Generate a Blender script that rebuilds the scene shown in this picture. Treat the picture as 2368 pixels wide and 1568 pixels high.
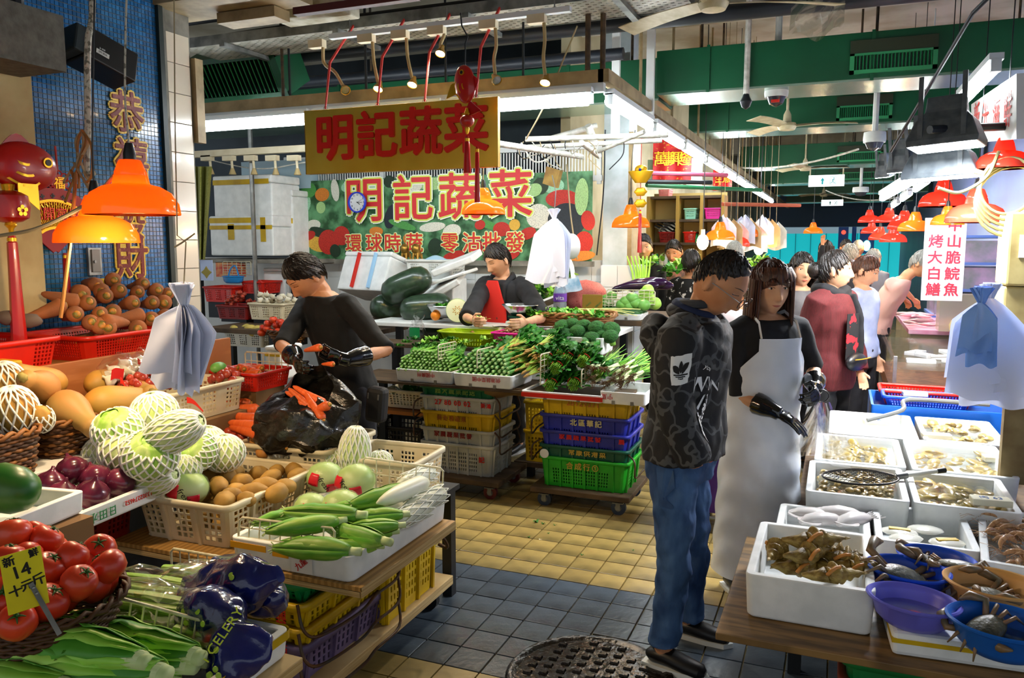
import bpy, math, random
from mathutils import Vector as V, Matrix, Euler, noise
PI = math.pi
R = random.Random(11)
SC = bpy.context.scene
COL = SC.collection
for o in list(bpy.data.objects): bpy.data.objects.remove(o)

# ---------------------------------------------------------------- camera
FPX, EYE, PITCH, YAW = 1842.0,1.75, math.radians(6.78), math.radians(22.3)
FW = V((-math.sin(YAW)*math.cos(PITCH), math.cos(YAW)*math.cos(PITCH),-math.sin(PITCH)))
RT = V((math.cos(YAW), math.sin(YAW),0)); UP = RT.cross(FW)
cd = bpy.data.cameras.new('camera'); cam = bpy.data.objects.new('camera', cd); COL.objects.link(cam)
cd.sensor_width = 36; cd.lens = 36*FPX/2368; cd.clip_start = .05; cd.clip_end = 200
cam.matrix_world = Matrix(((RT.x, UP.x, -FW.x, 0),(RT.y, UP.y, -FW.y, 0),(RT.z, UP.z, -FW.z, EYE),(0,0,0,1)))
SC.camera = cam
# ---------------------------------------------------------------- world, exposure
W = bpy.data.worlds.new('world'); SC.world = W; W.use_nodes = True
bg = W.node_tree.nodes['Background']; bg.inputs[0].default_value = (.86,.93,1,1); bg.inputs[1].default_value = .52
vs = SC.view_settings; vs.view_transform = 'Standard'; vs.look = 'None'; vs.gamma = 1; vs.exposure = 0.55; vs.use_curve_mapping = False
cy_ = SC.cycles; cy_.max_bounces = 7; cy_.diffuse_bounces = 3; cy_.glossy_bounces = 3; cy_.transmission_bounces = 5; cy_.transparent_max_bounces = 8; cy_.caustics_reflective = cy_.caustics_refractive = False

# ---------------------------------------------------------------- survey helpers: where a sight line of the photo meets a level or a plane
def ray(x, y): return FW + RT*((x-1184)/FPX) + UP*((784-y)/FPX)
def Z(x, y, z): d = ray(x, y); return d*((z-EYE)/d.z) + V((0,0, EYE))
def YY(x, y, Y): d = ray(x, y); return d*(Y/d.y) + V((0,0, EYE))
def XX(x, y, X): d = ray(x, y); return d*(X/d.x) + V((0,0, EYE))

# ---------------------------------------------------------------- materials
def lin(h):
 if not isinstance(h, str): return (*h[:3], 1)
 c = [int(h[i:i+2], 16)/255 for i in (0,2,4)]
 return (*[x/12.92 if x <= .04045 else ((x+.055)/1.055)**2.4 for x in c], 1)
MATS = {}
def mat(name, col, rough=.5, metal=0, col2=None, scale=6, lo=.35, hi=.65, bump=0, bscale=40, trans=0, alpha=1, emit=0, ecol=None, coat=0, sss=0, island=0, tex='noise', st=(1,1,1), ior=1.45, detail=4, distort=0):
 if name in MATS: return MATS[name]
 m = bpy.data.materials.new(name); m.use_nodes = True; MATS[name] = m
 nt = m.node_tree; N = nt.nodes; L = nt.links; b = N['Principled BSDF']
 I = b.inputs; c1 = lin(col)
 I['Base Color'].default_value = c1; I['Roughness'].default_value = rough; I['Metallic'].default_value = metal
 I['Transmission Weight'].default_value = trans; I['Alpha'].default_value = alpha; I['IOR'].default_value = ior
 I['Coat Weight'].default_value = coat
 if sss: I['Subsurface Weight'].default_value = sss; I['Subsurface Radius'].default_value = (.02,.008,.004); I['Subsurface Scale'].default_value = .5
 if emit: I['Emission Color'].default_value = lin(ecol or col); I['Emission Strength'].default_value = emit
 tc = N.new('ShaderNodeTexCoord'); mp = N.new('ShaderNodeMapping'); mp.inputs['Scale'].default_value = st
 L.new(tc.outputs['Object'], mp.inputs[0])
 def T(kind, sc):
  if kind == 'noise':
   t = N.new('ShaderNodeTexNoise'); t.inputs['Detail'].default_value = detail; t.inputs['Distortion'].default_value = distort; o = t.outputs[0]
  elif kind == 'wave':
   t = N.new('ShaderNodeTexWave'); t.inputs['Distortion'].default_value = distort or 2; t.inputs['Detail'].default_value = detail; o = t.outputs[1]
  elif kind == 'edge':
   t = N.new('ShaderNodeTexVoronoi'); t.feature = 'DISTANCE_TO_EDGE'; o = t.outputs[0]
  else:
   t = N.new('ShaderNodeTexVoronoi'); o = t.outputs[0]
  t.inputs['Scale'].default_value = sc; L.new(mp.outputs[0], t.inputs[0]); return o
 last = None
 if col2:
  r = N.new('ShaderNodeValToRGB'); r.color_ramp.elements[0].position = lo; r.color_ramp.elements[1].position = hi
  r.color_ramp.elements[0].color = c1; r.color_ramp.elements[1].color = lin(col2)
  L.new(T(tex, scale), r.inputs[0]); last = r.outputs[0]
 if island:
  g = N.new('ShaderNodeNewGeometry'); oi = N.new('ShaderNodeObjectInfo'); ad = N.new('ShaderNodeMath'); ad.operation = 'ADD'
  L.new(g.outputs['Random Per Island'], ad.inputs[0]); L.new(oi.outputs['Random'], ad.inputs[1])
  fr = N.new('ShaderNodeMath'); fr.operation = 'FRACT'; L.new(ad.outputs[0], fr.inputs[0])
  mr = N.new('ShaderNodeMapRange'); mr.inputs['To Min'].default_value = 1-island; mr.inputs['To Max'].default_value = 1+island; L.new(fr.outputs[0], mr.inputs[0])
  hs = N.new('ShaderNodeHueSaturation'); L.new(mr.outputs[0], hs.inputs['Value']); hs.inputs['Color'].default_value = c1
  if last: L.new(last, hs.inputs['Color'])
  last = hs.outputs[0]
 if last: L.new(last, I['Base Color'])
 if bump:
  bn = N.new('ShaderNodeBump'); bn.inputs['Strength'].default_value = min(1, bump); bn.inputs['Distance'].default_value = .01*max(1, bump)
  L.new(T('noise' if tex == 'edge' else tex, bscale), bn.inputs['Height']); L.new(bn.outputs[0], I['Normal'])
 return m

# ---------------------------------------------------------------- mesh builder
class B:
 def __init__(s): s.v = []; s.f = []; s.mi = []; s.k = 0
 def add(s, v, f, M=None):
  n = len(s.v); s.v += [tuple(M @ V(p)) if M else tuple(p) for p in v]
  s.f += [tuple(i+n for i in q) for q in f]; s.mi += [s.k]*len(f); return s
 def box(s, c, d, M=None, tap=1):
  x, y, z = (a/2 for a in d); c = V(c)
  p = [(-x*tap, -y*tap, -z),(x*tap, -y*tap, -z),(x*tap, y*tap, -z),(-x*tap, y*tap, -z),(-x, -y, z),(x, -y, z),(x, y, z),(-x, y, z)]
  T = Matrix.Translation(c) @ (M or Matrix.Identity(4))
  return s.add(p, [(3,2,1,0),(4,5,6,7),(0,1,5,4),(1,2,6,5),(2,3,7,6),(3,0,4,7)], T)
 def bx(s, a, b): a = V(a); b = V(b); return s.box((a+b)/2, [abs(x) for x in b-a])
 def loft(s, rings, c0=True, c1=True, closed=True, loop=False, M=None):
  n = len(rings[0]); v = [p for r in rings for p in r]; f = []; k = len(rings)
  for i in range(k if loop else k-1):
   j = (i+1) % k
   for a in range(n if closed else n-1):
    b = (a+1) % n; f.append((i*n+a, i*n+b, j*n+b, j*n+a))
  if c0 and not loop: f.append(tuple(reversed(range(n))))
  if c1 and not loop: f.append(tuple(range((k-1)*n, k*n)))
  return s.add(v, f, M)
 def tube(s, pts, r, n=8, close=False, caps=True, flat=1, up=None, M=None):
  P = [V(p) for p in pts]; k = len(P); rs = r if isinstance(r, (list, tuple)) else [r]*k
  rings = []; u = None
  for i in range(k):
   t = (P[(i+1) % k]-P[i-1]) if close else (P[min(i+1, k-1)]-P[max(i-1,0)])
   t = t.normalized() if t.length > 1e-9 else V((0,0,1))
   if u is None:
    u = V(up) if up else (V((0,0,1)) if abs(t.z) < .9 else V((1,0,0)))
   u = (u - t*u.dot(t)); u = u.normalized() if u.length > 1e-6 else t.orthogonal().normalized()
   w = t.cross(u)
   rings.append([P[i] + (w*math.cos(2*PI*a/n) + u*math.sin(2*PI*a/n)*flat)*rs[i] for a in range(n)])
  return s.loft(rings, caps, caps, loop=close, M=M)
 def lathe(s, prof, n=20, M=None, fn=None, sx=1, sy=1):
  rings = []
  for r, z in prof:
   r = max(r, 1e-4)
   rings.append([((fn(a*2*PI/n, z) if fn else 1)*r*math.cos(a*2*PI/n)*sx, (fn(a*2*PI/n, z) if fn else 1)*r*math.sin(a*2*PI/n)*sy, z) for a in range(n)])
  return s.loft(rings, M=M)
 def ell(s, c, r, nu=16, nv=10, fn=None, M=None):
  c = V(c); r = (r, r, r) if not isinstance(r, (tuple, list, V)) else r; v = []; f = []
  for j in range(nv+1):
   t = PI*j/nv
   for i in range(nu if 0 < j < nv else 1):
    d = V((math.sin(t)*math.cos(2*PI*i/nu), math.sin(t)*math.sin(2*PI*i/nu), math.cos(t))); k = fn(d) if fn else 1
    v.append((c.x+d.x*r[0]*k, c.y+d.y*r[1]*k, c.z+d.z*r[2]*k))
  g = lambda j, i: 0 if j == 0 else (len(v)-1 if j == nv else 1+(j-1)*nu+i % nu)
  for j in range(nv):
   for i in range(nu):
    q = []
    for a in (g(j, i), g(j+1, i), g(j+1, i+1), g(j, i+1)):
     if a not in q: q.append(a)
    f.append(tuple(q))
  return s.add(v, f, M)
 def prism(s, poly, h, M=None):
  n = len(poly); return s.loft([[(x, y, 0) for x, y in poly], [(x, y, h) for x, y in poly]], M=M)
 def grid(s, nu, nv, fn, th=0, M=None):      # sheet fn(u,v); th>0 gives it thickness
  v = [V(fn(i/nu, j/nv)) for j in range(nv+1) for i in range(nu+1)]; w = nu+1
  f = [(j*w+i, j*w+i+1,(j+1)*w+i+1,(j+1)*w+i) for j in range(nv) for i in range(nu)]
  if not th: return s.add(v, f, M)
  nr = [V() for _ in v]
  for q in f:
   k = (v[q[2]]-v[q[0]]).cross(v[q[3]]-v[q[1]])
   for i in q: nr[i] += k
  m = len(v); v2 = [p - (k.normalized() if k.length else k)*th for p, k in zip(v, nr)]
  f2 = [tuple(i+m for i in reversed(q)) for q in f]
  bd = [j*w for j in range(nv, 0,-1)] + list(range(nu)) + [j*w+nu for j in range(nv)] + [nv*w+i for i in range(nu, 0,-1)]
  f3 = [(bd[(i+1) % len(bd)], bd[i], bd[i]+m, bd[(i+1) % len(bd)]+m) for i in range(len(bd))]
  return s.add(v+v2, f+f2+f3, M)
 def mesh(s, name, mats, smooth=True):
  me = bpy.data.meshes.new(name); me.from_pydata(s.v, [], s.f)
  for m in (mats if isinstance(mats, (list, tuple)) else [mats]): me.materials.append(m)
  if any(s.mi): me.polygons.foreach_set('material_index', s.mi)
  if smooth: me.polygons.foreach_set('use_smooth', [True]*len(me.polygons))
  me.update(); return me
 def obj(s, name, mats, parent=None, smooth=True, bevel=0, **kw):
  return link(name, s.mesh(name, mats, smooth), parent, bevel=bevel, auto=smooth, **kw)
def tag(o, label=None, cat=None, group=None, kind=None):
 for k, x in (('label', label),('category', cat),('group', group),('kind', kind)):
  if x: o[k] = x
 return o
def link(name, me, parent=None, loc=None, rot=None, scale=None, bevel=0, auto=True, label=None, cat=None, group=None, kind=None):
 o = bpy.data.objects.new(name, me); COL.objects.link(o); o.parent = parent
 if loc is not None: o.location = loc
 if rot is not None: o.rotation_euler = rot
 if scale is not None: o.scale = (scale,)*3 if isinstance(scale, (int, float)) else scale
 if bevel:
  m = o.modifiers.new('bevel', 'BEVEL'); m.width = bevel; m.segments = 2; m.limit_method = 'ANGLE'
 if me and auto:
  try: me.set_sharp_from_angle(angle=.7)
  except Exception: pass
 return tag(o, label, cat, group, kind)
def thing(name, label, cat, loc=(0,0,0), rotz=0, group=None, rot=None, scale=None):
 return link(name, None, None, loc, rot or (0,0, rotz), scale, label=label, cat=cat, group=group)
def struct(name, b, m, parent=None, smooth=False, bevel=0): return b.obj(name, m, parent, smooth, bevel, kind=None if parent else 'structure')
def put(P, label, cat, loc, rot=(0,0,0), scale=None, group=None):
 # P = (kind name, [(part name, mesh, [(sub name, mesh)])...]); a thing of one mesh has a single nameless part
 nm, parts = P
 if len(parts) == 1 and not parts[0][0]: return link(nm, parts[0][1], None, loc, rot, scale, label=label, cat=cat, group=group)
 t = thing(nm, label, cat, loc, rot=rot, group=group, scale=scale)
 for p in parts:
  o = link(p[0], p[1], t, auto=False)
  for q in (p[2] if len(p) > 2 else ()): link(q[0], q[1], o, auto=False)
 return t
def adopt(o, par):                                # make a piece built in world space a part of its thing
 o.parent = par; o.matrix_parent_inverse = (Matrix.Translation(par.location) @ par.rotation_euler.to_matrix().to_4x4()).inverted()
 for k in ('category', 'group', 'label'):
  if k in o: del o[k]
 return o
def rz(a): return Matrix.Rotation(a, 4, 'Z')
def rx(a): return Matrix.Rotation(a, 4, 'X')
def ry(a): return Matrix.Rotation(a, 4, 'Y')
def tr(*p): return Matrix.Translation(V(p[0] if len(p) == 1 else p))
def sm(M, *a): return M @ Matrix.Diagonal((*a, 1))
def along(a, b):                                  # frame with x along a->b and origin at a
 d = (V(b)-V(a)).normalized(); return Matrix.Translation(V(a)) @ d.to_track_quat('X', 'Z').to_matrix().to_4x4()
def arc(p, q, sag, n=10):                         # hanging line
 p = V(p); q = V(q); return [p.lerp(q, i/n) - V((0,0, sag*4*(i/n)*(1-i/n))) for i in range(n+1)]
def bez(pts, n=6):                                # smooth path through points (Catmull-Rom)
 P = [V(p) for p in pts]; P = [P[0]*2-P[1]]+P+[P[-1]*2-P[-2]]; out = []
 for i in range(1, len(P)-2):
  a, b, c, d = P[i-1:i+3]
  for k in range(n):
   t = k/n; out.append(.5*((2*b)+(c-a)*t+(2*a-5*b+4*c-d)*t*t+(3*b-a-3*c+d)*t**3))
 return out+[P[-2]]
def textmesh(name, s, size, ext, m, off=0, align='CENTER', space=1.0, shear=0):
 c = bpy.data.curves.new(name, 'FONT'); c.body = s; c.size = size; c.extrude = ext; c.resolution_u = 2
 c.align_x = align; c.align_y = 'CENTER'; c.space_character = space; c.shear = shear
 o = bpy.data.objects.new(name, c); me = bpy.data.meshes.new_from_object(o); bpy.data.objects.remove(o); me.name = name
 if off:                                       # bolder lettering: the outline drawn round itself
  v = [p.co.copy() for p in me.vertices]; f = [tuple(p.vertices) for p in me.polygons]; b = B()
  for i in range(9): b.add(v, f, tr(off*math.cos(i*PI/4), off*math.sin(i*PI/4),-.0003*i) if i < 8 else tr(0,0,.0004))
  return b.mesh(name, m, False)
 me.materials.clear(); me.materials.append(m); return me
def text(name, s, size, m, parent=None, M=None, ext=.001, off=0, **kw):   # flat lettering; local x right, y up, z towards the reader
 o = link(name, textmesh(name, s, size, ext, m, off, **kw), parent, auto=False)
 if M is not None: o.matrix_local = M
 return o
FRONT = rx(PI/2)                                  # lettering that faces -Y
SIDE = rz(PI/2) @ rx(PI/2)                        # lettering that faces +X
# ================================================================ the setting
m_grout = mat('grout', '2a2620', .7)
m_tiley = mat('tile yellow', 'ab9254', .38, col2='6e5e34', scale=3.5, island=.12, bump=.15, bscale=25, coat=.15)
m_tileb = mat('tile slate', '4c5762', .3, col2='313a43', scale=4, island=.14, bump=.2, bscale=30, coat=.2)
m_concrete = mat('concrete', '8f8b80', .8, col2='5e5b52', scale=5, bump=.3)
m_ceil = mat('ceiling paint', 'b9b3a2', .85, col2='8f8670', scale=1.5)
m_white = mat('white paint', 'e4e6e4', .5, col2='cfd2d0', scale=3)
m_wtile = mat('white glazed tile', 'dfe3e2', .12, island=.05, coat=.3)
m_ctile = mat('cream glazed tile', 'd9cdb9', .15, island=.05, coat=.3)
m_green = mat('duct green', '085232', .4, col2='064428', scale=2)
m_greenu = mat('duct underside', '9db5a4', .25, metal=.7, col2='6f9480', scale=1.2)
m_dark = mat('dark metal', '23262a', .5, metal=.4)
m_black = mat('black plastic', '121214', .4)
m_steel = mat('galvanised steel', '9a9c9a', .4, metal=.8, col2='6d6f6e', scale=9)
m_beam = mat('painted beam', 'a58f68', .6, col2='7d6a48', scale=7)
m_tube = mat('tube light', 'ffffff', emit=34, ecol='f2fbff')
m_fit = mat('lamp fitting', 'd6dde0', .4)
m_pipe = mat('dark pipe', '20262f', .45, col2='14181d', scale=3)
m_mosaic = mat('blue mosaic', '1f63a8', .22, col2='2f6f9e', scale=1.2, island=.3, coat=.2)

# floor slab and its tiles
fl = struct('floor', B().box((0,14,-.05),(16,36,.09)), mat('floor far', 'a58c52', .4, col2='6e6238', scale=6))
tb = B().box((0,0,0),(.158,.158,.012)); tms = [tb.mesh('tile', m_tiley, False), tb.mesh('tile', m_tileb, False)]
TS = .165
for i in range(-8,8):
 for j in range(-6,11):
  x = -1.128+(i+.5)*TS; y = 3.79+(j+.5)*TS
  if x > .12: continue
  if (x+.86)**2+(y-2.93)**2 < .3**2: continue
  o = link('tile', tms[j < 0], fl, (x, y, R.uniform(-.0007,.0007)), auto=False, bevel=.0015)
far = B()
for i in range(-24,12):
 for j in range(-8,60):
  if -8 <= i < 8 and -6 <= j < 11 and -1.128+(i+.5)*TS <= .12: continue
  if not (-26 < i < 14): continue
  far.box((-1.128+(i+.5)*TS, 3.79+(j+.5)*TS, 0),(.158,.158,.012))
far.obj('distant_tiles', m_tiley, fl, False, kind='stuff')
# manhole cover
mc = thing('manhole_cover', 'wet round cast-iron manhole cover with raised lugs in the slate floor', 'manhole cover', (-.86,2.93,.006))
m_iron = mat('wet iron', '15120e', .18, metal=.6, col2='2b2115', scale=14, bump=.5, bscale=30)
B().lathe([(.30,0),(.315,.012),(.335,.014),(.345,.004),(.345,0)], 48).obj('ring', m_iron, mc)
B().lathe([(.3,0),(.3,.006),(.0,.007)], 48).obj('cover', m_iron, mc)
lug = B().box((0,0,.0105),(.03,.02,.009), tap=1.3).mesh('lug', m_iron, False)
for i in range(-4,5):
 for j in range(-4,5):
  if i*i+j*j < 19 and not (abs(i) < 3 and -3 < j < 0): link('lug', lug, mc, (i*.062, j*.062+(i % 2)*.02,0), auto=False)
text('raised_lettering', 'S.W.D.', .09, m_iron, mc, tr(0,-.08,.009), ext=.004)
# leafy scraps dropped on the tiles
m_scrap = mat('leaf scrap', '2f6b1c', .6)
scrap = B().grid(4,2, lambda u, v: ((u-.5)*.05,(v-.5)*.02*(1-abs(2*u-1)),.008+.008*math.sin(u*9)),.001).mesh('leaf_scrap', m_scrap)
for px, py, s in ((1240,1208,1.3),(1256,1212,.8),(1268,1234,.5),(1283,1215,.6),(1346,1284,.6),(1464,1273,.4),(1223,1243,.6)):
 link('leaf_scrap', scrap, None, Z(px, py, .006),(0,0, R.uniform(0,6)), s, auto=False, label='torn green leaf scrap dropped on the yellow floor tiles', cat='leaf', group='leaf scraps on the floor')

# ceiling slab
struct('ceiling', B().box((-1,16,4.25),(18,40,.2)), m_ceil)
cb = struct('trim_1', B().box((0,11,3.98),(18,.5,.42)), m_ceil)
for k, Y in enumerate((3.0,7.8,15.5,19.5,23.5)): struct('trim_%d' % (k+2), B().box((-1, Y, 4.0),(16,.35,.36)), m_ceil)

# left wall: mosaic on concrete
WX = -4.0
wl = struct('wall_left', B().bx((WX-.2,-1.5,0),(WX, 3.93,4.2)), mat('mosaic grout', '6f6a5c', .8))
t = .0268; ms = B().box((0,0,0),(.006,.0226,.0226)).mesh('mosaic_tile', m_mosaic, False); mo = B(); n = 0
for j in range(20,100):
 for i in range(0,56):
  y = 3.915-(i+.5)*t; z = 1.12+(j-14)*t
  if z > 3.4: continue
  if i >= 36 and 30 <= j < 45 and n < 300: link('mosaic_tile', ms, wl, (WX+.002, y, z), auto=False); n += 1
  else: mo.box((WX+.002, y, z),(.006,.0226,.0226))
mo.obj('mosaic_field', m_mosaic, wl, False, kind='stuff')
# pillar at the end of the wall with a dark strip and one column of cream tiles
pl = struct('wall_pillar', B().bx((WX-.25,3.93,0),(WX-.004,4.2,4.2)), m_concrete)
struct('corner_strip', B().bx((WX-.02,3.915,.9),(WX+.03,3.95,4.2)), mat('dark green strip', '15231f', .5), pl)
struct('corner_bead', B().bx((WX-.02,3.95,.9),(WX+.012,3.985,4.2)), m_concrete, pl)
ct = B().box((0,0,0),(.012,.19,.183)).mesh('pillar_tile', m_ctile, False)
for k in range(13): link('pillar_tile', ct, pl, (WX+.002,4.085,.75+k*.187), auto=False, bevel=.002)
struct('cable_casing', B().bx((WX-.01,4.2,2.42),(WX+.035,4.27,2.96)), m_beam, pl)

# front and side lighting frame of the main stall
BX, BY = -1.43,5.0
fr = struct('beam_front', B().bx((-5.0, BY, 2.765),(BX, BY+.07,2.845)), m_beam)
struct('beam_side', B().bx((BX-.035, BY, 2.765),(BX+.035,24,2.845)), m_beam)
struct('light_channel_front', B().bx((-5.0, BY+.005,2.71),(BX, BY+.06,2.765)), m_fit, fr)
def tube_light(a, b, label, group, r=.032, name='tube_light', hang=0):
 a = V(a); b = V(b); L = (b-a).length; d = (b-a)/L
 t = thing(name, label, 'light', a, rot=along(a, b).to_euler(), group=group)
 B().tube([(.03,0,-.03),(L-.03,0,-.03)], r, 12).obj('tube', m_tube, t)
 bb = B(); bb.box((L/2,0,.025),(L, .07,.035)); bb.obj('channel', m_fit, t, False)
 for x in (.015, L-.015): B().box((x, 0,-.02),(.03,.05,.07)).obj('end_cap', m_fit, t, False)
 for x in ((.2, L-.2) if hang else ()): B().tube([(x, 0,.04),(x, 0, hang)], .006,5).obj('hanger', m_fit, t)
 return t
xs = [-4.72,-3.62,-2.53,-1.47]; wh = ('nearest the tiled pillar', 'behind the gold sign', 'meeting the corner of the frame')
for k in range(3): tube_light((xs[k]+.02, BY-.03,2.69),(xs[k+1]-.02, BY-.03,2.69), 'bright fluorescent tube on the front stall beam, ' + wh[k], 'tubes on the front beam', .04)
nth = ('first', 'second', 'third', 'fourth', 'fifth', 'sixth', 'seventh', 'eighth', 'ninth', 'tenth', 'eleventh')
y = 5.06
for k in range(10):
 tube_light((BX+.02, y, 2.69),(BX+.02, y+1.2,2.69), 'fluorescent tube under the aisle beam, %s from the stall corner' % nth[k], 'tubes along the aisle beam', .036); y += 1.32
# rods that hang the frame and ducts
m_rust = mat('rusty rod', '5a4630', .7, col2='2f261c', scale=14)
def rod(x, y, z0, z1, r, m, nm='hanger_rod', lab='thin rusty hanger rod reaching up to the ceiling slab', g='hanger rods under the ceiling'):
 return B().tube([(x, y, z0),(x, y, z1)], r, 6).obj(nm, m, label=lab, cat='rod', group=g)
for px, py, Y, r, m in ((652,130,5.02,.012, m_rust),(668,130,5.03,.009, m_dark),(1360,60,5.02,.018, m_rust),(1395,55,5.04,.018, m_rust),(1030,95,5.03,.008, m_dark),(845,120,5.03,.01, m_dark),(1210,80,5.03,.008, m_dark)):
 p = YY(px, py, Y); rod(p.x, Y, 2.85,4.15, r, m)
for Y in (6.0,7.2,8.6,9.4,10.4,11.2,12.6,13.6,15,17,19): rod(BX, Y, 2.84,4.15,.012, m_beam)
for px, Y in ((1425,6.2),(1505,6.25)):
 p = YY(px, 150, Y); struct('hanger_post', B().bx((p.x-.03, Y-.02,2.6),(p.x+.03, Y+.02,4.15)), m_white)['kind'] = 'structure'

# green air ducts crossing the hall
def duct(Y, x0, x1, k, vents=()):
 d = B().bx((x0, Y, 2.93),(x1, Y+.55,3.25)); o = struct('wall_duct_%d' % k, d, m_green, None, False, .004)
 o.name = 'air_duct'; tag(o, 'dark green sheet-metal air duct crossing the hall, %s from the front' % nth[k], 'duct', 'green air ducts'); o['kind'] = 'thing'; del o['kind']
 B().bx((x0+.01, Y+.01,2.915),(x1-.01, Y+.54,2.93)).obj('underside', m_greenu, o, False)
 for x in (x0+.3,(x0+x1)/2, x1-.3): B().tube([(x, Y+.275,3.25),(x, Y+.275,4.15)], .012,6).obj('hanger', m_rust, o)
 x = x0+.4
 while x < x1:
  B().bx((x-.012, Y-.012,2.91),(x+.012, Y, 3.26)).obj('flange', m_green, o, False); x += 1.15
 for vx, vw in vents:
  v = B(); v.bx((vx-vw/2, Y-.03,2.96),(vx+vw/2, Y, 2.985)).bx((vx-vw/2, Y-.03,3.085),(vx+vw/2, Y, 3.1)).bx((vx-vw/2, Y-.03,2.96),(vx-vw/2+.03, Y, 3.1)).bx((vx+vw/2-.03, Y-.03,2.96),(vx+vw/2, Y, 3.1))
  g = v.obj('vent', mat('vent frame', '2f8a58', .4), o, False)
  B().bx((vx-vw/2, Y-.025,3.1),(vx+vw/2, Y, 3.19)).obj('vent_hood', mat('vent hood', '26301c', .6), o, False)
  B().bx((vx-vw/2+.03, Y-.004,2.985),(vx+vw/2-.03, Y+.001,3.085)).obj('vent_back', m_black, g, False)
  ns = 22; sl = B().box((0,0,0),(.004,.022,.1)).mesh('slat', mat('vent slat', '1f7a4a', .5), False)
  for i in range(ns): link('slat', sl, g, (vx-vw/2+.04+(vw-.08)*i/(ns-1), Y-.015,3.035),(0,0,.5), auto=False)
 return o
duct(6.4,-1.4,1.75,0,((.28,.56),)); duct(8.7,-1.55,1.75,1,((.15,.5),)); duct(13,-1.5,1.75,2,((.2,.62),)); duct(16.6,-1.5,1.75,3,((.25,.7),)); duct(20.2,-1.5,1.75,4); duct(24.2,-1.5,1.75,5)
ld = duct(6.62,-7.2,-1.42,6); ld['label'] = 'green air duct above the vegetable stall behind the cable tray'
# slanted vent box at the left under the tray
vb = thing('air_vent', 'slanted green air vent with dark louvres above the left pillar', 'vent', (-4.55,5.35,2.93), rot=(.55,0,0))
B().bx((-.47,-.04,0),(.47,.0,.04)).bx((-.47,-.04,.31),(.47,0,.35)).bx((-.47,-.04,0),(-.4,0,.35)).bx((.4,-.04,0),(.47,0,.35)).obj('frame', m_green, vb, False)
B().bx((-.46,0,.0),(.46,.3,.34)).obj('housing', m_green, vb, False)
sl = B().box((0,0,.175),(.006,.03,.28)).mesh('slat', mat('vent slat', '1f7a4a', .5), False)
for i in range(19): link('slat', sl, vb, (-.38+i*.0422,-.02,0),(0,0,.5), auto=False)
B().bx((-.42,-.004,.02),(.42,.002,.33)).obj('vent_back', m_black, vb, False)

# dark service pipes and conduits under the slab
for k, (a, b, r, lab) in enumerate((((-5.2,5.55,3.28),(1.8,5.75,3.3),.055, 'thick dark pipe running under the ceiling just behind the cable tray'),((-5.5,5.9,3.16),(-1.55,5.95,3.15),.045, 'dark capped pipe with valves above the gold sign'),
  ((-5.2,4.9,3.45),(1.8,5.0,3.55),.05, 'dark pipe close above the perforated cable tray'),((-.4,4.3,3.42),(1.9,4.6,3.45),.06, 'black pipe crossing the top right corner'))):
 B().tube([a, V(a).lerp(V(b),.5)+V((0,0,-.01)), b], r, 12).obj('service_pipe', m_pipe, label=lab, cat='pipe', group='service pipes')
# perforated cable tray: sheet with real slots
def tray(a, b, w, label, nx, ny):
 t = thing('cable_tray', label, 'cable tray', a, rot=along(a, b).to_euler()); L = (V(b)-V(a)).length
 g = B(); v = []; f = []
 ux = [0]; 
 for i in range(nx): ux += [L*(i+.2)/nx, L*(i+.75)/nx]
 ux.append(L); uy = [0]
 for j in range(ny): uy += [w*(j+.33)/ny, w*(j+.67)/ny]
 uy.append(w)
 for y in uy: v += [(x, y, 0) for x in ux]
 n = len(ux)
 for j in range(len(uy)-1):
  for i in range(n-1):
   if not (i % 2 and j % 2 and (i//2+j//2) % 2 == 0): f.append((j*n+i, j*n+i+1,(j+1)*n+i+1,(j+1)*n+i))
 g.add(v, f); g.obj('perforated_sheet', mat('tray sheet', 'b9b8ad', .5, metal=.2, col2='8b897c', scale=6), t, False)
 for y in (0, w): B().box((L/2, y, .03),(L, .006,.07)).obj('side_rail', m_steel, t, False)
 for k in range(4): B().box((L*(.12+.26*k), w/2,-.02),(.045, w+.1,.03)).obj('cross_bar', m_steel, t, False)
 return t
tray((-4.6,4.72,3.19),(-.9,4.72,3.19),.44, 'perforated white cable tray running across above the gold sign', 92,16)
tray((-2.9,3.55,3.22),(-1.2,3.5,3.24),.3, 'short perforated tray at the top edge of the picture', 40,10)
for k in range(5):
 B().tube(arc((-4.7,4.8+k*.07,3.25+.02*k),(-1.0,4.8+k*.07,3.26+.015*k),-.03+.012*k, 14),.016,6).obj('cable', m_black, label='black cable lying in the long cable tray', cat='cable', group='cables in the tray')
B().bx((-2.95,3.9,3.05),(-2.15,3.95,3.09)).obj('maroon_bar', mat('maroon paint', '4a1512', .6), label='short maroon steel bar below the top cable tray', cat='bar')
B().bx((-3.5,4.4,3.2),(-2.95,4.6,3.34)).obj('junction_box', mat('grubby white', 'b9b4a2', .7, col2='8a8064', scale=9), smooth=False, bevel=.01, label='grubby white junction box above the cable tray', cat='box')
B().bx((-4.7,3.9,3.22),(-3.1,4.3,3.4)).obj('ceiling_beam', m_beam, smooth=False, label='brown boxed beam crossing the top left of the hall', cat='beam')
B().bx((-3.75,4.18,3.15),(-3.3,4.33,3.215)).obj('beam_bracket', m_beam, smooth=False, label='pale bracket under the brown boxed beam', cat='bracket')

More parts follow.
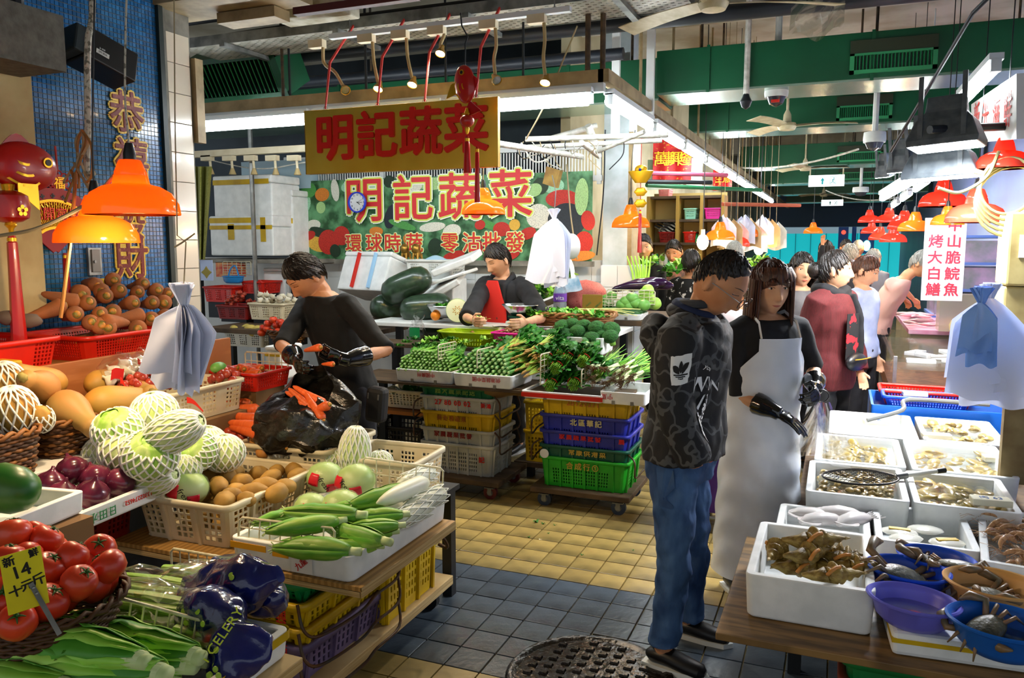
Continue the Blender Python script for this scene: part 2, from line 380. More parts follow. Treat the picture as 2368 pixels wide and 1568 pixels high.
# back wall of the main stall, its low tiled parapet and right-hand pillar
SY = 7.15
wb = struct('wall_back', B().bx((-7.5, SY+.06,0),(-1.95, SY+.2,1.6)), m_white)
wt = B().box((0,0,0),(.196,.012,.196)).mesh('wall_tile', m_wtile, False)
for i in range(16):
 for j in range(4): link('wall_tile', wt, wb, (-2.05-i*.2, SY+.058,1.5-j*.2), auto=False, bevel=.002)
wp = struct('wall_stall_pillar', B().bx((-2.03, SY-.05,0),(-1.72, SY+.35,1.56)), m_white)
for i in range(2):
 for j in range(4):
  link('wall_tile', wt, wp, (-1.95+i*.155, SY-.055,1.46-j*.2), scale=(.77,1,1), auto=False, bevel=.002)
  link('wall_tile', wt, wp, (-1.714, SY+.05+i*.2,1.46-j*.2),(0,0, PI/2), auto=False, bevel=.002)
struct('pillar_upper', B().bx((-2.03, SY, 1.56),(-1.8, SY+.3,4.2)), mat('pillar paint', 'b9c3c6', .6, col2='9fa9a8', scale=5), wp)
struct('pillar_edge', B().bx((-1.8, SY+.0,1.56),(-1.76, SY+.3,2.75)), m_beam, wp)
struct('rear_dim_panel', B().bx((-16,9.0,0),(-2.3,9.1,4.2)), mat('dim rear', '37424a', .7, col2='222b30', scale=1.5))['kind'] = 'structure'  # dark panel stands in for the dim hall; extended to hide bright background
# white grille over the banner
gr = thing('wall_grille', 'white steel grille of upright bars above the vegetable banner', 'grille', (-5.6, SY+.03,0))
for z in (2.33,2.62): B().bx((0,-.015, z),(3.55,.015, z+.05)).obj('grille_rail', m_white, gr, False)
gb = B().box((0,0,2.47),(.008,.012,.29)).mesh('grille_bar', m_white, False)
for i in range(0,118): link('grille_bar', gb, gr, (.02+i*.03,0,0), auto=False)
for x in (0,1.2,2.4,3.5): B().bx((x, -.012,2.3),(x+.04,.02,2.68)).obj('grille_post', m_white, gr, False)

# far end of the aisle: blue lintel, street hoarding, right wall
struct('wall_right', B().bx((1.85,3.2,0),(2.0,30,4.2)), mat('right wall', '8aa0c4', .5, col2='7f86b8', scale=.6))
struct('wall_far', B().bx((-9,30,2.35),(9,30.3,4.2)), mat('far beam blue', '6f93c4', .6))
struct('wall_street', B().bx((-9,36,0),(9,36.2,2.2)), mat('street hoarding', '19c3c9', .5, emit=.35, ecol='19c3c9'))  # faint glow stands in for daylight falling on the hoarding
struct('wall_street_upper', B().bx((-12,38,2.0),(12,38.2,6)), mat('street haze', '9a9ea6', .8, emit=.25, ecol='9a9ea6'))  # hazy street brightness put in as a glowing sheet
struct('wall_far_left', B().bx((-2.6,7.6,0),(-2.5,30,4.2)), mat('left shops', 'c9bd9a', .7, col2='8d7f5c', scale=1.1))
# ================================================================ containers
def rrect(w, d, r, z, n=4):
 o = []; r = min(r, w/2-1e-4, d/2-1e-4)
 for k, (sx, sy) in enumerate(((1,1),(-1,1),(-1,-1),(1,-1))):
  for i in range(n+1):
   a = PI/2*(k+i/n); o.append((sx*(w/2-r)+r*math.cos(a), sy*(d/2-r)+r*math.sin(a), z))
 return o
def tub(w, d, h, t=.02, r=.03, tap=.96, fl=None, n=4, lip=0):
 fl = fl or t; b = B(); k = lambda z: tap+(1-tap)*z/h
 R_ = [rrect(w*tap-.01, d*tap-.01, r, 0, n), rrect(w*k(.008), d*k(.008), r, .008, n)]
 if lip: R_ += [rrect(w*k(h-lip), d*k(h-lip), r, h-lip, n), rrect(w+lip*1.2, d+lip*1.2, r+lip*.6, h-lip, n), rrect(w+lip*1.2, d+lip*1.2, r+lip*.6, h-.004, n)]
 R_ += [rrect(w-.004+lip, d-.004+lip, r, h, n), rrect(w-2*t+.004, d-2*t+.004, max(r-t, .006), h, n), rrect(w-2*t, d-2*t, max(r-t, .006), h-.004, n), rrect(w*k(fl)-2*t, d*k(fl)-2*t, max(r-t, .006), fl, n)]
 b.loft(R_); return b
def bowl(r, h, t=.006, foot=.6, lip=.012, ov=1, n=40):          # round basin; ov squeezes it to an oval
 p = [(r*foot-.01,0),(r*foot, .006),(r*(foot+.16), h*.3),(r*.93, h*.82),(r*.97, h-lip),(r+lip*.6, h-lip*.7),(r+lip*.8, h-.002),(r+lip*.3, h+.002),(r-t, h-.002),(r*.93-t, h*.8),(r*(foot+.14)-t, h*.3),(r*foot-t, t),(0, t)]
 return B().lathe(p, n, sy=ov)
def crate(w, d, h, m, rows, gx, gy, tap=.9, t=.005, r=.03, hw=.62, rim=.025, rimo=.012, ribs=(), mrim=None, floor=True):
 # moulded basket: one wall with real holes round the whole perimeter, a rim, a floor and upright ribs
 P = []; H = []
 for k in range(4):
  L = (w, d)[k % 2]; o = (d, w)[k % 2]; g = (gx, gy)[k % 2]; ss = [(-L/2+r, 0)]
  for a, b_, n in g:
   a = (a-.5)*L; b_ = (b_-.5)*L; p = (b_-a)/n
   for i in range(n): ss += [(a+p*(i+.5-hw/2),1),(a+p*(i+.5+hw/2),0)]
  ss.append((L/2-r, 0)); c = (0, PI/2, PI, -PI/2)[k]; cc, sn = math.cos(c), math.sin(c)
  for s_, f in ss: P.append((cc*s_+sn*o/2, sn*s_-cc*o/2, sn, -cc)); H.append(f)
  for i in (1,2):
   a = c-PI/2+PI/2*i/3; x0 = L/2-r; y0 = -(o/2-r); q = (x0+r*math.cos(-PI/2+PI/2*i/3), y0+r*math.sin(-PI/2+PI/2*i/3))
   P.append((cc*q[0]-sn*q[1], sn*q[0]+cc*q[1], math.cos(a), math.sin(a))); H.append(0)
 zs = [0]; hr = []
 for a, b_ in rows: zs += [a*h, b_*h]; hr += [0,1]
 zs.append(h); hr.append(0); n = len(P); mz = len(zs); v = []; f = []
 for lay in (0,1):
  for z in zs:
   k = tap+(1-tap)*z/h; v += [(x*k-nx*t*lay, y*k-ny*t*lay, z) for x, y, nx, ny in P]
 g = lambda lay, j, i: lay*n*mz+j*n+i % n
 for j in range(mz-1):
  for i in range(n):
   if H[i] and hr[j]:
    a = [(j, i),(j, i+1),(j+1, i+1),(j+1, i)]
    for q in range(4):
     (j0, i0),(j1, i1) = a[q], a[(q+1) % 4]; f.append((g(0, j0, i0), g(0, j1, i1), g(1, j1, i1), g(1, j0, i0)))
   else: f += [(g(0, j, i), g(0, j, i+1), g(0, j+1, i+1), g(0, j+1, i)),(g(1, j, i), g(1, j+1, i), g(1, j+1, i+1), g(1, j, i+1))]
 for i in range(n): f.append((g(0,0, i), g(1,0, i), g(1,0, i+1), g(0,0, i+1)))
 b = B().add(v, f)
 if floor: b.box((0,0,.004),(w*tap-2*t, d*tap-2*t, .006))
 parts = [('body', b.mesh('body', m, False))]
 q = [rrect(w+2*rimo*k, d+2*rimo*k, r+rimo*k, z, 4) for k, z in ((.1, h-rim),(1, h-rim),(1, h-.003),(.7, h),(-.6, h),(-.6, h-rim))]
 parts.append(('rim', B().loft(q, loop=True).mesh('rim', mrim or m)))
 for side, fr in ribs:
  L, o = ((w, d),(d, w))[side % 2]; s = (fr-.5)*L; c = (0, PI/2, PI, -PI/2)[side]
  bb = B().loft([[(s-.007,-o/2*tap+.001,0),(s+.007,-o/2*tap+.001,0),(s+.007,-o/2*tap-.011,0),(s-.007,-o/2*tap-.011,0)], [(s-.007,-o/2+.001, h-.01),(s+.007,-o/2+.001, h-.01),(s+.007,-o/2-.011, h-.01),(s-.007,-o/2-.011, h-.01)]], M=rz(c))
  parts.append(('rib', bb.mesh('rib', m, False)))
 return parts
def slots(n=5, a=.14, b=.7, gap=.35):                            # rows of holes as fractions of the height
 p = (b-a)/n; return [(a+p*i+p*gap/2, a+p*(i+1)-p*gap/2) for i in range(n)]
def wire_panel(w, h, nx, ny, r=.0028, rf=.0048, closed=True):       # grid in the xz plane
 b = B(); b.tube([(0,0,0),(0,0, h-.012),(.012,0, h),(w-.012,0, h),(w, 0, h-.012),(w, 0,0)], rf, 6, close=closed)
 for i in range(1, nx): b.tube([(w*i/nx, 0,0),(w*i/nx, 0, h)], r, 5)
 for j in range(1 if closed else 0, ny): b.tube([(0,0, h*j/ny),(w, 0, h*j/ny)], r, 5)
 return b
def wicker(w, d, h, rows, stakes, m, m2, tap=.85, rnd=.1, rr=None):
 parts = []; per = lambda k: rrect(w*k, d*k, rnd*k, 0,10)
 def path(k, z, ph, amp):
  P = [V(p) for p in per(k)]; n = stakes*2; out = []; L = [0]
  for i in range(len(P)): L.append(L[-1]+(P[(i+1) % len(P)]-P[i]).length)
  for s in range(n):
   t = L[-1]*s/n; i = max(j for j in range(len(P)) if L[j] <= t+1e-9); a, b_ = P[i], P[(i+1) % len(P)]
   q = a.lerp(b_, (t-L[i])/max(1e-6, L[i+1]-L[i])); nn = (b_-a).cross(V((0,0,1))).normalized()
   out.append(q+nn*amp*(1 if (s+ph) % 2 else -1)+V((0,0, z+R.uniform(-.002,.002))))
  return out
 sr = rr or h/rows*.56
 for k in range(rows):
  z = h*(k+.5)/rows; parts.append(('strand', B().tube(path(tap+(1-tap)*z/h, z, k, sr*.8), sr, 6, close=True).mesh('strand', (m, m2)[k % 3 == 1])))
 for ph in (0,1):
  q = path(1.02, h, 0,.0); parts.append(('rim_strand', B().tube([p+V((0,0, sr*1.1*(1 if (i//2+ph) % 2 else -1)+.006)) + V((p.x, p.y, 0)).normalized()*sr*(1 if ((i+1)//2+ph) % 2 else -1) for i, p in enumerate(q)], sr*1.15,6, close=True).mesh('rim_strand', m2)))
 parts.append(('base', B().loft([rrect(w*tap, d*tap, rnd*tap, 0,6), rrect(w*tap, d*tap, rnd*tap, .01,6)]).mesh('base', m)))
 return parts

# ================================================================ produce
m_foam = mat('foam net', 'eef0e6', .6, sss=.0)
m_styro = mat('polystyrene', 'eef1f0', .65, col2='dfe3e2', scale=12, bump=.03, bscale=200)
m_cab = mat('cabbage', '8fc04a', .45, col2='d3e39a', scale=3, st=(3,3,.6), lo=.4, hi=.7, distort=1.5)
m_cabp = mat('cabbage pale', 'b9d27a', .45, col2='e6edc0', scale=3, st=(3,3,.6), lo=.4, hi=.7, distort=1.5)
m_leafd = mat('leaf dark', '1f5b17', .4, col2='2f7a22', scale=8, island=.25)
m_leafm = mat('leaf mid', '3f8a22', .45, col2='5fa636', scale=8, island=.2)
m_leafl = mat('leaf light', '86c63a', .45, col2='aedb62', scale=7, island=.15)
m_stem = mat('stem green', '5f9e2c', .4, col2='86b94c', scale=10, island=.15)
m_stemcut = mat('stem cut', 'b9d78c', .5)
m_wilt = mat('yellow stem', 'c2bd5c', .55, col2='9aa048', scale=9, island=.2)
m_root = mat('root', '7d5a2c', .8, col2='4f371a', scale=12, island=.2)
m_carrot = mat('carrot', 'e2662b', .45, col2='d2551f', scale=6, st=(14,1,1), island=.1, bump=.1, bscale=30)
m_carrotd = mat('muddy carrot', '8f5630', .75, col2='b86a36', scale=7, lo=.45, hi=.75, island=.12, bump=.25, bscale=30)
m_crown = mat('carrot crown', 'e08a32', .5, col2='7d7a2c', scale=30)
m_crownd = mat('carrot collar', '6b5a22', .7)
m_tom = mat('tomato', 'c42a12', .32, col2='d04a22', scale=3, island=.12, coat=.15)
m_calyx = mat('calyx', '2c5a1a', .6)
m_onion = mat('red onion', '3d1026', .22, col2='6e2440', scale=4, st=(5,5,.6), coat=.35, island=.1)
m_shal = mat('small red onion', '8f2a22', .3, col2='b2452c', scale=4, st=(4,4,.7), coat=.2, island=.2)
m_oniony = mat('brown onion', 'b06a2c', .3, col2='c98a44', scale=4, st=(4,4,.7), coat=.2, island=.12)
m_pot = mat('potato', 'b58a3c', .65, col2='8f6a2a', scale=9, island=.12, bump=.25, bscale=25)
m_pot2 = mat('pale potato', 'b5a04e', .6, col2='8f7c38', scale=9, island=.12, bump=.2, bscale=25)
m_garlic = mat('garlic', 'e6e0d0', .5, col2='cbbf9f', scale=6, island=.08)
m_squash = mat('butternut squash', 'b07a3e', .55, col2='9a8a4c', scale=4, lo=.42, hi=.7, island=.1, bump=.15, bscale=18)
m_squash2 = mat('squash orange', 'c08a38', .55, col2='8f7f3a', scale=4, lo=.45, hi=.72, bump=.15, bscale=18)
m_stalk = mat('squash stalk', 'a89a54', .8, col2='7a6a34', scale=12)
m_husk = mat('corn husk', '5fa02c', .45, col2='a9c95a', scale=5, st=(1,9,9), lo=.4, hi=.75, island=.15)
m_huskend = mat('corn stalk', 'b7cf84', .5, col2='d2e0aa', scale=9)
m_daik = mat('daikon', 'e9ebdc', .35, col2='d6dcb4', scale=3)
m_wmelon = mat('winter melon', '1f3022', .3, col2='2e4430', scale=22, coat=.2)
m_broc = mat('broccoli', '1f4a1c', .85, col2='2f6a2a', scale=40, bump=.9, bscale=90)
m_plastic = mat('clear film', 'ffffff', .08, trans=1, alpha=.28, ior=1.3)
m_aub = mat('aubergine', '2a0f33', .15, coat=.5)
m_gourd = mat('green gourd', '4f8f3a', .4, col2='6faa4c', scale=6)
nz = lambda d, s, k: 1+k*noise.noise(V(d)*s)
def leafmesh(name, L, W, m, wav=.15, fold=.25, curl=.3, nu=8, nv=4, th=.0012, stem=0):
 def fn(u, v):
  w = W*(math.sin(PI*min(1, u*.92+.08))**.6)*(v-.5); e = abs(2*v-1)
  return (u*L, w, L*curl*math.sin(u*1.6)*.5 + fold*abs(w) + wav*W*e*math.sin(u*16+v*3)*.5)
 return B().grid(nu, nv, fn, th).mesh(name, m)
def netmesh(rx_, ry_, rz_, n=18, t0=.12, t1=PI-.45, r=.004, flare=0, tw=1.35):
 b = B()
 for s in (1,-1):
  for k in range(n):
   P = []
   for i in range(13):
    t = t1+(t0-t1)*i/12; ph = 2*PI*(k+(0 if s > 0 else .5))/n+s*tw*i/12; q = math.sin(t); z = math.cos(t)
    if flare and i > 10: q += flare*(i-10)*.5; z += flare*(i-10)*.22
    P.append((rx_*q*math.cos(ph), ry_*q*math.sin(ph), rz_*z))
   b.tube(P, r, 4)
 return b.mesh('foam_net', m_foam)
# cabbage: heart plus three wrapper leaves plus its foam net
def cab_parts(m, open_=.5, net=1, ry_=1.0, s=(.088,.085,.078)):
 body = B().ell((0,0,0), s, 28,18, lambda d: 1+.02*math.sin(5*math.atan2(d.y, d.x)+6*d.z)+.02*noise.noise(d*3)).mesh('heart', m)
 ps = [('heart', body)]
 for k in range(3):
  a = k*2.1+.4
  def fn(u, v, a=a):
   t = .35+u*1.5; p = a+(v-.5)*2.3; q = 1.03+.02*math.sin(9*v+4*u)+.03*(u < .06)
   return (s[0]*q*math.sin(t)*math.cos(p), s[1]*q*math.sin(t)*math.sin(p), s[2]*q*math.cos(t))
  ps.append(('wrapper_leaf', B().grid(8,10, fn, .001).mesh('wrapper_leaf', m)))
 if net: ps.append(('foam_net', netmesh(s[0]*1.05, s[1]*1.05, s[2]*1.06,17, open_, PI-.3)))
 return ps
P_cab = ('cabbage', cab_parts(m_cab, .75)); P_cab2 = ('cabbage', cab_parts(m_cabp, .2))
P_long = ('chinese_cabbage', cab_parts(m_cabp, .3, s=(.075,.075,.13)))
# carrots, straight and stout
def carrot(L, r, bend, m, stout=0):
 n = 12; P = []; rs = []
 for i in range(n+1):
  u = i/n; P.append((u*L, bend*math.sin(u*2.5)*L, 0))
  rs.append(r*((1-.62*u)*(1-.0*u) if not stout else (1-.72*u**1.1))*(min(1,.55+u*5) if u < .1 else 1)*(1+.02*math.sin(u*40))*(.45 if u > .97 else (.8 if u > .92 else 1)))
 ps = [('root', B().tube(P, rs, 14).mesh('root', m))]
 ps.append(('crown', B().lathe([(r*.42,-.004),(r*.36,.006),(r*.2,.008),(0,.009)], 12, M=ry(-PI/2)).mesh('crown', m_crown)))
 ps.append(('collar', B().lathe([(r*.56,-.006),(r*.5,.001),(r*.42,.001)], 12, M=ry(-PI/2)).mesh('collar', m_crownd)))
 return ps
P_carrot = ('carrot', carrot(.2,.025,.02, m_carrot)); P_carrot2 = ('carrot', carrot(.17,.028,-.03, m_carrot))
P_carbig = ('carrot', carrot(.21,.047,.05, m_carrotd, 1)); P_carbig2 = ('carrot', carrot(.19,.052,-.07, m_carrotd, 1))
# tomato
def tom(r, z, lob):
 prof = [(0,-.82*z),(.45*r, -.8*z),(.8*r, -.55*z),(r, 0),(.93*r, .42*z),(.7*r, .72*z),(.4*r, .83*z),(.15*r, .78*z),(0,.72*z)]
 b = B().lathe(prof, 24, fn=lambda a, zz: 1+lob*math.cos(5*a)*(.4+.6*max(0, zz/z))).mesh('fruit', m_tom)
 c = B()
 for k in range(5):
  a = k*2*PI/5; c.grid(4,2, lambda u, v: (u*.6*r, (v-.5)*.16*r*(1-u),.8*z+.12*r*math.sin(u*4)),.001, M=rz(a))
 c.tube([(0,0,.74*z),(.003,0,.95*z)], .003,6); return [('fruit', b),('calyx', c.mesh('calyx', m_calyx))]
P_tom = ('tomato', tom(.045,.042,.02)); P_tom2 = ('tomato', tom(.04,.046,.03))
def onion(r, m, neck=1):
 prof = [(0,-.82*r),(.3*r, -.8*r),(.75*r, -.55*r),(r, -.05*r),(.93*r, .35*r),(.62*r, .7*r),(.28*r, .88*r),(.12*r, 1.05*r),(.09*r, 1.2*r*neck),(.02*r, 1.22*r*neck)]
 ps = [('bulb', B().lathe(prof, 22, fn=lambda a, z: 1+.012*math.sin(7*a)).mesh('bulb', m))]
 t = B()
 for k in range(7):
  a = k*.9; t.tube([(0,0,-.8*r),(.1*r*math.cos(a),.1*r*math.sin(a),-.9*r),(.3*r*math.cos(a),.3*r*math.sin(a),-.9*r)], .0015,4)
 ps.append(('root_tuft', t.mesh('root_tuft', m_root))); return ps
P_onion = ('red_onion', onion(.055, m_onion)); P_shal = ('small_onion', onion(.02, m_shal)); P_oniony = ('brown_onion', onion(.037, m_oniony))
P_pot = [('potato', [('', B().ell((0,0,0), s, 18,12, lambda d, k=k: 1+.1*noise.noise(d*1.7+V((k, 0,0)))).mesh('potato', m))]) for k, (s, m) in enumerate((((.048,.036,.033), m_pot),((.055,.034,.035), m_pot),((.042,.036,.034), m_pot),((.045,.03,.028), m_pot2),((.04,.031,.028), m_pot2)))]
# garlic head with cloves
def garlic(r):
 b = B().lathe([(0,-.6*r),(.6*r, -.58*r),(r, -.15*r),(.9*r, .2*r),(.5*r, .6*r),(.16*r, .9*r),(.12*r, 1.3*r),(.03*r, 1.32*r)], 24, fn=lambda a, z: 1+.06*abs(math.cos(4*a)))
 return [('bulb', b.mesh('bulb', m_garlic)),('root_plate', B().lathe([(.3*r, -.62*r),(.25*r, -.58*r)], 10).mesh('root_plate', m_root))]
P_garlic = ('garlic_bulb', garlic(.03))
# butternut squash lying along x, stalk at far end
def squash(L, r, neck, m, bend=.05):
 n = 14; P = []; rs = []
 for i in range(n+1):
  u = i/n; P.append((u*L, bend*math.sin(u*3)*L, 0)); k = math.sin(PI*min(1, u*1.0))**.5 if u < .5 else 1
  rr = r*(math.sqrt(max(0.02,1-((u-.3)/.3)**2)) if u < .3 else 1+(neck-1)*(1-math.cos(PI*min(1,(u-.3)/.5)))/2)
  if u > .93: rr *= (1.35-.0*u)*math.sqrt(max(.03,1-((u-.9)/.101)**2))*.75
  rs.append(rr)
 ps = [('fruit', B().tube(P, rs, 20).mesh('fruit', m))]
 e = V(P[-1]); ps.append(('stalk', B().tube([e-V((.012,0,0)), e+V((.012,0,0)), e+V((.03,.004,0))], [.022,.014,.016], 7).mesh('stalk', m_stalk))); return ps
P_sq = ('butternut_squash', squash(.27,.072,.52, m_squash)); P_sq2 = ('butternut_squash', squash(.3,.068,.85, m_squash2,.02))
# corn in its husk
def corn(L, r):
 n = 14; P = []; rs = []
 for i in range(n+1):
  u = i/n; P.append((u*L, .012*math.sin(u*3),0)); rs.append(r*(.42+.58*math.sin(PI*min(1, u*1.35+.05))**.8 if u < .55 else .1+.93*max(0,1-((u-.5)/.55)**1.5)))
 ps = [('husk', B().tube(P, rs, 16).mesh('husk', m_husk))]
 ps.append(('stalk', B().tube([(-.035,0,0),(-.012,0,0),(.02,0,0)], [.0135,.0135,.017], 12).mesh('stalk', m_huskend)))
 for a in (0,2.1,4.0):
  ps.append(('husk_leaf', B().grid(10,4, lambda u, v: (u*L*1.05,(r*1.06*(.42+.58*math.sin(PI*min(1, u*1.3+.05))**.8 if u < .55 else .12+.95*max(0,1-((u-.5)/.58)**1.5)))*math.sin((v-.5)*1.7)*1.02,(r*1.05*(.42+.58*math.sin(PI*min(1, u*1.3+.05))**.8 if u < .55 else .12+.95*max(0,1-((u-.5)/.58)**1.5)))*math.cos((v-.5)*1.7)),.0008, M=rx(a)).mesh('husk_leaf', m_husk)))
 tip = B()
 for k in range(6): tip.tube([(L*.97,0,0),(L*1.03,.006*math.cos(k),.006*math.sin(k)),(L*1.09,.018*math.cos(k),.018*math.sin(k))], .002,4)
 ps.append(('silk', tip.mesh('silk', m_huskend))); return ps
P_corn = ('corn_cob', corn(.24,.032))
def daikon(L, r, net):
 ps = [('root', B().tube([(u*L/10,0,0) for u in range(11)], [r*.55, r*.95, r, r, r*.98, r*.95, r*.9, r*.8, r*.66, r*.45, r*.12], 18).mesh('root', m_daik)),
          ('cut_top', B().lathe([(r*.5,-.004),(r*.46,.004),(r*.25,.005),(r*.2,.002)], 14, M=ry(-PI/2)).mesh('cut_top', m_stemcut))]
 if net:
  b = B()
  for s in (1,-1):
   for k in range(9): b.tube([(L*(.02+.75*i/12), r*1.06*math.cos(2*PI*k/9+s*1.5*i/12), r*1.06*math.sin(2*PI*k/9+s*1.5*i/12)) for i in range(13)], .0026,4)
  ps.append(('foam_net', b.mesh('foam_net', m_foam)))
 return ps
P_daik = ('daikon', daikon(.3,.036,0)); P_daikn = ('daikon', daikon(.26,.037,1))
# leafy stems: choy sum bundles are stacked stem by stem
def stem(L, r, m, nl, lm):
 ps = [('stalk', B().tube([(0,0,0),(L*.5,0,.004),(L, .004,0)], [r, r*.9, r*.6], 8).mesh('stalk', m)),('cut_end', B().tube([(-.0015,0,0),(.001,0,0)], r*.8,8).mesh('cut_end', m_stemcut))]
 for k in range(nl): ps.append(('leaf', link_m(lm, L*(.75+.1*k),(k-.5)*1.2)))
 return ps
def link_m(me, x, a):
 c = me.copy(); c.transform(tr(x, 0,0) @ rx(a) @ ry(-.15)); return c
lf_d = leafmesh('leaf', .11,.06, m_leafd, .3); lf_m = leafmesh('leaf', .11,.055, m_leafm, .3)
P_choy = ('choy_sum_stem', stem(.17,.0094, m_stem, 2, lf_m)); P_kale = ('chinese_kale_stem', stem(.17,.0122, mat('kale stem', '4a8a34', .4, col2='6da34c', scale=10, island=.15),2, lf_d))
def spinach():
 ps = [('root', B().tube([(0,0,0),(.02,.002,0),(.045,0,0)], [.003,.008,.007], 7).mesh('root', mat('spinach root', 'b08a48', .7)))]
 for k in range(5): ps.append(('stalk', B().tube([(.04,0,0),(.1,(k-2)*.008,.006*(k % 2)),(.17,(k-2)*.016,.01*(k % 3))], [.006,.0045,.003], 5).mesh('stalk', (m_wilt, m_leafl)[k % 2])))
 for k in range(3): ps.append(('leaf', (lambda c: (c.transform(tr(.16,(k-1)*.025,.005*k) @ rz((k-1)*.35)), c)[1])(lf_d.copy())))
 return ps
P_spin = ('spinach_plant', spinach())
def onionspring():
 ps = []
 t = B()
 for k in range(12): t.tube(bez([(0,0,0),(-.02, R.uniform(-.012,.012), R.uniform(-.01,.004)),(-.055, R.uniform(-.03,.03), R.uniform(-.03,.0))], 3),.0012,4)
 ps.append(('roots', t.mesh('roots', m_root))); ps.append(('white_base', B().tube([(-.004,0,0),(.03,0,0),(.09,0,.003)], [.007,.0075,.006], 8).mesh('white_base', mat('leek white', 'd9e3b0', .4))))
 for k in range(4): ps.append(('blade', B().tube(bez([(.08,0,.002),(.16,(k-1.5)*.008,.01),(.3,(k-1.5)*.03,.015-.008*k)], 3), [.005,.0055,.0055,.005,.004,.003,.0015], 6, flat=.5).mesh('blade', (m_leafl, m_leafm)[k % 2])))
 return ps
P_spring = ('spring_onion', onionspring())
def broc(r):
 b = B()
 b.ell((0,0,0),(r, r, r*.8),22,14, lambda d: 1+.09*noise.noise(d*4)+.035*noise.noise(d*14)); h = b.mesh('florets', m_broc)
 return [('florets', h),('stalk', B().tube([(0,0,-.2*r),(0,0,-1.15*r)], [.45*r, .35*r], 10).mesh('stalk', m_stem))]
P_broc = ('broccoli', broc(.058))
# romaine: pale ribs, frilled leaves, trimmed foot
def romaine(L):
 ps = [('foot', B().tube([(-.012,0,0),(.02,0,0),(.06,0,0)], [.017,.02,.017], 12, flat=.8).mesh('foot', m_huskend))]
 for k in range(7):
  a = k*.9; lw = .045+.006*(k % 3)
  def fn(u, v, k=k):
   w = (.022+lw*1.5*u**.8*(1.25-u*.55))*(v-.5)*2*.5; e = abs(2*v-1)
   return (.01+u*L*(1-.06*(k % 3)), w*1.2,.014+.03*u*(1+.25*k % 2)-.9*w*w/.05+.012*e*e*u*math.sin(u*22+k+v*3)-.05*u*u)
  c = B().grid(14,6, fn, .0014).mesh('leaf', (m_leafl, m_leafm)[k % 3 == 2]); c.transform(rx((k-3)*.42) @ tr(0,0,.002*k)); ps.append(('leaf', c))
  q = B().tube([(.0,0,.012),(.1,0,.02),(L*.7,0,.012-.02)], [.012,.007,.002], 7, flat=.5).mesh('rib', mat('romaine rib', 'cfe0a0', .4)); q.transform(rx((k-3)*.42)); ps.append(('rib', q))
 return ps
P_rom = ('romaine_lettuce', romaine(.33))
# small leafy clump used for the greens sold by the heap
def clump(n, L, W, m, spread=.06, base=None):
 b = B()
 for k in range(n):
  a = R.uniform(0,6.3); t = R.uniform(-.2,1.0); l = L*R.uniform(.7,1.1)
  b.grid(5,2, lambda u, v: (u*l, (v-.5)*W*math.sin(PI*min(1, u*.9+.1))**.7,.3*l*u*(1-u)+.15*abs(v-.5)*W*math.sin(u*12)),0, M=tr(R.uniform(-spread, spread), R.uniform(-spread, spread),0) @ rz(a) @ ry(-t))
 return b.mesh('leaf_clump', m)
CL_d = [clump(26,.07,.035, m_leafd) for _ in range(2)]; CL_m = [clump(26,.075,.035, m_leafm) for _ in range(2)]; CL_l = [clump(22,.07,.035, m_leafl) for _ in range(2)]
# ================================================================ left stall
def DD(x, y, dep): return ray(x, y)*dep + V((0,0, EYE))
m_lam = mat('laminate board', 'b5703c', .5, col2='a3602f', scale=2, st=(8,1,8), tex='wave', distort=3)
m_ply = mat('plywood', 'b58a4a', .55, col2='9a7238', scale=1.2, st=(10,1.2,10), tex='wave', distort=4)
m_plye = mat('plywood edge', 'd0b581', .7, col2='a98a54', scale=3, st=(1,1,60))
m_redp = mat('red plastic', 'd8230e', .35, col2='c01c0c', scale=5)
m_redd = mat('dark red plastic', '8a120c', .4, col2='6e0e0a', scale=5)
m_crm = mat('cream plastic', 'e0d5b8', .4, col2='cfc09c', scale=5)
m_yel = mat('yellow plastic', 'd8b408', .4, col2='b8940a', scale=6)
m_pur = mat('purple plastic', '6f5f86', .5, col2='57496b', scale=6)
m_grn = mat('green crate', '0b8a44', .4, col2='087238', scale=6)
m_wire = mat('cream wire', 'd9d6bd', .4, col2='b8b08c', scale=30)
m_wht = mat('white plastic', 'e2e4df', .4, col2='c9ccc6', scale=5)
m_iron2 = mat('rusty handle wire', '4a4640', .5, metal=.7, col2='5a3c24', scale=20)
m_wick = mat('dark wicker', '3a2210', .6, col2='5a3516', scale=14, island=.2); m_wick2 = mat('brown wicker', '6e4118', .55, col2='8a5a26', scale=14, island=.2)
m_gold = mat('gold foil', 'e6b020', .3, metal=.6); m_lred = mat('lacquer red', 'b0100c', .3, coat=.3)
m_string = mat('string', '9a8a6a', .9)
# shelf with partition
sh = thing('wall_shelf', 'long shelf along the mosaic wall with a brown laminate front board', 'shelf', (-3.66,2.4,0))
B().bx((-.33,-1.4,1.13),(.33,1.25,1.17)).obj('shelf_board', m_ply, sh, False, .003)
B().bx((.335,-1.3,.8),(.36,1.28,1.205)).obj('front_board', m_lam, sh, False, .003)
B().bx((.34,-1.4,.0),(.36,1.25,.8)).obj('skirt', m_dark, sh, False)
for y in (-1.2,0,1.15): B().bx((-.3, y, 0),(.3, y+.05,1.13)).obj('leg', m_dark, sh, False)
bn = thing('bench', 'white board bench in front of the laminate partition holding the wicker baskets', 'bench', (-2.95,2.2,0))
B().bx((-.33,-.9,.84),(.14,.25,.88)).obj('bench_top', m_white, bn, False, .004); B().bx((-.33,.25,.72),(.33,1.35,.75)).obj('lower_top', m_white, bn, False, .004)
for x, y in ((-.25,-.7),(-.2,1.25),(.05,.2)): B().bx((x, y, 0),(x+.05, y+.05,.84 if y < .25 else .72)).obj('leg', m_dark, bn, False)
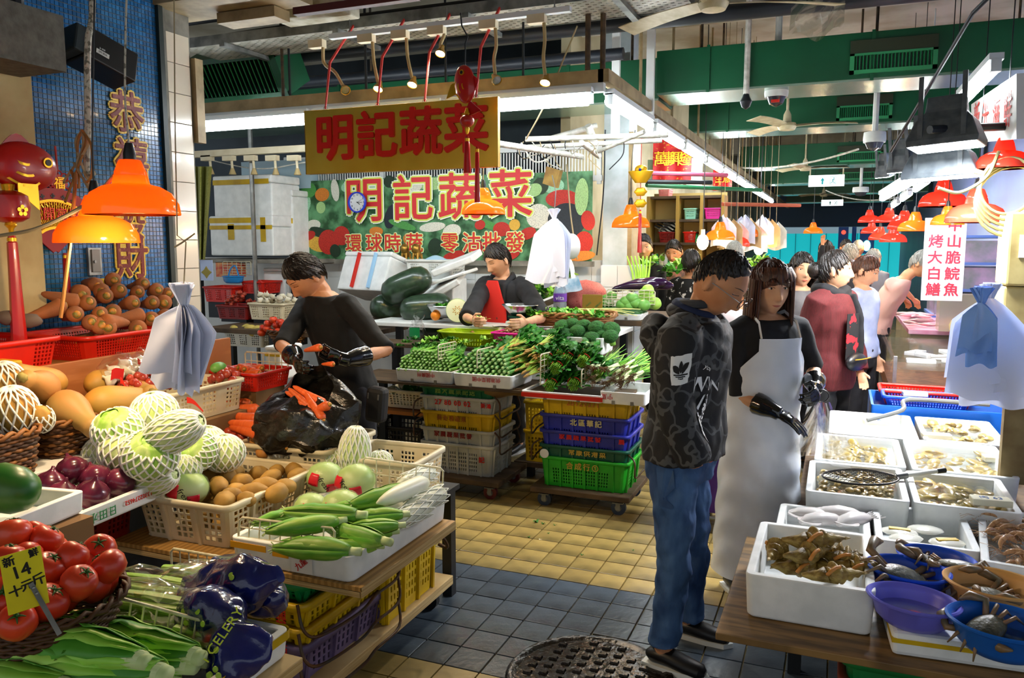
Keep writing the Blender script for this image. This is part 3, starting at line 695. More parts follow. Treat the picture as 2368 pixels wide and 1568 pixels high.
# plywood table
pt = thing('plywood_table', 'double plywood sheet laid over crates carrying potatoes and corn', 'table', (-2.04,2.6,0))
B().bx((-.62,-.36,.552),(.56,.37,.57)).obj('top_sheet', m_ply, pt, False, .002); B().bx((-.6,-.36,.53),(.55,.37,.55)).obj('lower_sheet', m_plye, pt, False, .002)
B().bx((.555,-.36,.532),(.5605,.37,.569)).obj('edge', m_plye, pt, False)

# crates under the plywood
def stackcrate(w, d, h, m, mr=None, tap=.9, rows=None, n=14): return crate(w, d, h, m, rows or [(.14,.3),(.36,.52),(.58,.74)], [(.08,.92, n)], [(.08,.92, int(n*.7))], tap, .006,.035,.45,.03,.014, [(0,.06),(0,.36),(0,.64),(0,.94),(1,.08),(1,.5),(1,.92),(3,.08),(3,.5),(3,.92)], mr)
dl = thing('dolly', 'wooden dolly under the yellow and purple crates by the corn table', 'dolly', (-1.98,2.72,0))
B().bx((-.3,-.42,.1),(.3,.62,.145)).obj('deck', m_plye, dl, False, .004)
def caster(p, x, y, zt, m1, m2):
 c = B().box((0,0,-.012),(.07,.07,.006)); c.box((0,-.024,-.035),(.03,.004,.05)); c.box((0,.024,-.035),(.03,.004,.05))
 f = c.obj('caster_fork', m_steel, p, False, loc=(x, y, zt)); B().tube([(0,-.016,0),(0,.016,0)], zt/2-.002,20).obj('wheel', m1, f, loc=(0,0,-zt/2+.001)); B().tube([(0,-.018,0),(0,.018,0)], .022,14).obj('hub', m2, f, loc=(0,0,-zt/2+.001))
for x, y in ((.22,-.3),(.22,.52),(-.22,.52)): caster(dl, x, y, .1, m_black, m_redd)
YC = []; SP = [('crate', stackcrate(.56,.42,.15, m_pur)),('crate', stackcrate(.56,.42,.11, m_yel)),('crate', stackcrate(.56,.42,.11, m_yel)),('crate', stackcrate(.5,.38,.08, m_grn))]
for P, z, l in zip(SP, (.146,.25,.345,.44),('muddy purple plastic crate at the bottom of the stack under the plywood', 'lower yellow plastic crate stacked on the purple crate', 'upper yellow plastic crate with red characters below the plywood', 'green plastic crate topmost of the stack under the plywood')):
 last = put(P, l, 'crate', (-1.95,2.53, z),(0,0, PI/2), group='crates under the plywood'); YC.append(last)
put(('crate', stackcrate(.46,.3,.38, m_yel, rows=slots(7,.1,.85))), 'tall yellow slatted crate with torn labels behind the crate stack', 'crate', (-1.85,2.98,.146),(0,0, PI/2), group='crates under the plywood')
m_redink = mat('red ink', 'c01810', .6); m_dred = mat('dark red ink', '8a1a1a', .6); m_goldink = mat('gold ink', 'b59a3a', .5); m_blkink = mat('black ink', '15130f', .7); m_grnink = mat('green ink', '1f7a44', .6); m_bluink = mat('blue ink', '2a5a9a', .6)
for k, c in enumerate('興泰金中'):
 z = (.405,.365,.315,.27)[k]; o = text('crate_lettering', c, .05, m_redink, None, tr(-1.82,2.232-.004, z) @ FRONT); adopt(o, YC[2 if k < 2 else 1])
def hbar(P, r, par): return adopt(B().tube(bez(P, 5), r, 7).obj('wire_handle', m_iron2), par)
for k, z in enumerate((.42,.31,.2)): hbar([(-1.74,2.22, z+.05),(-1.7,2.2, z-.03),(-1.66,2.24, z-.06),(-1.63,2.45, z-.06),(-1.62,2.55, z-.03),(-1.62,2.72, z-.02),(-1.67,2.8, z+.06)], .006, YC[2-k])
hbar([(-1.55,2.93,.53),(-1.53,2.97,.47),(-1.54,3.0,.43),(-1.58,3.0,.44)], .008, pt)

# potato crate with its contents
PCR = crate(.46,.62,.18, m_crm, [(.12+.145*i, .12+.145*i+.1) for i in range(5)], [(.06,.26,3),(.39,.6,3),(.72,.93,3)], [(.06,.2,3),(.3,.46,4),(.56,.72,4),(.82,.95,3)], .9,.005,.03,.72,.022,.012, [(0,.33),(0,.66),(1,.25),(1,.5),(1,.78)])
put(('produce_crate', PCR), 'cream plastic crate of potatoes on the plywood table', 'crate', (-2.37,2.62,.571),(0,0,.03), group='cream produce crates')
k = 0
for px, py in ((480,1105),(505,1125),(525,1105),(545,1135),(520,1160),(560,1115),(600,1095),(625,1105),(640,1090),(660,1125),(615,1125),(545,1095),(680,1088),(590,1140),(570,1155),(640,1140),(690,1100),(535,1150)):
 p = Z(px, py, .735 if py > 1120 else .72); put(P_pot[k % 3], 'brown potato lying loose in the cream crate', 'potato', p, (R.uniform(-.4,.4), R.uniform(-.4,.4), R.uniform(0,6)), R.uniform(.95,1.2), 'potatoes in the cream crate'); k += 1
for k in range(26): put(P_pot[k % 3], 'brown potato lying loose in the cream crate', 'potato', (-2.37+R.uniform(-.15,.15),2.62+R.uniform(-.23,.23),.63+R.uniform(0,.04)),(0,0, R.uniform(0,6)),1.15, 'potatoes in the cream crate')
# lettuces wrapped in printed film
m_pfilm = mat('printed film', 'ffffff', .12, trans=.9, alpha=.22, bump=.6, bscale=30)
lh = B().ell((0,0,0),(.075,.07,.062),24,14, lambda d: 1+.06*noise.noise(d*4)).mesh('lettuce_head', mat('iceberg', 'a9cf6a', .4, col2='d6e6a8', scale=5))
lfm = B().ell((0,0,0),(.08,.076,.067),24,14, lambda d: 1+.04*noise.noise(d*7)).mesh('film_wrap', m_pfilm)
rp = B().grid(6,4, lambda u, v: (.081*math.sin((u-.5)*.55+.5)*math.cos((v-.5)*.5-.1),-.079*math.cos((u-.5)*.55+.5)*math.cos((v-.5)*.5-.1),.07*math.sin((v-.5)*.5-.1)),.0006).mesh('red_print', mat('red print', 'c41230', .3))
rp2 = B().grid(6,4, lambda u, v: (.081*math.sin((u-.5)*.6-.5)*math.cos((v-.5)*.7+.35),-.079*math.cos((u-.5)*.6-.5)*math.cos((v-.5)*.7+.35),.07*math.sin((v-.5)*.7+.35)),.0006).mesh('red_print', mat('red emblem', 'd01c2c', .3))
ftx = textmesh('print_lettering', 'fresh', .032,.0004, m_blkink)
for px, py, z, a, s, l in ((432,1130,.75,.3,1.15, 'film-wrapped iceberg lettuce lying at the front of the potato crate'),(752,1105,.72,.2,1.1, 'film-wrapped lettuce with red print leaning on the potato crate rim'),(822,1112,.74,-.2,1.15, 'film-wrapped lettuce with red emblem, topmost behind the corn'),(790,1175,.7,.1,1.12, 'film-wrapped lettuce with red emblem just behind the corn cobs'),(720,1175,.68,.5,.95, 'half hidden film-wrapped lettuce beside the potato crate corner')):
 t = put(('wrapped_lettuce', [('lettuce_head', lh),('film_wrap', lfm),('red_print', rp),('red_print', rp2)]), l, 'lettuce', Z(px, py, z),(.2,.3*a, .25+a), s, 'wrapped lettuces')
 o = link('print_lettering', ftx, t, auto=False); o.matrix_local = tr(.01,-.0805,.012) @ FRONT @ rz(-1.0)
# corn tray
CT = tub(.54,.74,.1,.028,.03,.97,.02)
ct = thing('foam_tray', 'white polystyrene tray of corn and daikon wrapped in film at the table corner', 'tray', (-1.79,2.61,.571))
CT.obj('tray_body', m_styro, ct, bevel=.004); B().bx((-.262,-.369,.062),(-.1,-.366,.085)).bx((-.07,-.369,.055),(.0,-.3665,.075)).obj('orange_tape', mat('orange tape', 'd89a1c', .3), ct, False)
B().grid(3,3, lambda u, v: ((u-.5)*.09+.1*v*0,-.3715,.012+v*.07),.001).obj('label', mat('paper label', 'e6e4e0', .5), ct, loc=(.06,0,0)); text('label_print', '九龍', .03, m_redink, ct, tr(.06,-.374,.045) @ FRONT @ rz(.7))
cc = [(575,1215,700,1180,.72),(600,1230,780,1205,.74),(590,1265,810,1275,.68),(640,1182,825,1190,.75),(720,1210,885,1250,.70),(745,1180,880,1165,.74),(760,1180,945,1130,.76),(800,1225,920,1215,.71),(830,1200,930,1190,.72),(760,1260,870,1262,.67),(640,1260,760,1265,.65),(820,1240,905,1230,.68)]
for k, (ax, ay, bx_, by, z) in enumerate(cc):
 tip = Z(ax, ay, z); end = Z(bx_, by, z+.0); d = (tip-end); e = along(end, tip).to_euler(); put(P_corn, 'green corn cob ' + ('at the back left whose tip points left', 'second from the top at the left', 'lowest at the front left', 'lying on top across the left pile', 'steeply crossing in the middle', 'behind the middle one', 'leaning highest towards the daikons', 'short one at the right of the pile', 'small one next to the bare daikon end', 'low at the front right', 'half buried at the front', 'low at the right edge of the tray')[k], 'corn', end, (R.uniform(0,6), e.y, e.z), max(.85, min(1.12, d.length/.27)), 'corn cobs on the foam tray')
for k, (ax, ay, bx_, by, z, P) in enumerate(((860,1150,1000,1090,.735, P_daikn),(880,1160,985,1115,.765, P_daik),(930,1180,1025,1140,.71, P_daikn),(915,1205,990,1170,.69, P_daikn),(870,1215,955,1190,.67, P_daik))):
 tip = Z(ax, ay, z); end = Z(bx_, by, z); e = along(end, tip).to_euler(); put(P, ('large netted daikon at the back edge of the foam tray', 'bare white daikon with green shoulder, topmost on the tray', 'netted daikon at the right corner of the tray', 'netted daikon lower at the tray edge', 'bare daikon end beside the corn cobs')[k], 'daikon', end, (0, e.y, e.z),1.05, 'daikons on the tray')
# netted cabbages behind the wrapped lettuces
for px, py, z, s, l, P in ((820,1048,.78,.95, 'upright netted cabbage standing above the wrapped lettuces', P_long),(768,1062,.74,.72, 'small netted cabbage left of the upright one', P_cab2),(728,1070,.7,.6, 'small netted cabbage by the potato crate edge', P_cab2),(878,1070,.72,.7, 'small netted cabbage at the back right of the tray', P_cab2),(850,1085,.7,.62, 'half hidden netted cabbage under the wire rack', P_cab)):
 put(P, l, 'cabbage', Z(px, py, z),(0,.1, R.uniform(0,6)), s, 'netted cabbages behind the corn')
# white wire racks
def rack(name, a, b, c, nx, ny, label):           # a,b top corners, c bottom under a
 a = V(a); b = V(b); c = V(c); x = (b-a).normalized(); zz = (a-c).normalized(); y = zz.cross(x).normalized(); zz = x.cross(y)
 M = Matrix((( x.x, y.x, zz.x, c.x),(x.y, y.y, zz.y, c.y),(x.z, y.z, zz.z, c.z),(0,0,0,1)))
 o = wire_panel((b-a).length, (a-c).length, nx, ny).obj(name, m_wire, label=label, cat='wire rack'); o.matrix_world = M; return o
a = Z(553,1196,.74); b = Z(773,1222,.74); rack('wire_rack', a, b, a+V((.005,-.03,-.175)),9,5, 'white wire grid leaning on the front of the corn tray')
a = Z(395,1268,.665); b = Z(610,1305,.665); rack('wire_rack', a, b, a+V((0,0,-.09)),10,1, 'cream wire rack standing on the front edge of the plywood')
a = Z(832,1057,.83); b = Z(1017,1083,.8); rack('wire_rack', a, b, a+V((0,.02,-.14)),6,2, 'white wire rack behind the daikons')

# near table with celery, tomatoes and romaine
nt = thing('front_table', 'low plywood table at the bottom left under celery and romaine', 'table', (-1.75,1.15,0))
B().bx((-.6,-.7,.62),(.47,.5,.655)).obj('table_top', m_plye, nt, False, .003)
for x, y in ((-.5,.4),(.4,.4),(.4,-.6)): B().bx((x-.03, y-.03,0),(x+.03, y+.03,.62)).obj('leg', m_dark, nt, False)
cy = thing('foam_tray', 'white polystyrene tray with yellow tape under the blue celery bags', 'tray', (-1.62,1.42,.656),.02)
tub(.62,.46,.075,.03,.03,.97,.02).obj('tray_body', m_styro, cy, bevel=.004); B().loft([rrect(.624,.464,.03, z, 4) for z in (.052,.076)], 0,0).obj('yellow_tape', m_yel, cy)
m_bblue = mat('blue celery film', '080c34', .16, col2='101a60', scale=6, bump=.5, bscale=16, coat=.5); m_dotg = mat('green dots', '9ab83a', .4)
def crumple(P, rs, s, k, n=20):                  # bag skin round a path
 P = [V(p) for p in P]; m = len(P)-1; u = [i/4 for i in range(4*m+1)]; q = lambda x: rs[int(x)]+(rs[min(m, int(x)+1)]-rs[int(x)])*(x-int(x))
 b = B().tube(bez(P, 4), [q(x) for x in u], n+12); b.v = [tuple(V(p)+V((noise.noise(V(p)*s+V((k, 0,0))), noise.noise(V(p)*s+V((0, k+9,0))), noise.noise(V(p)*s+V((3,0, k)))))*.028+V((noise.noise(V(p)*s*3.3), noise.noise(V(p)*s*3.1+V((5, k, 0))), noise.noise(V(p)*s*2.9+V((k, 2,7)))))*.011) for p in b.v]; return b
def celery_bag(a, b, c, label, k):
 # clear half with ribs of celery inside, blue printed half twisted shut
 a = V(a); b = V(b); c = V(c); t = thing('celery_bag', label, 'celery', a, group='bagged celery'); A = lambda p: V(p)-a
 q = (b-a); st = B()
 for i in range(7):
  o = V((R.uniform(-.03,.03), R.uniform(-.025,.025), R.uniform(-.02,.03))); B().tube([A(a)+o, A(a.lerp(b, .5))+o*1.1, A(b)+o*.9], [.013,.016,.014], 8, flat=.6).obj('celery_stalk', m_leafl, t)
 crumple([A(a.lerp(b, u)) for u in (0,.15,.35,.55,.75,.95,1.05)], [.03,.05,.06,.062,.06,.058,.05], 9, k).obj('clear_film', m_plastic, t)
 f = crumple([A(b.lerp(c, u)) for u in (-.25,.05,.3,.5,.7,.85,1)], [.064,.07,.075,.07,.058,.04,.018], 10, k+5,24).obj('blue_film', m_bblue, t)
 for i in range(9):
  u = R.uniform(.0,.7); p = A(b.lerp(c, u)); d = V((R.uniform(-.2,.6),-1, R.uniform(-.1,1))).normalized()
  B().lathe([(.008,0),(.007,.002),(0,.0025)], 10).obj('print_dot', m_dotg, t, loc=p+d*.075, rot=d.to_track_quat('Z', 'Y').to_euler())
 return t, f
c1, _ = celery_bag(Z(250,1390,.78),Z(470,1420,.78),Z(560,1440,.8), 'bagged celery lying left of the blue bag tops', 1)
celery_bag(Z(290,1345,.76),Z(480,1370,.78),Z(640,1330,.86), 'bagged celery at the back whose blue bag top sticks up', 2)
celery_bag(Z(400,1330,.73),Z(540,1345,.74),Z(650,1390,.78), 'bagged celery at the back right under the wire rack', 3)
c4, _ = celery_bag(Z(420,1470,.74),Z(545,1500,.74),Z(540,1570,.72), 'bagged celery at the front whose blue film reads celery', 4)
for w, px, py, an in (('I CELERY', 535,1470,1.15),('STALK', 480,1400,.95)):
 p = Z(px, py, .79)+V((.02,-.05,.03)); o = text('bag_lettering', w, .035, mat('lime print', 'c9d83a', .4), None, None); o.matrix_world = tr(*p) @ rz(.25) @ rx(.9) @ rz(an); adopt(o, c4 if w[0] == 'I' else c1)
# romaine heads in front of a wire rack
for k, (px, py, z, an, s) in enumerate(((455,1520,.78,3.0,1.0),(440,1540,.76,3.1,1.05),(375,1560,.80,2.98,1.05),(300,1572,.78,3.15,1.0),(475,1530,.73,2.9,.9),(330,1530,.83,3.0,1.0),(240,1580,.74,3.2,1),(150,1590,.78,3.1,1.0),(410,1590,.72,3.05,1))):
 put(P_rom, 'romaine lettuce head ' + ('topmost at the right end of the pile', 'just below the topmost at the right', 'with its foot in the middle of the pile', 'with its foot left of the middle', 'lowest at the right by the wire rack', 'lying highest in the middle', 'at the lower left', 'furthest left at the bottom edge', 'cut by the bottom edge below the middle')[k], 'lettuce', Z(px, py, z),(R.uniform(-.5,.5), R.uniform(-.08,.06), an+.2), s*1.25, 'romaine heads in the front pile')
a = Z(218,1370,.86); b = Z(487,1443,.8); rack('wire_rack', a, b, a+V((0,-.01,-.19)),9,2, 'cream wire rack between the romaine and the celery')
# tomatoes in their basket
tbk = put(('wicker_basket', wicker(.44,.34,.12,13,30, m_wick, mat('wicker mid', '4a2c12', .6),.8,.15)), 'dark wicker basket heaped with tomatoes at the left edge', 'basket', (-1.8,1.26,.77),(0,0,.35), group='wicker baskets')
B().bx((-.16,-.13,0),(.16,.13,.11)).obj('crate_stand', m_redd, label='dark red crate holding up the tomato basket', cat='crate', smooth=False, loc=(-1.8,1.26,.657), rot=(0,0,.35))
tl = [(30,1235,1.0),(75,1240,.97),(105,1250,.97),(165,1290,.98),(110,1315,.97),(230,1275,.95),(250,1312,.95),(180,1350,.95),(85,1320,.93),(20,1300,.98),(60,1290,.96),(125,1280,.93),(110,1395,.93),(40,1440,.92),(10,1380,.93),(215,1355,.91),(70,1360,.93),(150,1335,.92),(20,1340,.95),(85,1415,.9),(195,1315,.92),(140,1380,.9),(30,1400,.9),(235,1345,.9)]
for k, (px, py, z) in enumerate(tl): put((P_tom, P_tom2)[k % 2], 'ripe red tomato heaped in the wicker basket at the left edge', 'tomato', Z(px, py, z),(R.uniform(-.8,.8), R.uniform(-.8,.8), R.uniform(0,6)), R.uniform(.92,1.08), 'tomatoes in the left basket')
# price tag
pg = thing('price_tag', 'yellow handwritten price tag on a metal stake among the tomatoes', 'price tag', Z(75,1480,.8))
base = Z(75,1480,.8); ctr = Z(57,1345,.985); e1 = (Z(115,1395,.95)-Z(5,1300,1.0))
x = (DD(78,1262,1.62)-DD(0,1284,1.58)).normalized(); up = (DD(0,1284,1.58)-DD(30,1425,1.6)).normalized(); n_ = x.cross(up).normalized(); up = n_.cross(x)
w = .073; h = .122; o0 = DD(57,1342,1.6); TM = Matrix(((x.x, up.x, n_.x, o0.x),(x.y, up.y, n_.y, o0.y),(x.z, up.z, n_.z, o0.z),(0,0,0,1))); TI = pg.matrix_world.inverted() @ TM if 0 else tr(-base) @ TM
pnl = B().box((0,0,0),(w, h, .003)).obj('panel', mat('yellow card', 'e6d80a', .4, col2='d6c408', scale=9), pg, False, .001); pnl.matrix_local = TI
for s, sz, px, py in (('新', .022,-.022,.045),('鮮', .018,.022,.05),('14', .036,-.004,.02),('十', .026,-.018,-.018),('元', .024,.003,-.012),('斤', .026,.024,-.008)): text('handwriting', s, sz, m_blkink, pg, TI @ tr(px, py, .0022) @ rz(.12), ext=.0004, off=.0008)
stk = B().box((0,-.075,.0045),(.0095,.13,.002)).obj('stake', m_steel, pg, False); stk.matrix_local = TI @ rz(.28) @ tr(.006,-.0,0)
for y in (-.022,-.036):
 q = B().lathe([(.004,0),(.003,.0025),(0,.003)], 10).obj('screw', m_steel, pg); q.matrix_local = TI @ rz(.28) @ tr(.006, y, .0055)

# red onions on a printed foam tray over a red crate
rc = put(('crate', crate(.5,.34,.17, m_redd, slots(5,.15,.8), [(.05,.3,5),(.4,.62,5),(.72,.95,5)], [(.1,.9,8)], .93,.006,.03,.55,.02,.01)), 'dark red slotted crate under the red onion tray', 'crate', (-2.8,2.1,.571),(0,0, PI/2+.06))
ot = thing('foam_tray', 'printed white polystyrene tray of red onions', 'tray', (-2.62,2.08,.742),.1)
tub(.36,.48,.07,.028,.02,.96,.018).obj('tray_body', m_styro, ot, bevel=.003)
text('tray_print', '13302274652', .026, m_redink, ot, tr(.183,.1,.042) @ SIDE @ rz(PI)); text('tray_print', '日田水谷', .04, m_grnink, ot, tr(.183,-.1,.038) @ SIDE @ rz(PI), space=1.3); text('tray_print', '永興果菜', .03, m_redink, ot, tr(0,-.243,.04) @ FRONT @ rz(PI))
for px, py, z, l in ((115,1125,.85, 'red onion at the left end of the tray'),(167,1090,.88, 'red onion highest at the back of the tray'),(222,1110,.85, 'red onion partly hidden between two others at the back'),(143,1150,.82, 'red onion with pale roots showing at the front'),(213,1145,.83, 'red onion with a split dark skin at the front'),(275,1117,.83, 'red onion at the right end of the tray')):
 put(P_onion, l, 'onion', Z(px, py, z),(R.uniform(-.9,.9), R.uniform(-.6,.6), R.uniform(0,6)),1.15, 'red onions on the printed tray')
# papaya on its tray at the very left
pt2 = thing('foam_tray', 'white polystyrene tray at the left edge holding a green papaya', 'tray', Z(10,1215,.9),.15)
tub(.3,.34,.07,.026,.02,.96,.016).obj('tray_body', m_styro, pt2, bevel=.003); text('tray_print', '永 日 永', .03, m_redink, pt2, tr(.0,-.172,.035) @ FRONT @ rz(PI))
B().tube([(-.12,0,0),(-.08,0,0),(-.03,0,0),(.03,0,0),(.07,0,0),(.09,0,0),(.095,0,0)], [.02,.06,.075,.072,.055,.03,.008], 20).obj('papaya', mat('papaya skin', '1f5a1a', .35, col2='6a8a34', scale=3, lo=.5, hi=.8), label='dark green papaya at the left edge of the picture', cat='papaya', loc=Z(18,1130,1.02), rot=(0,.1,.2))
B().bx((-.17,-.17,0),(.17,.17,.22)).obj('carton', mat('brown carton', '7a5a34', .8), label='carton raising the papaya tray', cat='box', smooth=False, loc=V(pt2.location)-V((0,0,.223)))

# wicker baskets of squash
put(('wicker_basket', wicker(.34,.3,.16,12,24, m_wick, m_wick2,.88,.06)), 'dark wicker basket with netted melon at the far left bench', 'basket', (-2.98,1.95,.881),(0,0,.05), group='wicker baskets')
put(('wicker_basket', wicker(.34,.34,.14,11,24, m_wick, m_wick2,.88,.06)), 'dark wicker basket under the butternut squash', 'basket', (-3.06,2.36,.881),(0,0,.05), group='wicker baskets')
nm = netmesh(.088,.088,.1,15,.1, PI-.2,.004)
for px, py, X, s, l in ((32,950,-2.95,1.0, 'netted melon standing in the left wicker basket'),(12,885,-3.15,.9, 'netted melon behind at the left edge of the picture')):
 put(('melon', [('fruit', B().ell((0,0,0),(.08,.08,.092),22,14).mesh('fruit', m_squash2)),('foam_net', nm)]), l, 'melon', XX(px, py, X),(.2,.1,0), s, 'netted melons')
put(('yam', [('root', B().ell((0,0,0),(.04,.035,.05),16,12, lambda d: 1+.15*noise.noise(d*2.5)).mesh('root', m_pot)),('foam_net', netmesh(.046,.042,.055,11,.9, PI-.3,.003))]), 'pale yam in a foam net at the right of the melon basket', 'yam', XX(95,968,-2.88),(.3,.4,0),1.1)
for k, (px, py, X, ex, ey, eX, s, P, l) in enumerate(((105,905,-3.12,42,868,-2.95,1.0, P_sq, 'butternut squash whose cut stalk points at the viewer on the far left'),(120,925,-3.05,190,975,-2.86,1.1, P_sq, 'butternut squash hanging over the basket rim stalk first'),(205,890,-3.1,290,880,-3.15,.95, P_sq2, 'rounded orange squash standing behind the long one'),(195,935,-2.95,330,930,-2.9,1.15, P_sq2, 'longest brown squash lying in front of the others'),(290,905,-3.05,350,905,-2.85,.8, P_sq, 'squash end with a thick corky stalk by the red onions'),(150,890,-3.2,100,880,-3.2,.9, P_sq2, 'ribbed yellow squash half hidden at the back'),(160,945,-3.1,240,960,-3.05,.9, P_sq2, 'orange squash underneath in the second basket'))):
 a = XX(px, py, X); e = along(a, XX(ex, ey, eX)).to_euler(); put(P, l, 'squash', a, (0, e.y, e.z), s, 'butternut squashes')
# cabbages
for k, (px, py, z, s, P, l, ro) in enumerate(((272,995,1.0,1.1, P_cab, 'netted cabbage with an open yellow-green top at the left of the pile', (.5,.1,0)),(357,955,1.03,1.1, P_cab2, 'fully netted cabbage at the back of the pile', (.2,0,0)),(400,1000,1.02,1.0, P_long, 'long netted cabbage lying on its side across the pile', (.2,1.15,.5)),(288,1045,.92,1.08, P_cab2, 'netted cabbage below the open-topped one', (0,.4,1)),(347,1052,.93,1.18, P_cab, 'netted cabbage with a glossy bare top at the front of the pile', (.65,0,1)),(240,1050,.87,.95, P_cab2, 'netted cabbage at the far left foot of the pile', (0,0,2)),(452,1042,.88,1.0, P_cab, 'netted cabbage with a dark green side showing', (.9,.3,0)),(517,1048,.84,1.0, P_cab2, 'netted cabbage behind the potato crate corner', (.1,0,1)),(478,1028,.86,1.0, P_cab2, 'netted cabbage between the two at the right', (0,.2,0)),(350,1108,.82,.92, P_long, 'flattened netted cabbage in front by the potato crate', (.3,1.3,.4)),(425,1085,.82,.8, P_cab2, 'small netted cabbage low at the front', (.0,0,0)),(225,1080,.82,.7, P_cab2, 'small netted cabbage behind the red onions', (0,.3,0)),(300,1085,.82,.85, P_cab2, 'netted cabbage squeezed under the front of the pile', (0,0,1)),(310,1010,.85,1.0, P_cab2, 'netted cabbage hidden in the middle of the pile', (0,0,1)),(400,1055,.83,1.0, P_cab2, 'netted cabbage buried right of the glossy one', (0,0,1)))):
 put(P, l, 'cabbage', Z(px, py, z), ro, s, 'netted cabbages in the pile')
# crate with small onions in nets, garlic bags and the red-netted ones
put(('produce_crate', crate(.5,.34,.16, m_crm, slots(5,.12,.8), [(.06,.26,4),(.4,.6,4),(.74,.94,4)], [(.08,.9,9)], .92,.005,.03,.7,.02,.01)), 'cream crate of red-netted small onions below the white bags', 'crate', (-3.02,3.02,.9),(0,0, PI/2), group='cream produce crates')
B().bx((-.2,-.28,0),(.2,.3,.14)).obj('crate_stand', mat('brown carton', '7a5a34', .8), smooth=False, label='carton under the crate of small onions', cat='box', loc=(-3.02,3.0,.757))
def bagged(kind, P, spots, r, m, label, cat, lab1, net=True):
 for k, p in enumerate(spots): put(P, lab1, cat, p, (R.uniform(-1,1), R.uniform(-1,1), R.uniform(0,6)), r*R.uniform(.9,1.1), label)
m_rednet = mat('red net', 'd0200e', .5)
def cluster(c, n, rx_, ry_, rz_): return [V(c)+V((rx_*math.sqrt(i/n)*math.cos(2.4*i), ry_*math.sqrt(i/n)*math.sin(2.4*i), rz_*(1-i/n)+R.uniform(-.008,.008))) for i in range(n)]
bagged('garlic', P_garlic, [XX(px, py, X) for px, py, X in ((262,858,-3.1),(285,842,-3.15),(305,848,-3.12),(275,872,-3.05),(258,880,-3.03),(300,868,-3.06),(290,860,-3.05),(320,838,-3.18),(350,855,-3.1),(340,848,-3.15),(250,870,-3.08))], 1.05, None, 'garlic bulbs in the left net bag', 'garlic', 'white garlic bulb in the net bag behind the squash')
p = XX(288,858,-3.09); crumple([p+V((0,-.12,-.03)), p+V((0,-.06,0)), p+V((0,.03,.01)), p+V((-.02,.1,.04)), p+V((-.03,.13,.09))], [.03,.07,.075,.04,.01], 12,3).obj('garlic_net', m_plastic, label='clear net bag around the garlic behind the squash', cat='bag')
B().grid(6,4, lambda u, v: (0,(u-.5)*.075,(v-.5)*.05+.006*math.sin(u*5)),.001).obj('garlic_label', m_redink, label='crumpled red label on the garlic bag', cat='label', loc=XX(272,865,-2.99), rot=(0,.2,.1))
bagged('shallot', P_shal, cluster(XX(335,885,-2.98)-V((0,0,.03)),34,.09,.16,.07),1.05, None, 'small red onions by the garlic', 'onion', 'small red onion heaped in the cream crate under the bags')
bagged('shallot', P_shal, cluster(XX(520,872,-2.98)-V((0,0,.02)),14,.07,.08,.06),1.25, None, 'small red onions in the right bunch', 'onion', 'small red onion bunched at the far end of the cream crate')
for a, b, l in ((((318,835,-3.1)),(345,865,-3.0), 'red tie band of the garlic bag'),((278,880,-2.95),(292,898,-2.93), 'short red tie band in front of the garlic'),((432,925,-2.75),(470,948,-2.7), 'red tie band beside the carrots')):
 A = XX(*a); C = XX(*b); B().grid(6,2, lambda u, v: A.lerp(C, u)+V((0,(v-.5)*.0,(v-.5)*.03*(1-.7*u)+.01*math.sin(u*4))),.001).obj('tie_band', m_rednet, label=l, cat='band')
B().ell((0,0,0),(.035,.05,.03),16,10).obj('small_melon', m_gourd, label='small green melon behind the right onion bunch', cat='melon', loc=XX(505,850,-3.0))
# crate with carrots and onions left of the black bag
put(('produce_crate', crate(.5,.46,.2, m_crm, slots(6,.1,.8), [(.06,.26,4),(.4,.6,4),(.74,.94,4)], [(.08,.3,4),(.4,.6,4),(.7,.92,4)], .92,.005,.03,.7,.022,.012)), 'cream crate of carrots and onions beside the black bag', 'crate', (-2.42,3.22,.6),(0,0,.05), group='cream produce crates')
put(('produce_crate', crate(.4,.34,.2, m_crm, slots(6,.1,.8), [(.06,.3,4),(.4,.6,4),(.7,.94,4)], [(.08,.9,9)], .92,.005,.03,.7,.022,.012)), 'cream crate under the black plastic bag', 'crate', (-1.94,3.22,.571),(0,0,.05), group='cream produce crates')
ct2 = thing('counter', 'dark counter carrying the carrot crates in front of the man in black', 'counter'); B().bx((-2.7,2.98,.545),(-1.7,3.46,.569)).obj('board', m_dark, ct2, False)
for x in (-2.65,-1.74): B().bx((x-.025,3.39,0),(x+.025,3.44,.545)).obj('leg', m_dark, ct2, False)
q = DD(582,893,4.45); put(('basket', crate(.32,.3,.1, m_redp, slots(4,.15,.8), [(.06,.94,16)], [(.06,.94,14)], .9,.004,.02,.5,.014,.01)), 'red basket of carrots in front of the foam box', 'basket', q); B().bx((-.13,-.12,.57-q.z),(.13,.12,0)).obj('carton', mat('brown carton', '7a5a34', .8), smooth=False, label='carton under the red carrot basket', cat='box', loc=q-V((0,0,.002)))
for k in range(7): put(P_carrot2, 'carrot in the small red basket', 'carrot', q+V((-.1+.035*k, -.06+.03*(k % 3),.09+.015*(k % 2))),(0,.1,1.2+.3*k),.9, 'carrots in the small red basket')
a = q+V((-.15,.13,.17)); rack('wire_rack', a, a+V((.3,0,0)), a-V((0,0,.1)),7,2, 'cream wire rack behind the red carrot basket')
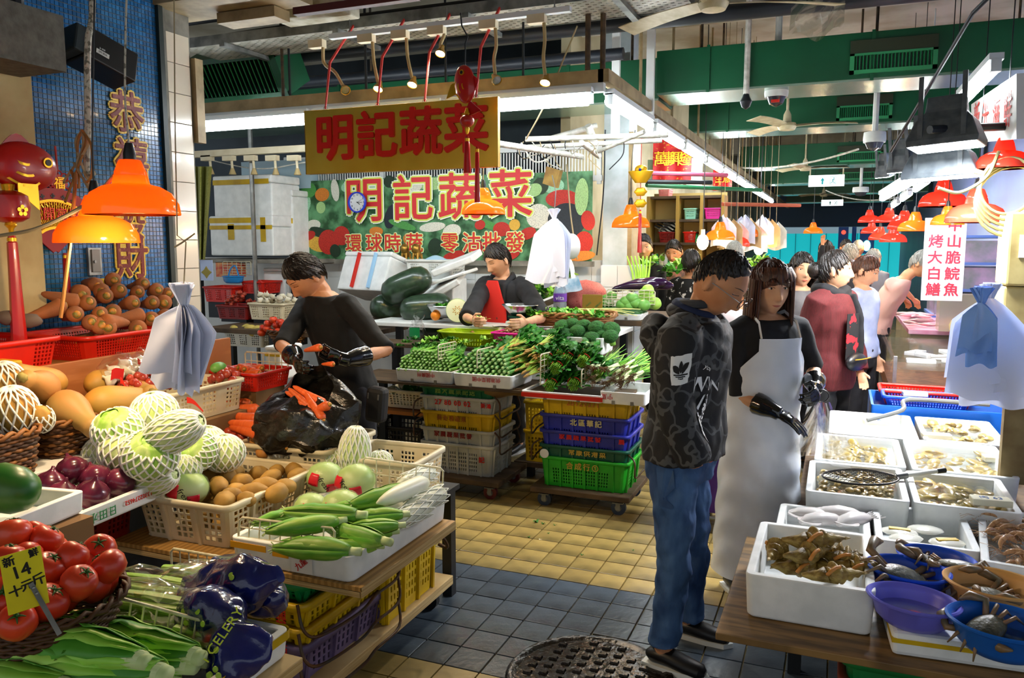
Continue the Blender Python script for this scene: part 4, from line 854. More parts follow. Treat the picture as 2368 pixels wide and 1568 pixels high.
for k, (ax, ay, bx_, by, z) in enumerate(((480,932,580,932,.9),(492,945,598,948,.89),(485,955,600,970,.87),(485,970,600,990,.86),(488,975,605,1005,.84),(620,1010,665,1035,.8),(470,985,490,1010,.8),(520,990,560,1005,.79))):
 tip = Z(ax, ay, z); end = Z(bx_, by, z); e = along(end, tip).to_euler(); put((P_carrot, P_carrot2)[k % 2], ('carrot lying uppermost on the onion crate', 'second carrot from the top on the onion crate', 'carrot in the middle of the heap on the onion crate', 'fourth carrot down on the onion crate', 'lowest long carrot on the onion crate', 'small carrot at the crate edge below the black bag', 'carrot stub between the small onions', 'carrot half buried under the others')[k], 'carrot', end, (0, e.y, e.z), max(.5, min(1.35,(tip-end).length/.2)), 'carrots beside the black bag')
for px, py, z in ((462,965,.83),(478,990,.8),(500,1010,.8),(470,1005,.8),(490,1020,.79),(515,1005,.8),(540,1012,.8),(525,1022,.79),(505,985,.8),(455,950,.85),(470,948,.85),(545,1000,.8),(560,1010,.8),(485,1000,.82),(530,1000,.81)):
 put(P_shal, 'purple small onion under the carrots', 'onion', Z(px, py, z),(R.uniform(-1,1), R.uniform(-1,1),0),1.4, 'small onions under the carrots')
for px, py, z, l in ((595,1018,.79, 'brown onion with a green shoot by the crate edge'),(632,1025,.78, 'brown onion beside the small carrot'),(545,1028,.78, 'brown onion half hidden behind the foam net'),(610,1045,.76, 'brown onion under the torn foam net')): put(P_oniony, l, 'onion', Z(px, py, z),(.6,.4,0),1.05, 'brown onions')
# black bag with carrots
bk = thing('plastic_bag', 'crumpled black plastic bag full of carrots in front of the man in black', 'bag', Z(700,1040,.76))
bk.scale = (1.15,1.1,.98); b0 = V(bk.location); m_blk = mat('black film', '0c0c0c', .28, col2='17140f', scale=9, bump=1, bscale=22, coat=.3)
def bagw(u, v):
 a = 2*PI*u; n_ = noise.noise(V((math.cos(a)*2, math.sin(a)*2, v*3)))
 r = .17*(.6+.75*math.sin(PI*min(1, v*.8+.12))**.8)*(1+.22*n_); z = .30*v-.03*math.cos(a*2)*v
 if v > .8: r *= 1-(v-.8)*1.3
 return (r*1.05*math.cos(a), r*.72*math.sin(a)+.05*v, z+.05*noise.noise(V((math.cos(a)*3, math.sin(a)*3, v*6))) + .07*v*math.sin(a))
B().grid(44,22, bagw, .0015).obj('bag_skin', m_blk, bk)
for px, py, ex, ey, d in ((685,912,735,955,3.78),(700,905,752,935,3.8),(715,960,762,935,3.74),(728,940,748,972,3.72),(695,930,748,960,3.76),(690,920,730,940,3.8)):
 tip = DD(px, py, d+.06); end = DD(ex, ey, d); e = along(end, tip).to_euler(); put(P_carrot, 'carrot inside the open black bag', 'carrot', end, (0, e.y, e.z),1.05, 'carrots in the black bag')

# upper shelf: red baskets and earthy carrots
put(('basket', crate(.44,.5,.15, m_redp, slots(6,.12,.85), [(.05,.22,5),(.78,.95,5)], [(.05,.25,5),(.75,.95,5)], .9,.006,.03,.6,.022,.016)), 'bright red plastic basket at the left end of the wall shelf', 'basket', (-3.62,2.4,1.171),(0,0,.03), group='red baskets on the shelf')
put(('basket', crate(.5,.56,.13, m_redp, slots(6,.14,.8), [(.1,.9,24)], [(.1,.9,26)], .86,.005,.06,.6,.02,.014)), 'red basket of earthy carrots on the wall shelf', 'basket', (-3.64,3.05,1.171),(0,0,.03), group='red baskets on the shelf')
B().bx((-.09,-.12,0),(.09,.12,.05)).obj('yellow_block', mat('yellow paint', 'd8a010', .5), smooth=False, bevel=.008, label='yellow plastic block at the left end of the shelf', cat='block', loc=XX(15,858,-3.3)+V((-.08,-.05,-.01)))
for px, py, ro in ((20,735,.2),(65,742,.9)): B().ell((0,0,0),(.06,.04,.035),14,9, lambda d: 1+.15*noise.noise(d*3)).obj('taro', mat('taro', '6a5a50', .8), label=('grey taro at the left in the red basket', 'grey taro at the right in the red basket')[px > 40], cat='taro', loc=XX(px, py, -3.6), rot=(0,0, ro))
cr = [(197,657,226,660),(250,660,264,647),(300,660,335,655),(172,675,190,681),(222,680,236,673),(262,690,278,669),(305,690,321,674),(345,685,366,670),(378,688,390,678),(140,690,180,700),(222,700,247,683),(185,715,207,697),(75,728,150,705),(280,712,312,700),(325,705,355,699),(365,708,380,700),(150,738,178,726),(250,722,261,720),(205,735,234,724),(270,738,330,729),(200,750,212,744),(330,755,238,748),(340,760,350,735),(225,765,235,752),(265,768,250,758),(300,765,320,760),(360,740,385,730)]
for k, (ax, ay, bx_, by) in enumerate(cr):
 u = (765-by)/120; X = -3.42-.42*u; c_ = XX(bx_, by, X); t_ = XX(ax, ay, X-.16 if abs(ax-bx_) < 40 else X-.04); e = along(c_, c_+(t_-c_)).to_euler()
 put((P_carbig, P_carbig2)[k % 2], 'stout earth-stained carrot heaped in the red shelf basket', 'carrot', c_, (R.uniform(0,6), e.y, e.z),.88+.12*R.random(), 'earthy carrots on the shelf')
for k in range(16): put(P_carbig, 'stout earth-stained carrot heaped in the red shelf basket', 'carrot', (-3.55-.02*k % .2,2.86+.028*k, 1.24+.0*k),(0,0,2.6+R.uniform(-.5,.5)),.9, 'earthy carrots on the shelf')

# bundle of white carrier bags on a string
def shade_mat(nm, c, c2, k=.6):
 m = bpy.data.materials.new(nm); m.use_nodes = True; N = m.node_tree.nodes; L = m.node_tree.links; N.remove(N['Principled BSDF'])
 d = N.new('ShaderNodeBsdfDiffuse'); t = N.new('ShaderNodeBsdfTranslucent'); g = N.new('ShaderNodeBsdfGlossy'); g.inputs['Roughness'].default_value = .12
 d.inputs[0].default_value = lin(c); t.inputs[0].default_value = lin(c2); a = N.new('ShaderNodeMixShader'); a.inputs[0].default_value = k; b = N.new('ShaderNodeMixShader'); b.inputs[0].default_value = .04
 L.new(d.outputs[0], a.inputs[1]); L.new(t.outputs[0], a.inputs[2]); L.new(a.outputs[0], b.inputs[1]); L.new(g.outputs[0], b.inputs[2]); L.new(b.outputs[0], N['Material Output'].inputs[0]); return m
m_bag = shade_mat('carrier bag film', 'eef2fe', 'e6ecfe', .4)
def bag_bundle(nm, top, L, W, n, label, knot=.05, lean=0):
 t = thing(nm, label, 'bag', top, -YAW+lean)
 for k in range(n):
  a = (k-(n-1)/2)*.16; off = .012*k
  def fn(u, v, k=k):
   sp = .12+.88*min(1, v*3.4)**.8; w = W*sp*(1-.06*(k % 3))
   return ((u-.5)*w+.02*math.sin(k*2.1)*v, -off*.9*v+.018*math.sin(u*7+k+v*3)*v*(1.1-v*.5)-.012,-L*(v*(.9+.12*math.sin(k*1.7)))-.01*math.sin(u*9+k)*v)
  o = B().grid(18,14, fn, .0012).obj('bag_sheet', m_bag, t, loc=(0,.004*k, 0), rot=(0, a*.35, a))
 b = B()
 for k in range(9): b.grid(4,3, lambda u, v: ((u-.5)*.04*(.4+v*1.4),.008*math.sin(u*6+k), v*.075),.001, M=rz(k*.7) @ rx(.5*math.sin(k*2)) @ tr(0,.006,0))
 b.obj('knot', m_bag, t); return t
tp = DD(425,705,2.62); bag_bundle('carrier_bag_bundle', tp, .28,.25,8, 'bundle of white carrier bags hanging on a string before the laminate board')
B().tube([tp+V((0,0,.03)),DD(430,560,2.62),DD(410,545,2.62),DD(405,300,2.66),DD(402,-60,2.7)], .0022,5).obj('hanging_string', m_string, label='thin string holding the left bag bundle', cat='string')
B().tube([DD(403,572,2.6),DD(420,562,2.6),DD(451,540,2.6)], .003,5).obj('twist_stick', m_string, label='small twisted stick tied in the bag string', cat='stick')

# orange heat lamps
m_shade = shade_mat('orange lamp shade', 'ff9a2c', 'ff9a34'); m_shader = shade_mat('red lamp shade', 'f0503a', 'f0603a'); m_bulb = mat('lit bulb', 'ffffff', emit=40, ecol='ffd9a0'); m_bulbw = mat('white bulb', 'ffffff', emit=22, ecol='fff0d8')
def pendant(c, r, label, power, m=None, cord=None, group='orange pendant lamps', bulb=None, cordm=None):
 m = m or m_shade; t = thing('pendant_lamp', label, 'lamp', c, group=group); k = r/.15   # c = centre of the rim
 B().lathe([(.15*k, 0),(.151*k, .004*k),(.147*k, .035*k),(.125*k, .072*k),(.09*k, .093*k),(.062*k, .1*k),(.058*k, .102*k),(.052*k, .13*k),(.05*k, .13*k),(.056*k, .1*k),(.088*k, .09*k),(.122*k, .069*k),(.144*k, .034*k),(.148*k, 0)], 36).obj('shade', m, t)
 B().lathe([(.05*k, .128*k),(.05*k, .14*k),(.036*k, .175*k),(.032*k, .18*k),(0,.181*k)], 20).obj('neck', m, t)
 B().lathe([(.02*k, .178*k),(.02*k, .2*k),(.012*k, .235*k),(0,.236*k)], 14).obj('cord_grip', m_black, t)
 bz = B().ell((0,0,.045*k),(.032*k, .032*k, .042*k),14,10).obj('bulb', bulb or m_bulb, t)
 if cord: B().tube(bez([V((0,0,.23*k))]+[V(p)-V(c) for p in cord], 5),.0035,6).obj('cord', cordm or m_black, t)
 l = bpy.data.lights.new('lamp_light', 'POINT'); l.energy = power; l.color = (1,.72,.42); l.shadow_soft_size = .035*k; lo = bpy.data.objects.new('lamp_light', l); COL.objects.link(lo); lo.parent = t; lo.location = (0,0,-.012*k); return t
c = DD(307,497,2.7); pendant(c, .152, 'orange heat lamp nearest the tiled pillar', 26, cord=[c+V((.003,0,.5)), c+V((.0,.1,1.4))], cordm=mat('white conduit', 'b9b5a5', .6, col2='6a6658', scale=60, lo=.5, hi=.6))
c = DD(225,562,3.05); pendant(c, .15, 'lower orange heat lamp overlapping the fan ornament', 22, cord=[c+V((-.01,.02,.45)), c+V((0,.08,1.2))])
B().tube(bez([DD(0,545,2.9),DD(80,530,2.85),DD(160,495,2.8),DD(215,460,2.75),DD(265,405,2.7)], 5),.007,7).obj('cable', m_string, label='brown cable slung from the left edge to the upper heat lamp', cat='cable')
B().tube(bez([DD(175,400,3.0),DD(170,480,3.0),DD(160,580,3.0),DD(150,660,3.0),DD(140,735,3.0)], 5),.007,7).obj('cord', mat('brown cord', '8a5a24', .7), label='brown cord hanging down into the carrots', cat='cord')
m_cond = MATS['white conduit']
B().tube(bez([DD(213,-60,3.55),DD(213,40,3.55),DD(204,90,3.5),DD(202,180,3.5),DD(203,300,3.5),DD(200,400,3.5),DD(215,400,3.45)], 5),.014,8).obj('conduit', m_cond, label='speckled white conduit hanging behind the loudspeaker', cat='conduit')
hk = thing('tangled_ties', 'tangle of brown plastic ties hanging on the conduit', 'ties', DD(190,300,3.45))
for k in range(6): B().tube(bez([(0,0,0),(.05*math.sin(k*1.3),0,-.07),(.1*math.sin(k*2.1)-.02,-.02,-.16-.03*k),(.06*math.cos(k),-.02,-.26+.03*k)], 5),.007,5, flat=.4).obj('tie', (m_string, MATS['brown cord'])[k % 2], hk)

# loudspeaker
sp = thing('loudspeaker', 'black loudspeaker with a white label hung askew on the mosaic wall', 'speaker', XX(228,132,-3.72), rot=(0,0,0))
SMX = Matrix.Identity(4); M_ = rz(.9) @ ry(.22) @ rx(.1)
sp.rotation_euler = (rz(PI/2-.1) @ ry(.3) @ rx(-.18)).to_euler()
B().box((.02,0,0),(.3,.18,.17)).obj('cabinet', m_black, sp, False, .008); B().box((-.16,0,0),(.06,.16,.15), ).obj('grille', mat('speaker grey', '1f2b30', .7), sp, False, .01)
B().box((-.04,-.0915,-.03),(.075,.002,.024)).obj('label', m_white, sp, False); text('label_text', 'SM 80A', .016, m_blkink, sp, tr(-.04,-.093,-.03) @ FRONT, ext=.0003); text('label_text', 'Jn 808', .013, m_white, sp, tr(-.045,-.0925,-.008) @ FRONT, ext=.0003)
# grey duct box and plaster pier at the left edge
B().bx((-.35,-.3,0),(.12,.12,.26)).obj('duct_box', mat('grey cement', '6a675f', .85, col2='54524b', scale=20, bump=.3), smooth=False, label='rough grey duct box in the top left corner', cat='duct', loc=XX(60,160,-3.6)+V((0,0,0)))
B().bx((-.08,-.6,-1.1),(.1,.06,.26)).obj('plaster_pier', mat('cream plaster', 'b39a66', .8, col2='c8b27e', scale=5), smooth=False, label='cream plaster pier at the left edge', cat='pier', loc=XX(35,250,-3.85)+V((-.05,0,.07)))
for px, r in ((5,.02),(35,.03)): B().tube([XX(px, -40,-3.5),XX(px+8,70,-3.55)], r, 8).obj('pipe_stub', m_dark, label=('thin', 'thick')[r > .025]+' dark pipe entering the grey duct box', cat='pipe')
# wall ornaments: fish lantern, lantern ball, tassel
fw_ = thing('fish_ornament', 'red and gold fish lantern hanging at the left edge', 'ornament', XX(45,385,-3.55), PI/2)
def fish(t, s, flip=1):
 B().ell((0,0,0),(.17*s, .05*s, .115*s),26,16, lambda d: 1+.12*d.x*flip).obj('body', m_lred, t)
 for k in range(3): B().grid(8,3, lambda u, v: (s*(-.1+.2*u)*1,-s*.051*math.cos((u-.5)*2.2), s*(.05-.05*k+.012*v-.05*math.sin(u*3))),.002).obj('gold_scale', m_gold, t)
 for sy in (-1,1):
  e = B().tube([(s*.11*flip, sy*s*.04, s*.025),(s*.11*flip, sy*s*.05, s*.025)], s*.024,14).obj('eye', m_gold, t); B().tube([(s*.11*flip, sy*s*.049, s*.025),(s*.11*flip, sy*s*.054, s*.025)], s*.015,12).obj('pupil', m_black, e)
 B().grid(8,5, lambda u, v: (-s*flip*(.13+.13*u),.0, s*((v-.5)*.22*u+.02)),.006).obj('tail_fin', m_lred, t)
 B().grid(6,4, lambda u, v: (s*(-.05+.1*u),-.045*s, -s*(.08+.08*v*(.5+u))),.004).obj('side_fin', m_gold, t)
 B().grid(6,4, lambda u, v: (s*(-.08+.15*u),0, s*(.09+.06*v*math.sin(u*3))),.006).obj('back_fin', m_lred, t)
fish(fw_, 1.0)
def tassel(t, p, L, r, m=m_lred):
 p = V(p); B().lathe([(r*.5,0),(r*.6,-.01),(r*.6,-.03),(r*.8,-.034),(r*.95,-L*.5),(r*1.25,-L),(0,-L)], 14, M=tr(*p), fn=lambda a, z: 1+.05*math.cos(9*a)).obj('tassel', m, t); B().lathe([(r*.72,-.012),(r*.72,-.028)], 14, M=tr(*p)).obj('gold_band', m_gold, t)
lb = thing('lantern_ornament', 'red barrel lantern with a long tassel below the fish at the left edge', 'ornament', XX(22,478,-3.55))
B().lathe([(.02,.075),(.05,.068),(.078,.05),(.085,0),(.078,-.05),(.05,-.068),(.02,-.075)], 24).obj('lantern_body', m_lred, lb); B().lathe([(.022,.06),(.03,.1),(.008,.12),(.008,.14)], 14).obj('gold_cap', m_gold, lb); B().lathe([(.008,-.13),(.012,-.1),(.026,-.085),(.022,-.07)], 14).obj('gold_foot', m_gold, lb)
B().tube([(0,0,.14),(0,0,.22)], .003,6).obj('cord', m_lred, lb); text('gold_motif', '✿', .07, m_gold, lb, tr(.086,0,-.02) @ SIDE) ; tassel(lb, (0,0,-.13),.5,.028)
# fan ornament with openwork gold panel
fn_ = thing('fan_ornament', 'red folding-fan ornament with a gold openwork panel on the mosaic wall', 'ornament', XX(128,590,-3.96)); RR = []
def sector(b, r0, r1, a0, a1, x, th, n=28):
 v = [(x, r*math.sin(a), r*math.cos(a)) for r in (r0, r1) for a in [a0+(a1-a0)*i/n for i in range(n+1)]]
 v += [(x+th, y, z) for _, y, z in v]; k = n+1; f = []
 for i in range(n): f += [(i, i+1, k+i+1, k+i),(2*k+i, 3*k+i, 3*k+i+1,2*k+i+1),(i, 2*k+i, 2*k+i+1, i+1),(k+i, k+i+1,3*k+i+1,3*k+i)]
 return b.add(v, f+[(0, k, 3*k, 2*k),(n, 2*k+n, 3*k+n, k+n)])
sector(B(),.02,.36,-.85,.85,0,.01).obj('backing', mat('fan red', 'a31410', .5), fn_, False)
gp = B(); sector(gp, .14,.155,-.62,.62,.012,.006); sector(gp, .285,.3,-.62,.62,.012,.006)
for k in range(25):
 a = -.62+1.24*k/24; sector(gp, .15,.29, a-.006, a+.006,.012,.006,2)
for k in range(4): gp.tube([(.015,(.17+.033*k+.01*math.sin(i*1.9))*math.sin(-.62+1.24*i/40),(.17+.033*k+.01*math.sin(i*1.9))*math.cos(-.62+1.24*i/40)) for i in range(41)], .004,5)
gp.obj('openwork', m_gold, fn_, False)
text('gold_motif', '花開富貴', .075, mat('ornament red', 'c81a10', .3, metal=.3), fn_, tr(.02,0,.215) @ SIDE, ext=.003)
for k in range(9):
 a = -.76+1.52*k/8; text('coin_motif', '✤', .035, m_black, fn_, tr(.0115,.325*math.sin(a),.325*math.cos(a)-.008) @ SIDE @ rz(-a))
fk = thing('knot_ornament', 'small red knot ornament with a gold fortune character above the fan', 'ornament', XX(135,425,-3.965))
B().box((0,0,0),(.012,.085,.085), rx(PI/4)).obj('diamond', m_lred, fk, False, .004)
for k in range(8): B().tube([(.004,.05*math.cos(k*PI/4)+.022*math.cos(2*PI*i/10),.05*math.sin(k*PI/4)+.022*math.sin(2*PI*i/10)) for i in range(10)], .004,5, close=True).obj('knot_loop', m_lred, fk)
text('fortune_character', '福', .07, m_gold, fk, tr(.008,0,0) @ SIDE, off=.001); B().tube([(0,0,.06),(0,-.005,.2)], .006,6).obj('loop_cord', m_lred, fk)
tassel(thing('red_tassel', 'short red tassel hanging beside the grey lock box', 'tassel', XX(150,585,-3.93)),(0,0,0),.26,.017)
for k, (c, px, py) in enumerate(zip('恭禧發財', (293,305,300,305),(267,375,515,605))):
 t = thing('gold_character', 'gold-edged red new-year character on the mosaic wall, ' + ('topmost of four', 'second from the top', 'third from the top, behind the lamp', 'lowest, above the carrots')[k], 'character', XX(px, py, -3.985), group='new-year characters on the wall')
 link('gold_edge', textmesh('gold_edge', c, .255,.003, mat('gold glitter', 'd8a818', .45, col2='f0cc40', scale=60),.016), t, auto=False).matrix_local = SIDE
 link('red_face', textmesh('red_face', c, .255,.006, mat('red print face', '7a1008', .5, col2='b0641c', scale=50, lo=.58, hi=.66),.004), t, auto=False).matrix_local = SIDE
lk = thing('lock_box', 'grey steel lock box on the mosaic wall above the carrots', 'box', XX(215,605,-3.99)); B().box((.01,0,0),(.02,.09,.16)).obj('frame', m_steel, lk, False, .003); B().box((.022,0,.005),(.012,.055,.13)).obj('door', mat('grey door', '6f6b66', .4, metal=.5), lk, False, .002); B().tube([(.028,-.012,0),(.036,-.012,0)], .008,12).obj('keyhole', m_steel, lk)
B().box((0,0,0),(.004,.1,.03)).obj('warning_label', m_yel, smooth=False, label='small yellow and red label behind the carrots', cat='label', loc=XX(230,650,-3.99))
# ================================================================ main vegetable stall
m_blu = mat('blue crate', '2a35b0', .4, col2='222a8a', scale=6); m_dgn = mat('dark green crate', '0a5a44', .45, col2='084a38', scale=6); m_bgn = mat('bright green crate', '22b024', .4, col2='1c9420', scale=6); m_wcr = mat('grubby white crate', 'c2c4c0', .5, col2='a3a49c', scale=5); m_gcr = mat('green crate dark', '0c6b40', .45, col2='0a5a34', scale=6)
m_pink = mat('pink plastic', 'e0289a', .35); m_lime = mat('lime plastic', 'a8c414', .35); m_inox = mat('stainless steel', 'b5b8ba', .2, metal=1)
m_wood = mat('worn wood', '5a4630', .7, col2='3f3020', scale=3, st=(2,10,2))
def span(x0, x1, y0, y1, Y):                       # world box of a photo rectangle standing at depth Y
 a = YY(x0, y0, Y); b = YY(x1, y1, Y); return (a.x+b.x)/2, b.z, abs(b.x-a.x), abs(a.z-b.z)
# boards
def board(nm, a, b, m, lab, legs=(), cat='counter'):
 t = thing(nm, lab, cat, (0,0,0)); B().bx(a, b).obj('board', m, t, False, .003)
 for x, y in legs: B().bx((x-.025, y-.025,0),(x+.025, y+.025, a[2])).obj('leg', m_dark, t, False)
 return t
board('display_board', (-3.3,4.84,.765),(-1.22,5.3,.785), m_wood, 'worn wooden board resting on the crate stacks under the leafy greens', [(-3.2,5.2)])
board('rear_counter', (-3.5,5.3,.96),(-1.5,5.56,.99), m_wood, 'wooden step behind the front greens with baskets and broccoli', [(-3.2,5.4),(-1.6,5.5)])
board('rear_counter', (-3.6,5.57,1.09),(-1.45,6.0,1.12), m_white, 'white counter in front of the seated young man', [(-3.4,5.8),(-1.5,5.9)])
board('rear_counter', (-5.2,5.45,.98),(-3.62,6.9,1.02), m_wood, 'dark rear bench behind the man in black', [(-5,5.6),(-3.8,5.6),(-3.8,6.8)])
# crate stacks on dollies
NC = []
def nest(x, y, w, d, specs, lab, g):
 for (m, rz_, hh, txt, tm, name, sz, rows) in specs:
  z0 = rz_-hh; P = crate(w, d, hh, m, rows, [(.13,.8,22)], [(.1,.9,14)], .93,.006,.035,.5,.022,.013, [(0,.09),(0,.24),(0,.38),(0,.52),(0,.66),(0,.84),(1,.1),(1,.4),(1,.7)])
  t = put(('crate', P), name, 'crate', (x, y, z0), group=g); NC.append(t)
  for s, px, pz, size in txt: text('crate_lettering', s, size, tm, t, tr(px, -d/2*(.93+.07*pz/hh)-.0135, pz) @ FRONT, off=.0014, space=1.35 if not s[0].isdigit() else 1.15)
lo = lambda h: [(.1,.32)]
def dolly(x, y, lab, m1, m2):
 t = thing('dolly', lab, 'dolly', (x, y, 0)); B().bx((-.34,-.27,.1),(.34,.27,.138)).obj('deck', m_wood, t, False, .006)
 for sx, sy in ((-.25,-.22),(.26,-.22),(.26,.2),(-.25,.2)): caster(t, sx, sy, .1, m1, m2)
dolly(-2.42,5.1, 'wooden dolly with red wheels under the white crates', mat('red wheel', '5a1414', .4), m_steel); dolly(-1.52,5.12, 'wooden dolly with blue wheels under the green and blue crates', mat('blue wheel', '24344a', .4), m_steel)
nest(-2.44,5.12,.56,.42, [(m_wcr, .36,.22,(('記', .2,.12,.045),), m_redink, 'large grubby white slotted crate at the bottom of the left stack', 0, slots(5,.1,.75,.4)),(m_wcr, .465,.15,(('家農蔬果批發', -.02,.105,.043),), m_dred, 'white crate lettered in dark red above the bottom crate', 0, lo(1)),(m_yel, .585,.15,(('美奇棧蔬果', -.03,.1,.04),), mat('brown ink', '9a5a14', .6), 'yellow crate with brown characters in the left stack', 0, lo(1)),(m_wcr, .695,.15,(('27 80 00 02', -.02,.103,.05),('新鴻', .235,.1,.035)), m_redink, 'white crate with a red telephone number', 0, lo(1)),(m_gcr, .765,.14,(('超大蔬果配送', 0,.105,.045),), mat('faded ink', '6a8a3a', .6), 'dark green crate topmost of the left stack', 0, lo(1))], None, 'left crate stack')
nest(-1.51,5.12,.6,.42, [(m_bgn, .345,.205,(('合成行①', .0,.15,.05),), m_goldink, 'bright green slotted crate at the bottom of the right stack', 0, slots(5,.1,.62,.35)),(m_dgn, .425,.14,(('常康供港菜', .03,.1,.045),), m_goldink, 'teal green crate with gold characters and a round leaf badge', 0, lo(1)),(m_blu, .525,.14,(('家農蔬果批發', -.02,.1,.042),('農', .26,.1,.04)), m_redink, 'blue crate with red characters in the right stack', 0, lo(1)),(m_blu, .635,.15,(('北區華記', .02,.1,.048),), mat('pale gold ink', 'c9c089', .5), 'blue crate with pale gold characters in the right stack', 0, lo(1)),(m_yel, .755,.16,(('28129371', .0,.12,.05),), mat('rust ink', 'b0631a', .6), 'yellow crate topmost of the right stack', 0, lo(1))], None, 'right crate stack')
adopt(B().lathe([(.032,0),(.03,.002),(0,.003)], 20).obj('leaf_badge', m_white, loc=(-1.775,4.897,.36), rot=(PI/2,0,0)), NC[6])
for k, (x, z) in enumerate(((-2.13,.64),(-2.13,.51),(-2.13,.39),(-2.73,.6),(-2.73,.46),(-1.83,.56),(-1.83,.38),(-1.19,.33))):
 s = -1 if x in (-2.73,-1.83) else 1
 hbar([(x-.02*s, 4.93, z+.07),(x+.03*s, 4.9, z+.03),(x+.035*s, 4.9, z-.07),(x+.05*s, 5.05, z-.06),(x+.05*s, 5.22, z-.05),(x, 5.28, z+.04)], .006, NC[(3,2,1,3,1,8,6,5)[k]])
for k, z in enumerate((.14,.36)): put(('crate', crate(.3,.4,.24, m_yel, slots(6,.1,.8), [(.1,.9,9)], [(.1,.9,12)], .95,.006,.03,.5,.022,.012)),('lower', 'upper')[k]+' yellow crate standing behind the two dollies', 'crate', (-1.98,5.62, z-.0), group='yellow crates between the stacks')
board('floor_pallet', (-2.2,5.4,.1),(-1.75,5.85,.138), m_wood, 'small pallet under the yellow crates', [(-2.1,5.5),(-1.85,5.8)], 'pallet')
cx, z0, w, h = span(905,965,890,955,5.25); put(('produce_crate', crate(.38,.4,.14, m_crm, slots(5,.15,.8), [(.1,.9,10)], [(.1,.9,10)], .9,.005,.03,.6,.02,.01)), 'cream crate of dark greens under the left end of the greens display', 'crate', (-2.98,5.35,.52)); link('leaf_clump', CL_d[0], None, (-2.98,5.3,.63), scale=1.6, auto=False, label='dark greens in the crate under the display', cat='greens')
board('low_shelf', (-3.4,5.1,.48),(-2.76,5.7,.51), mat('orange board', 'a8641c', .6), 'orange board under the cream crate left of the crate stack', [(-3.35,5.2)], 'shelf')
put(('crate', crate(.5,.4,.34, m_black, slots(8,.06,.92,.25), [(.05,.95,14)], [(.05,.95,12)], .96,.006,.02,.7,.02,.01)), 'black mesh crate on the floor below the orange board', 'crate', (-3.12,5.4,.02))
link('leaf_clump', CL_m[1], None, Z(905,1065,.01), scale=1.3, auto=False, label='heap of trimmed leaves on the floor by the black crate', cat='greens')

# printed foam trays and greens
def ptray(x, y, z, w, d, h, lab, prn, col, rot=0, g='printed foam trays'):
 t = thing('foam_tray', lab, 'tray', (x, y, z), rot, g); tub(w, d, h, .022,.02,.95,.016).obj('tray_body', m_styro, t, bevel=.003)
 for s, px, pz, sz, c in prn: text('tray_print', s, sz, c, t, tr(px, -d/2*(.95+.05*pz/h)-.0015, pz) @ FRONT @ rz(PI))
 for sx in (-.2,.2): B().box((w*sx, -d/2*.955,.012),(.02,.012,.024)).obj('foot_notch', m_concrete, t, False)
 return t
ptray(-2.66,5.05,.786,.46,.4,.09, 'printed foam tray holding choy sum', [('中國廣州', .02,.06,.035, m_redink)], 0)
ptray(-2.2,5.03,.786,.45,.4,.09, 'printed foam tray holding chinese kale', [('供港蔬菜中國', .03,.06,.035, m_redink)], 0)
o = ptray(-1.62,4.99,.75,.56,.42,.05, 'flat red-edged tray under the dark parsley bunches', [], 0); B().bx((-.275,-.212,.012),(.275,-.209,.04)).obj('red_stripe', m_redp, o, False)
ptray(-1.22,5.0,.75,.3,.42,.08, 'printed foam tray of spring onions', [('宁夏', -.1,.05,.04, m_redink)], 0)
for r in range(8):
 for c in range(13):
  x = -2.86+c*.0315+.012*(r % 2)+R.uniform(-.004,.004); z = .87+r*.0178; y = 4.86+.012*r+R.uniform(-.012,.012)
  if abs(x+2.66)/.215+(z-.87)/.22 > 1.25: continue
  put(P_choy, 'choy sum stem stacked with its cut end forward', 'choy sum', (x, y, z),(R.uniform(0,6), R.uniform(-.12,.05), PI/2+R.uniform(-.12,.12)), R.uniform(.9,1.15), 'choy sum stems')
for r in range(7):
 for c in range(10):
  x = -2.4+c*.041+.018*(r % 2)+R.uniform(-.004,.004); z = .874+r*.0235; y = 4.85+.016*r+R.uniform(-.012,.012)
  if abs(x+2.21)/.2+(z-.87)/.26 > 1.25: continue
  put(P_kale, 'chinese kale stem stacked with its cut end forward', 'chinese kale', (x, y, z),(R.uniform(0,6), R.uniform(-.12,.05), PI/2+R.uniform(-.15,.15)), R.uniform(.9,1.15), 'chinese kale stems')
for k in range(22): link('leaf_clump', (CL_m+CL_d+CL_l)[k % 6], None, YY(925+15*k % 215+(k//11)*30,800-(k % 3)*8,5.12+.02*(k % 4)),(0,0, k*1.3), R.uniform(.4,.55), auto=False, label='loose greens lying behind the stacked stems', cat='greens', group='greens behind the stems')
for k in range(46):
 u = R.random(); v = R.random(); p = YY(1128+125*u, 885-85*v-10*u, 4.84+.26*v); put(P_spin, 'spinach plant with earthy pink root pointing forward', 'spinach', p, (R.uniform(-.6,.6), R.uniform(-.35,-.05), PI/2+R.uniform(-.5,.25)-.4), R.uniform(.9,1.2), 'spinach plants')
pb = thing('plastic_liner', 'brown plastic liner under the spinach roots', 'liner', (0,0,0)); B().grid(12,8, lambda u, v: V(YY(1120+130*u, 895+4*math.sin(u*9),4.86+.3*v))+V((0,0,-.05*math.sin(v*3)-.02)),.002).obj('film', mat('brown film', '8a6a44', .3, alpha=.8), pb)
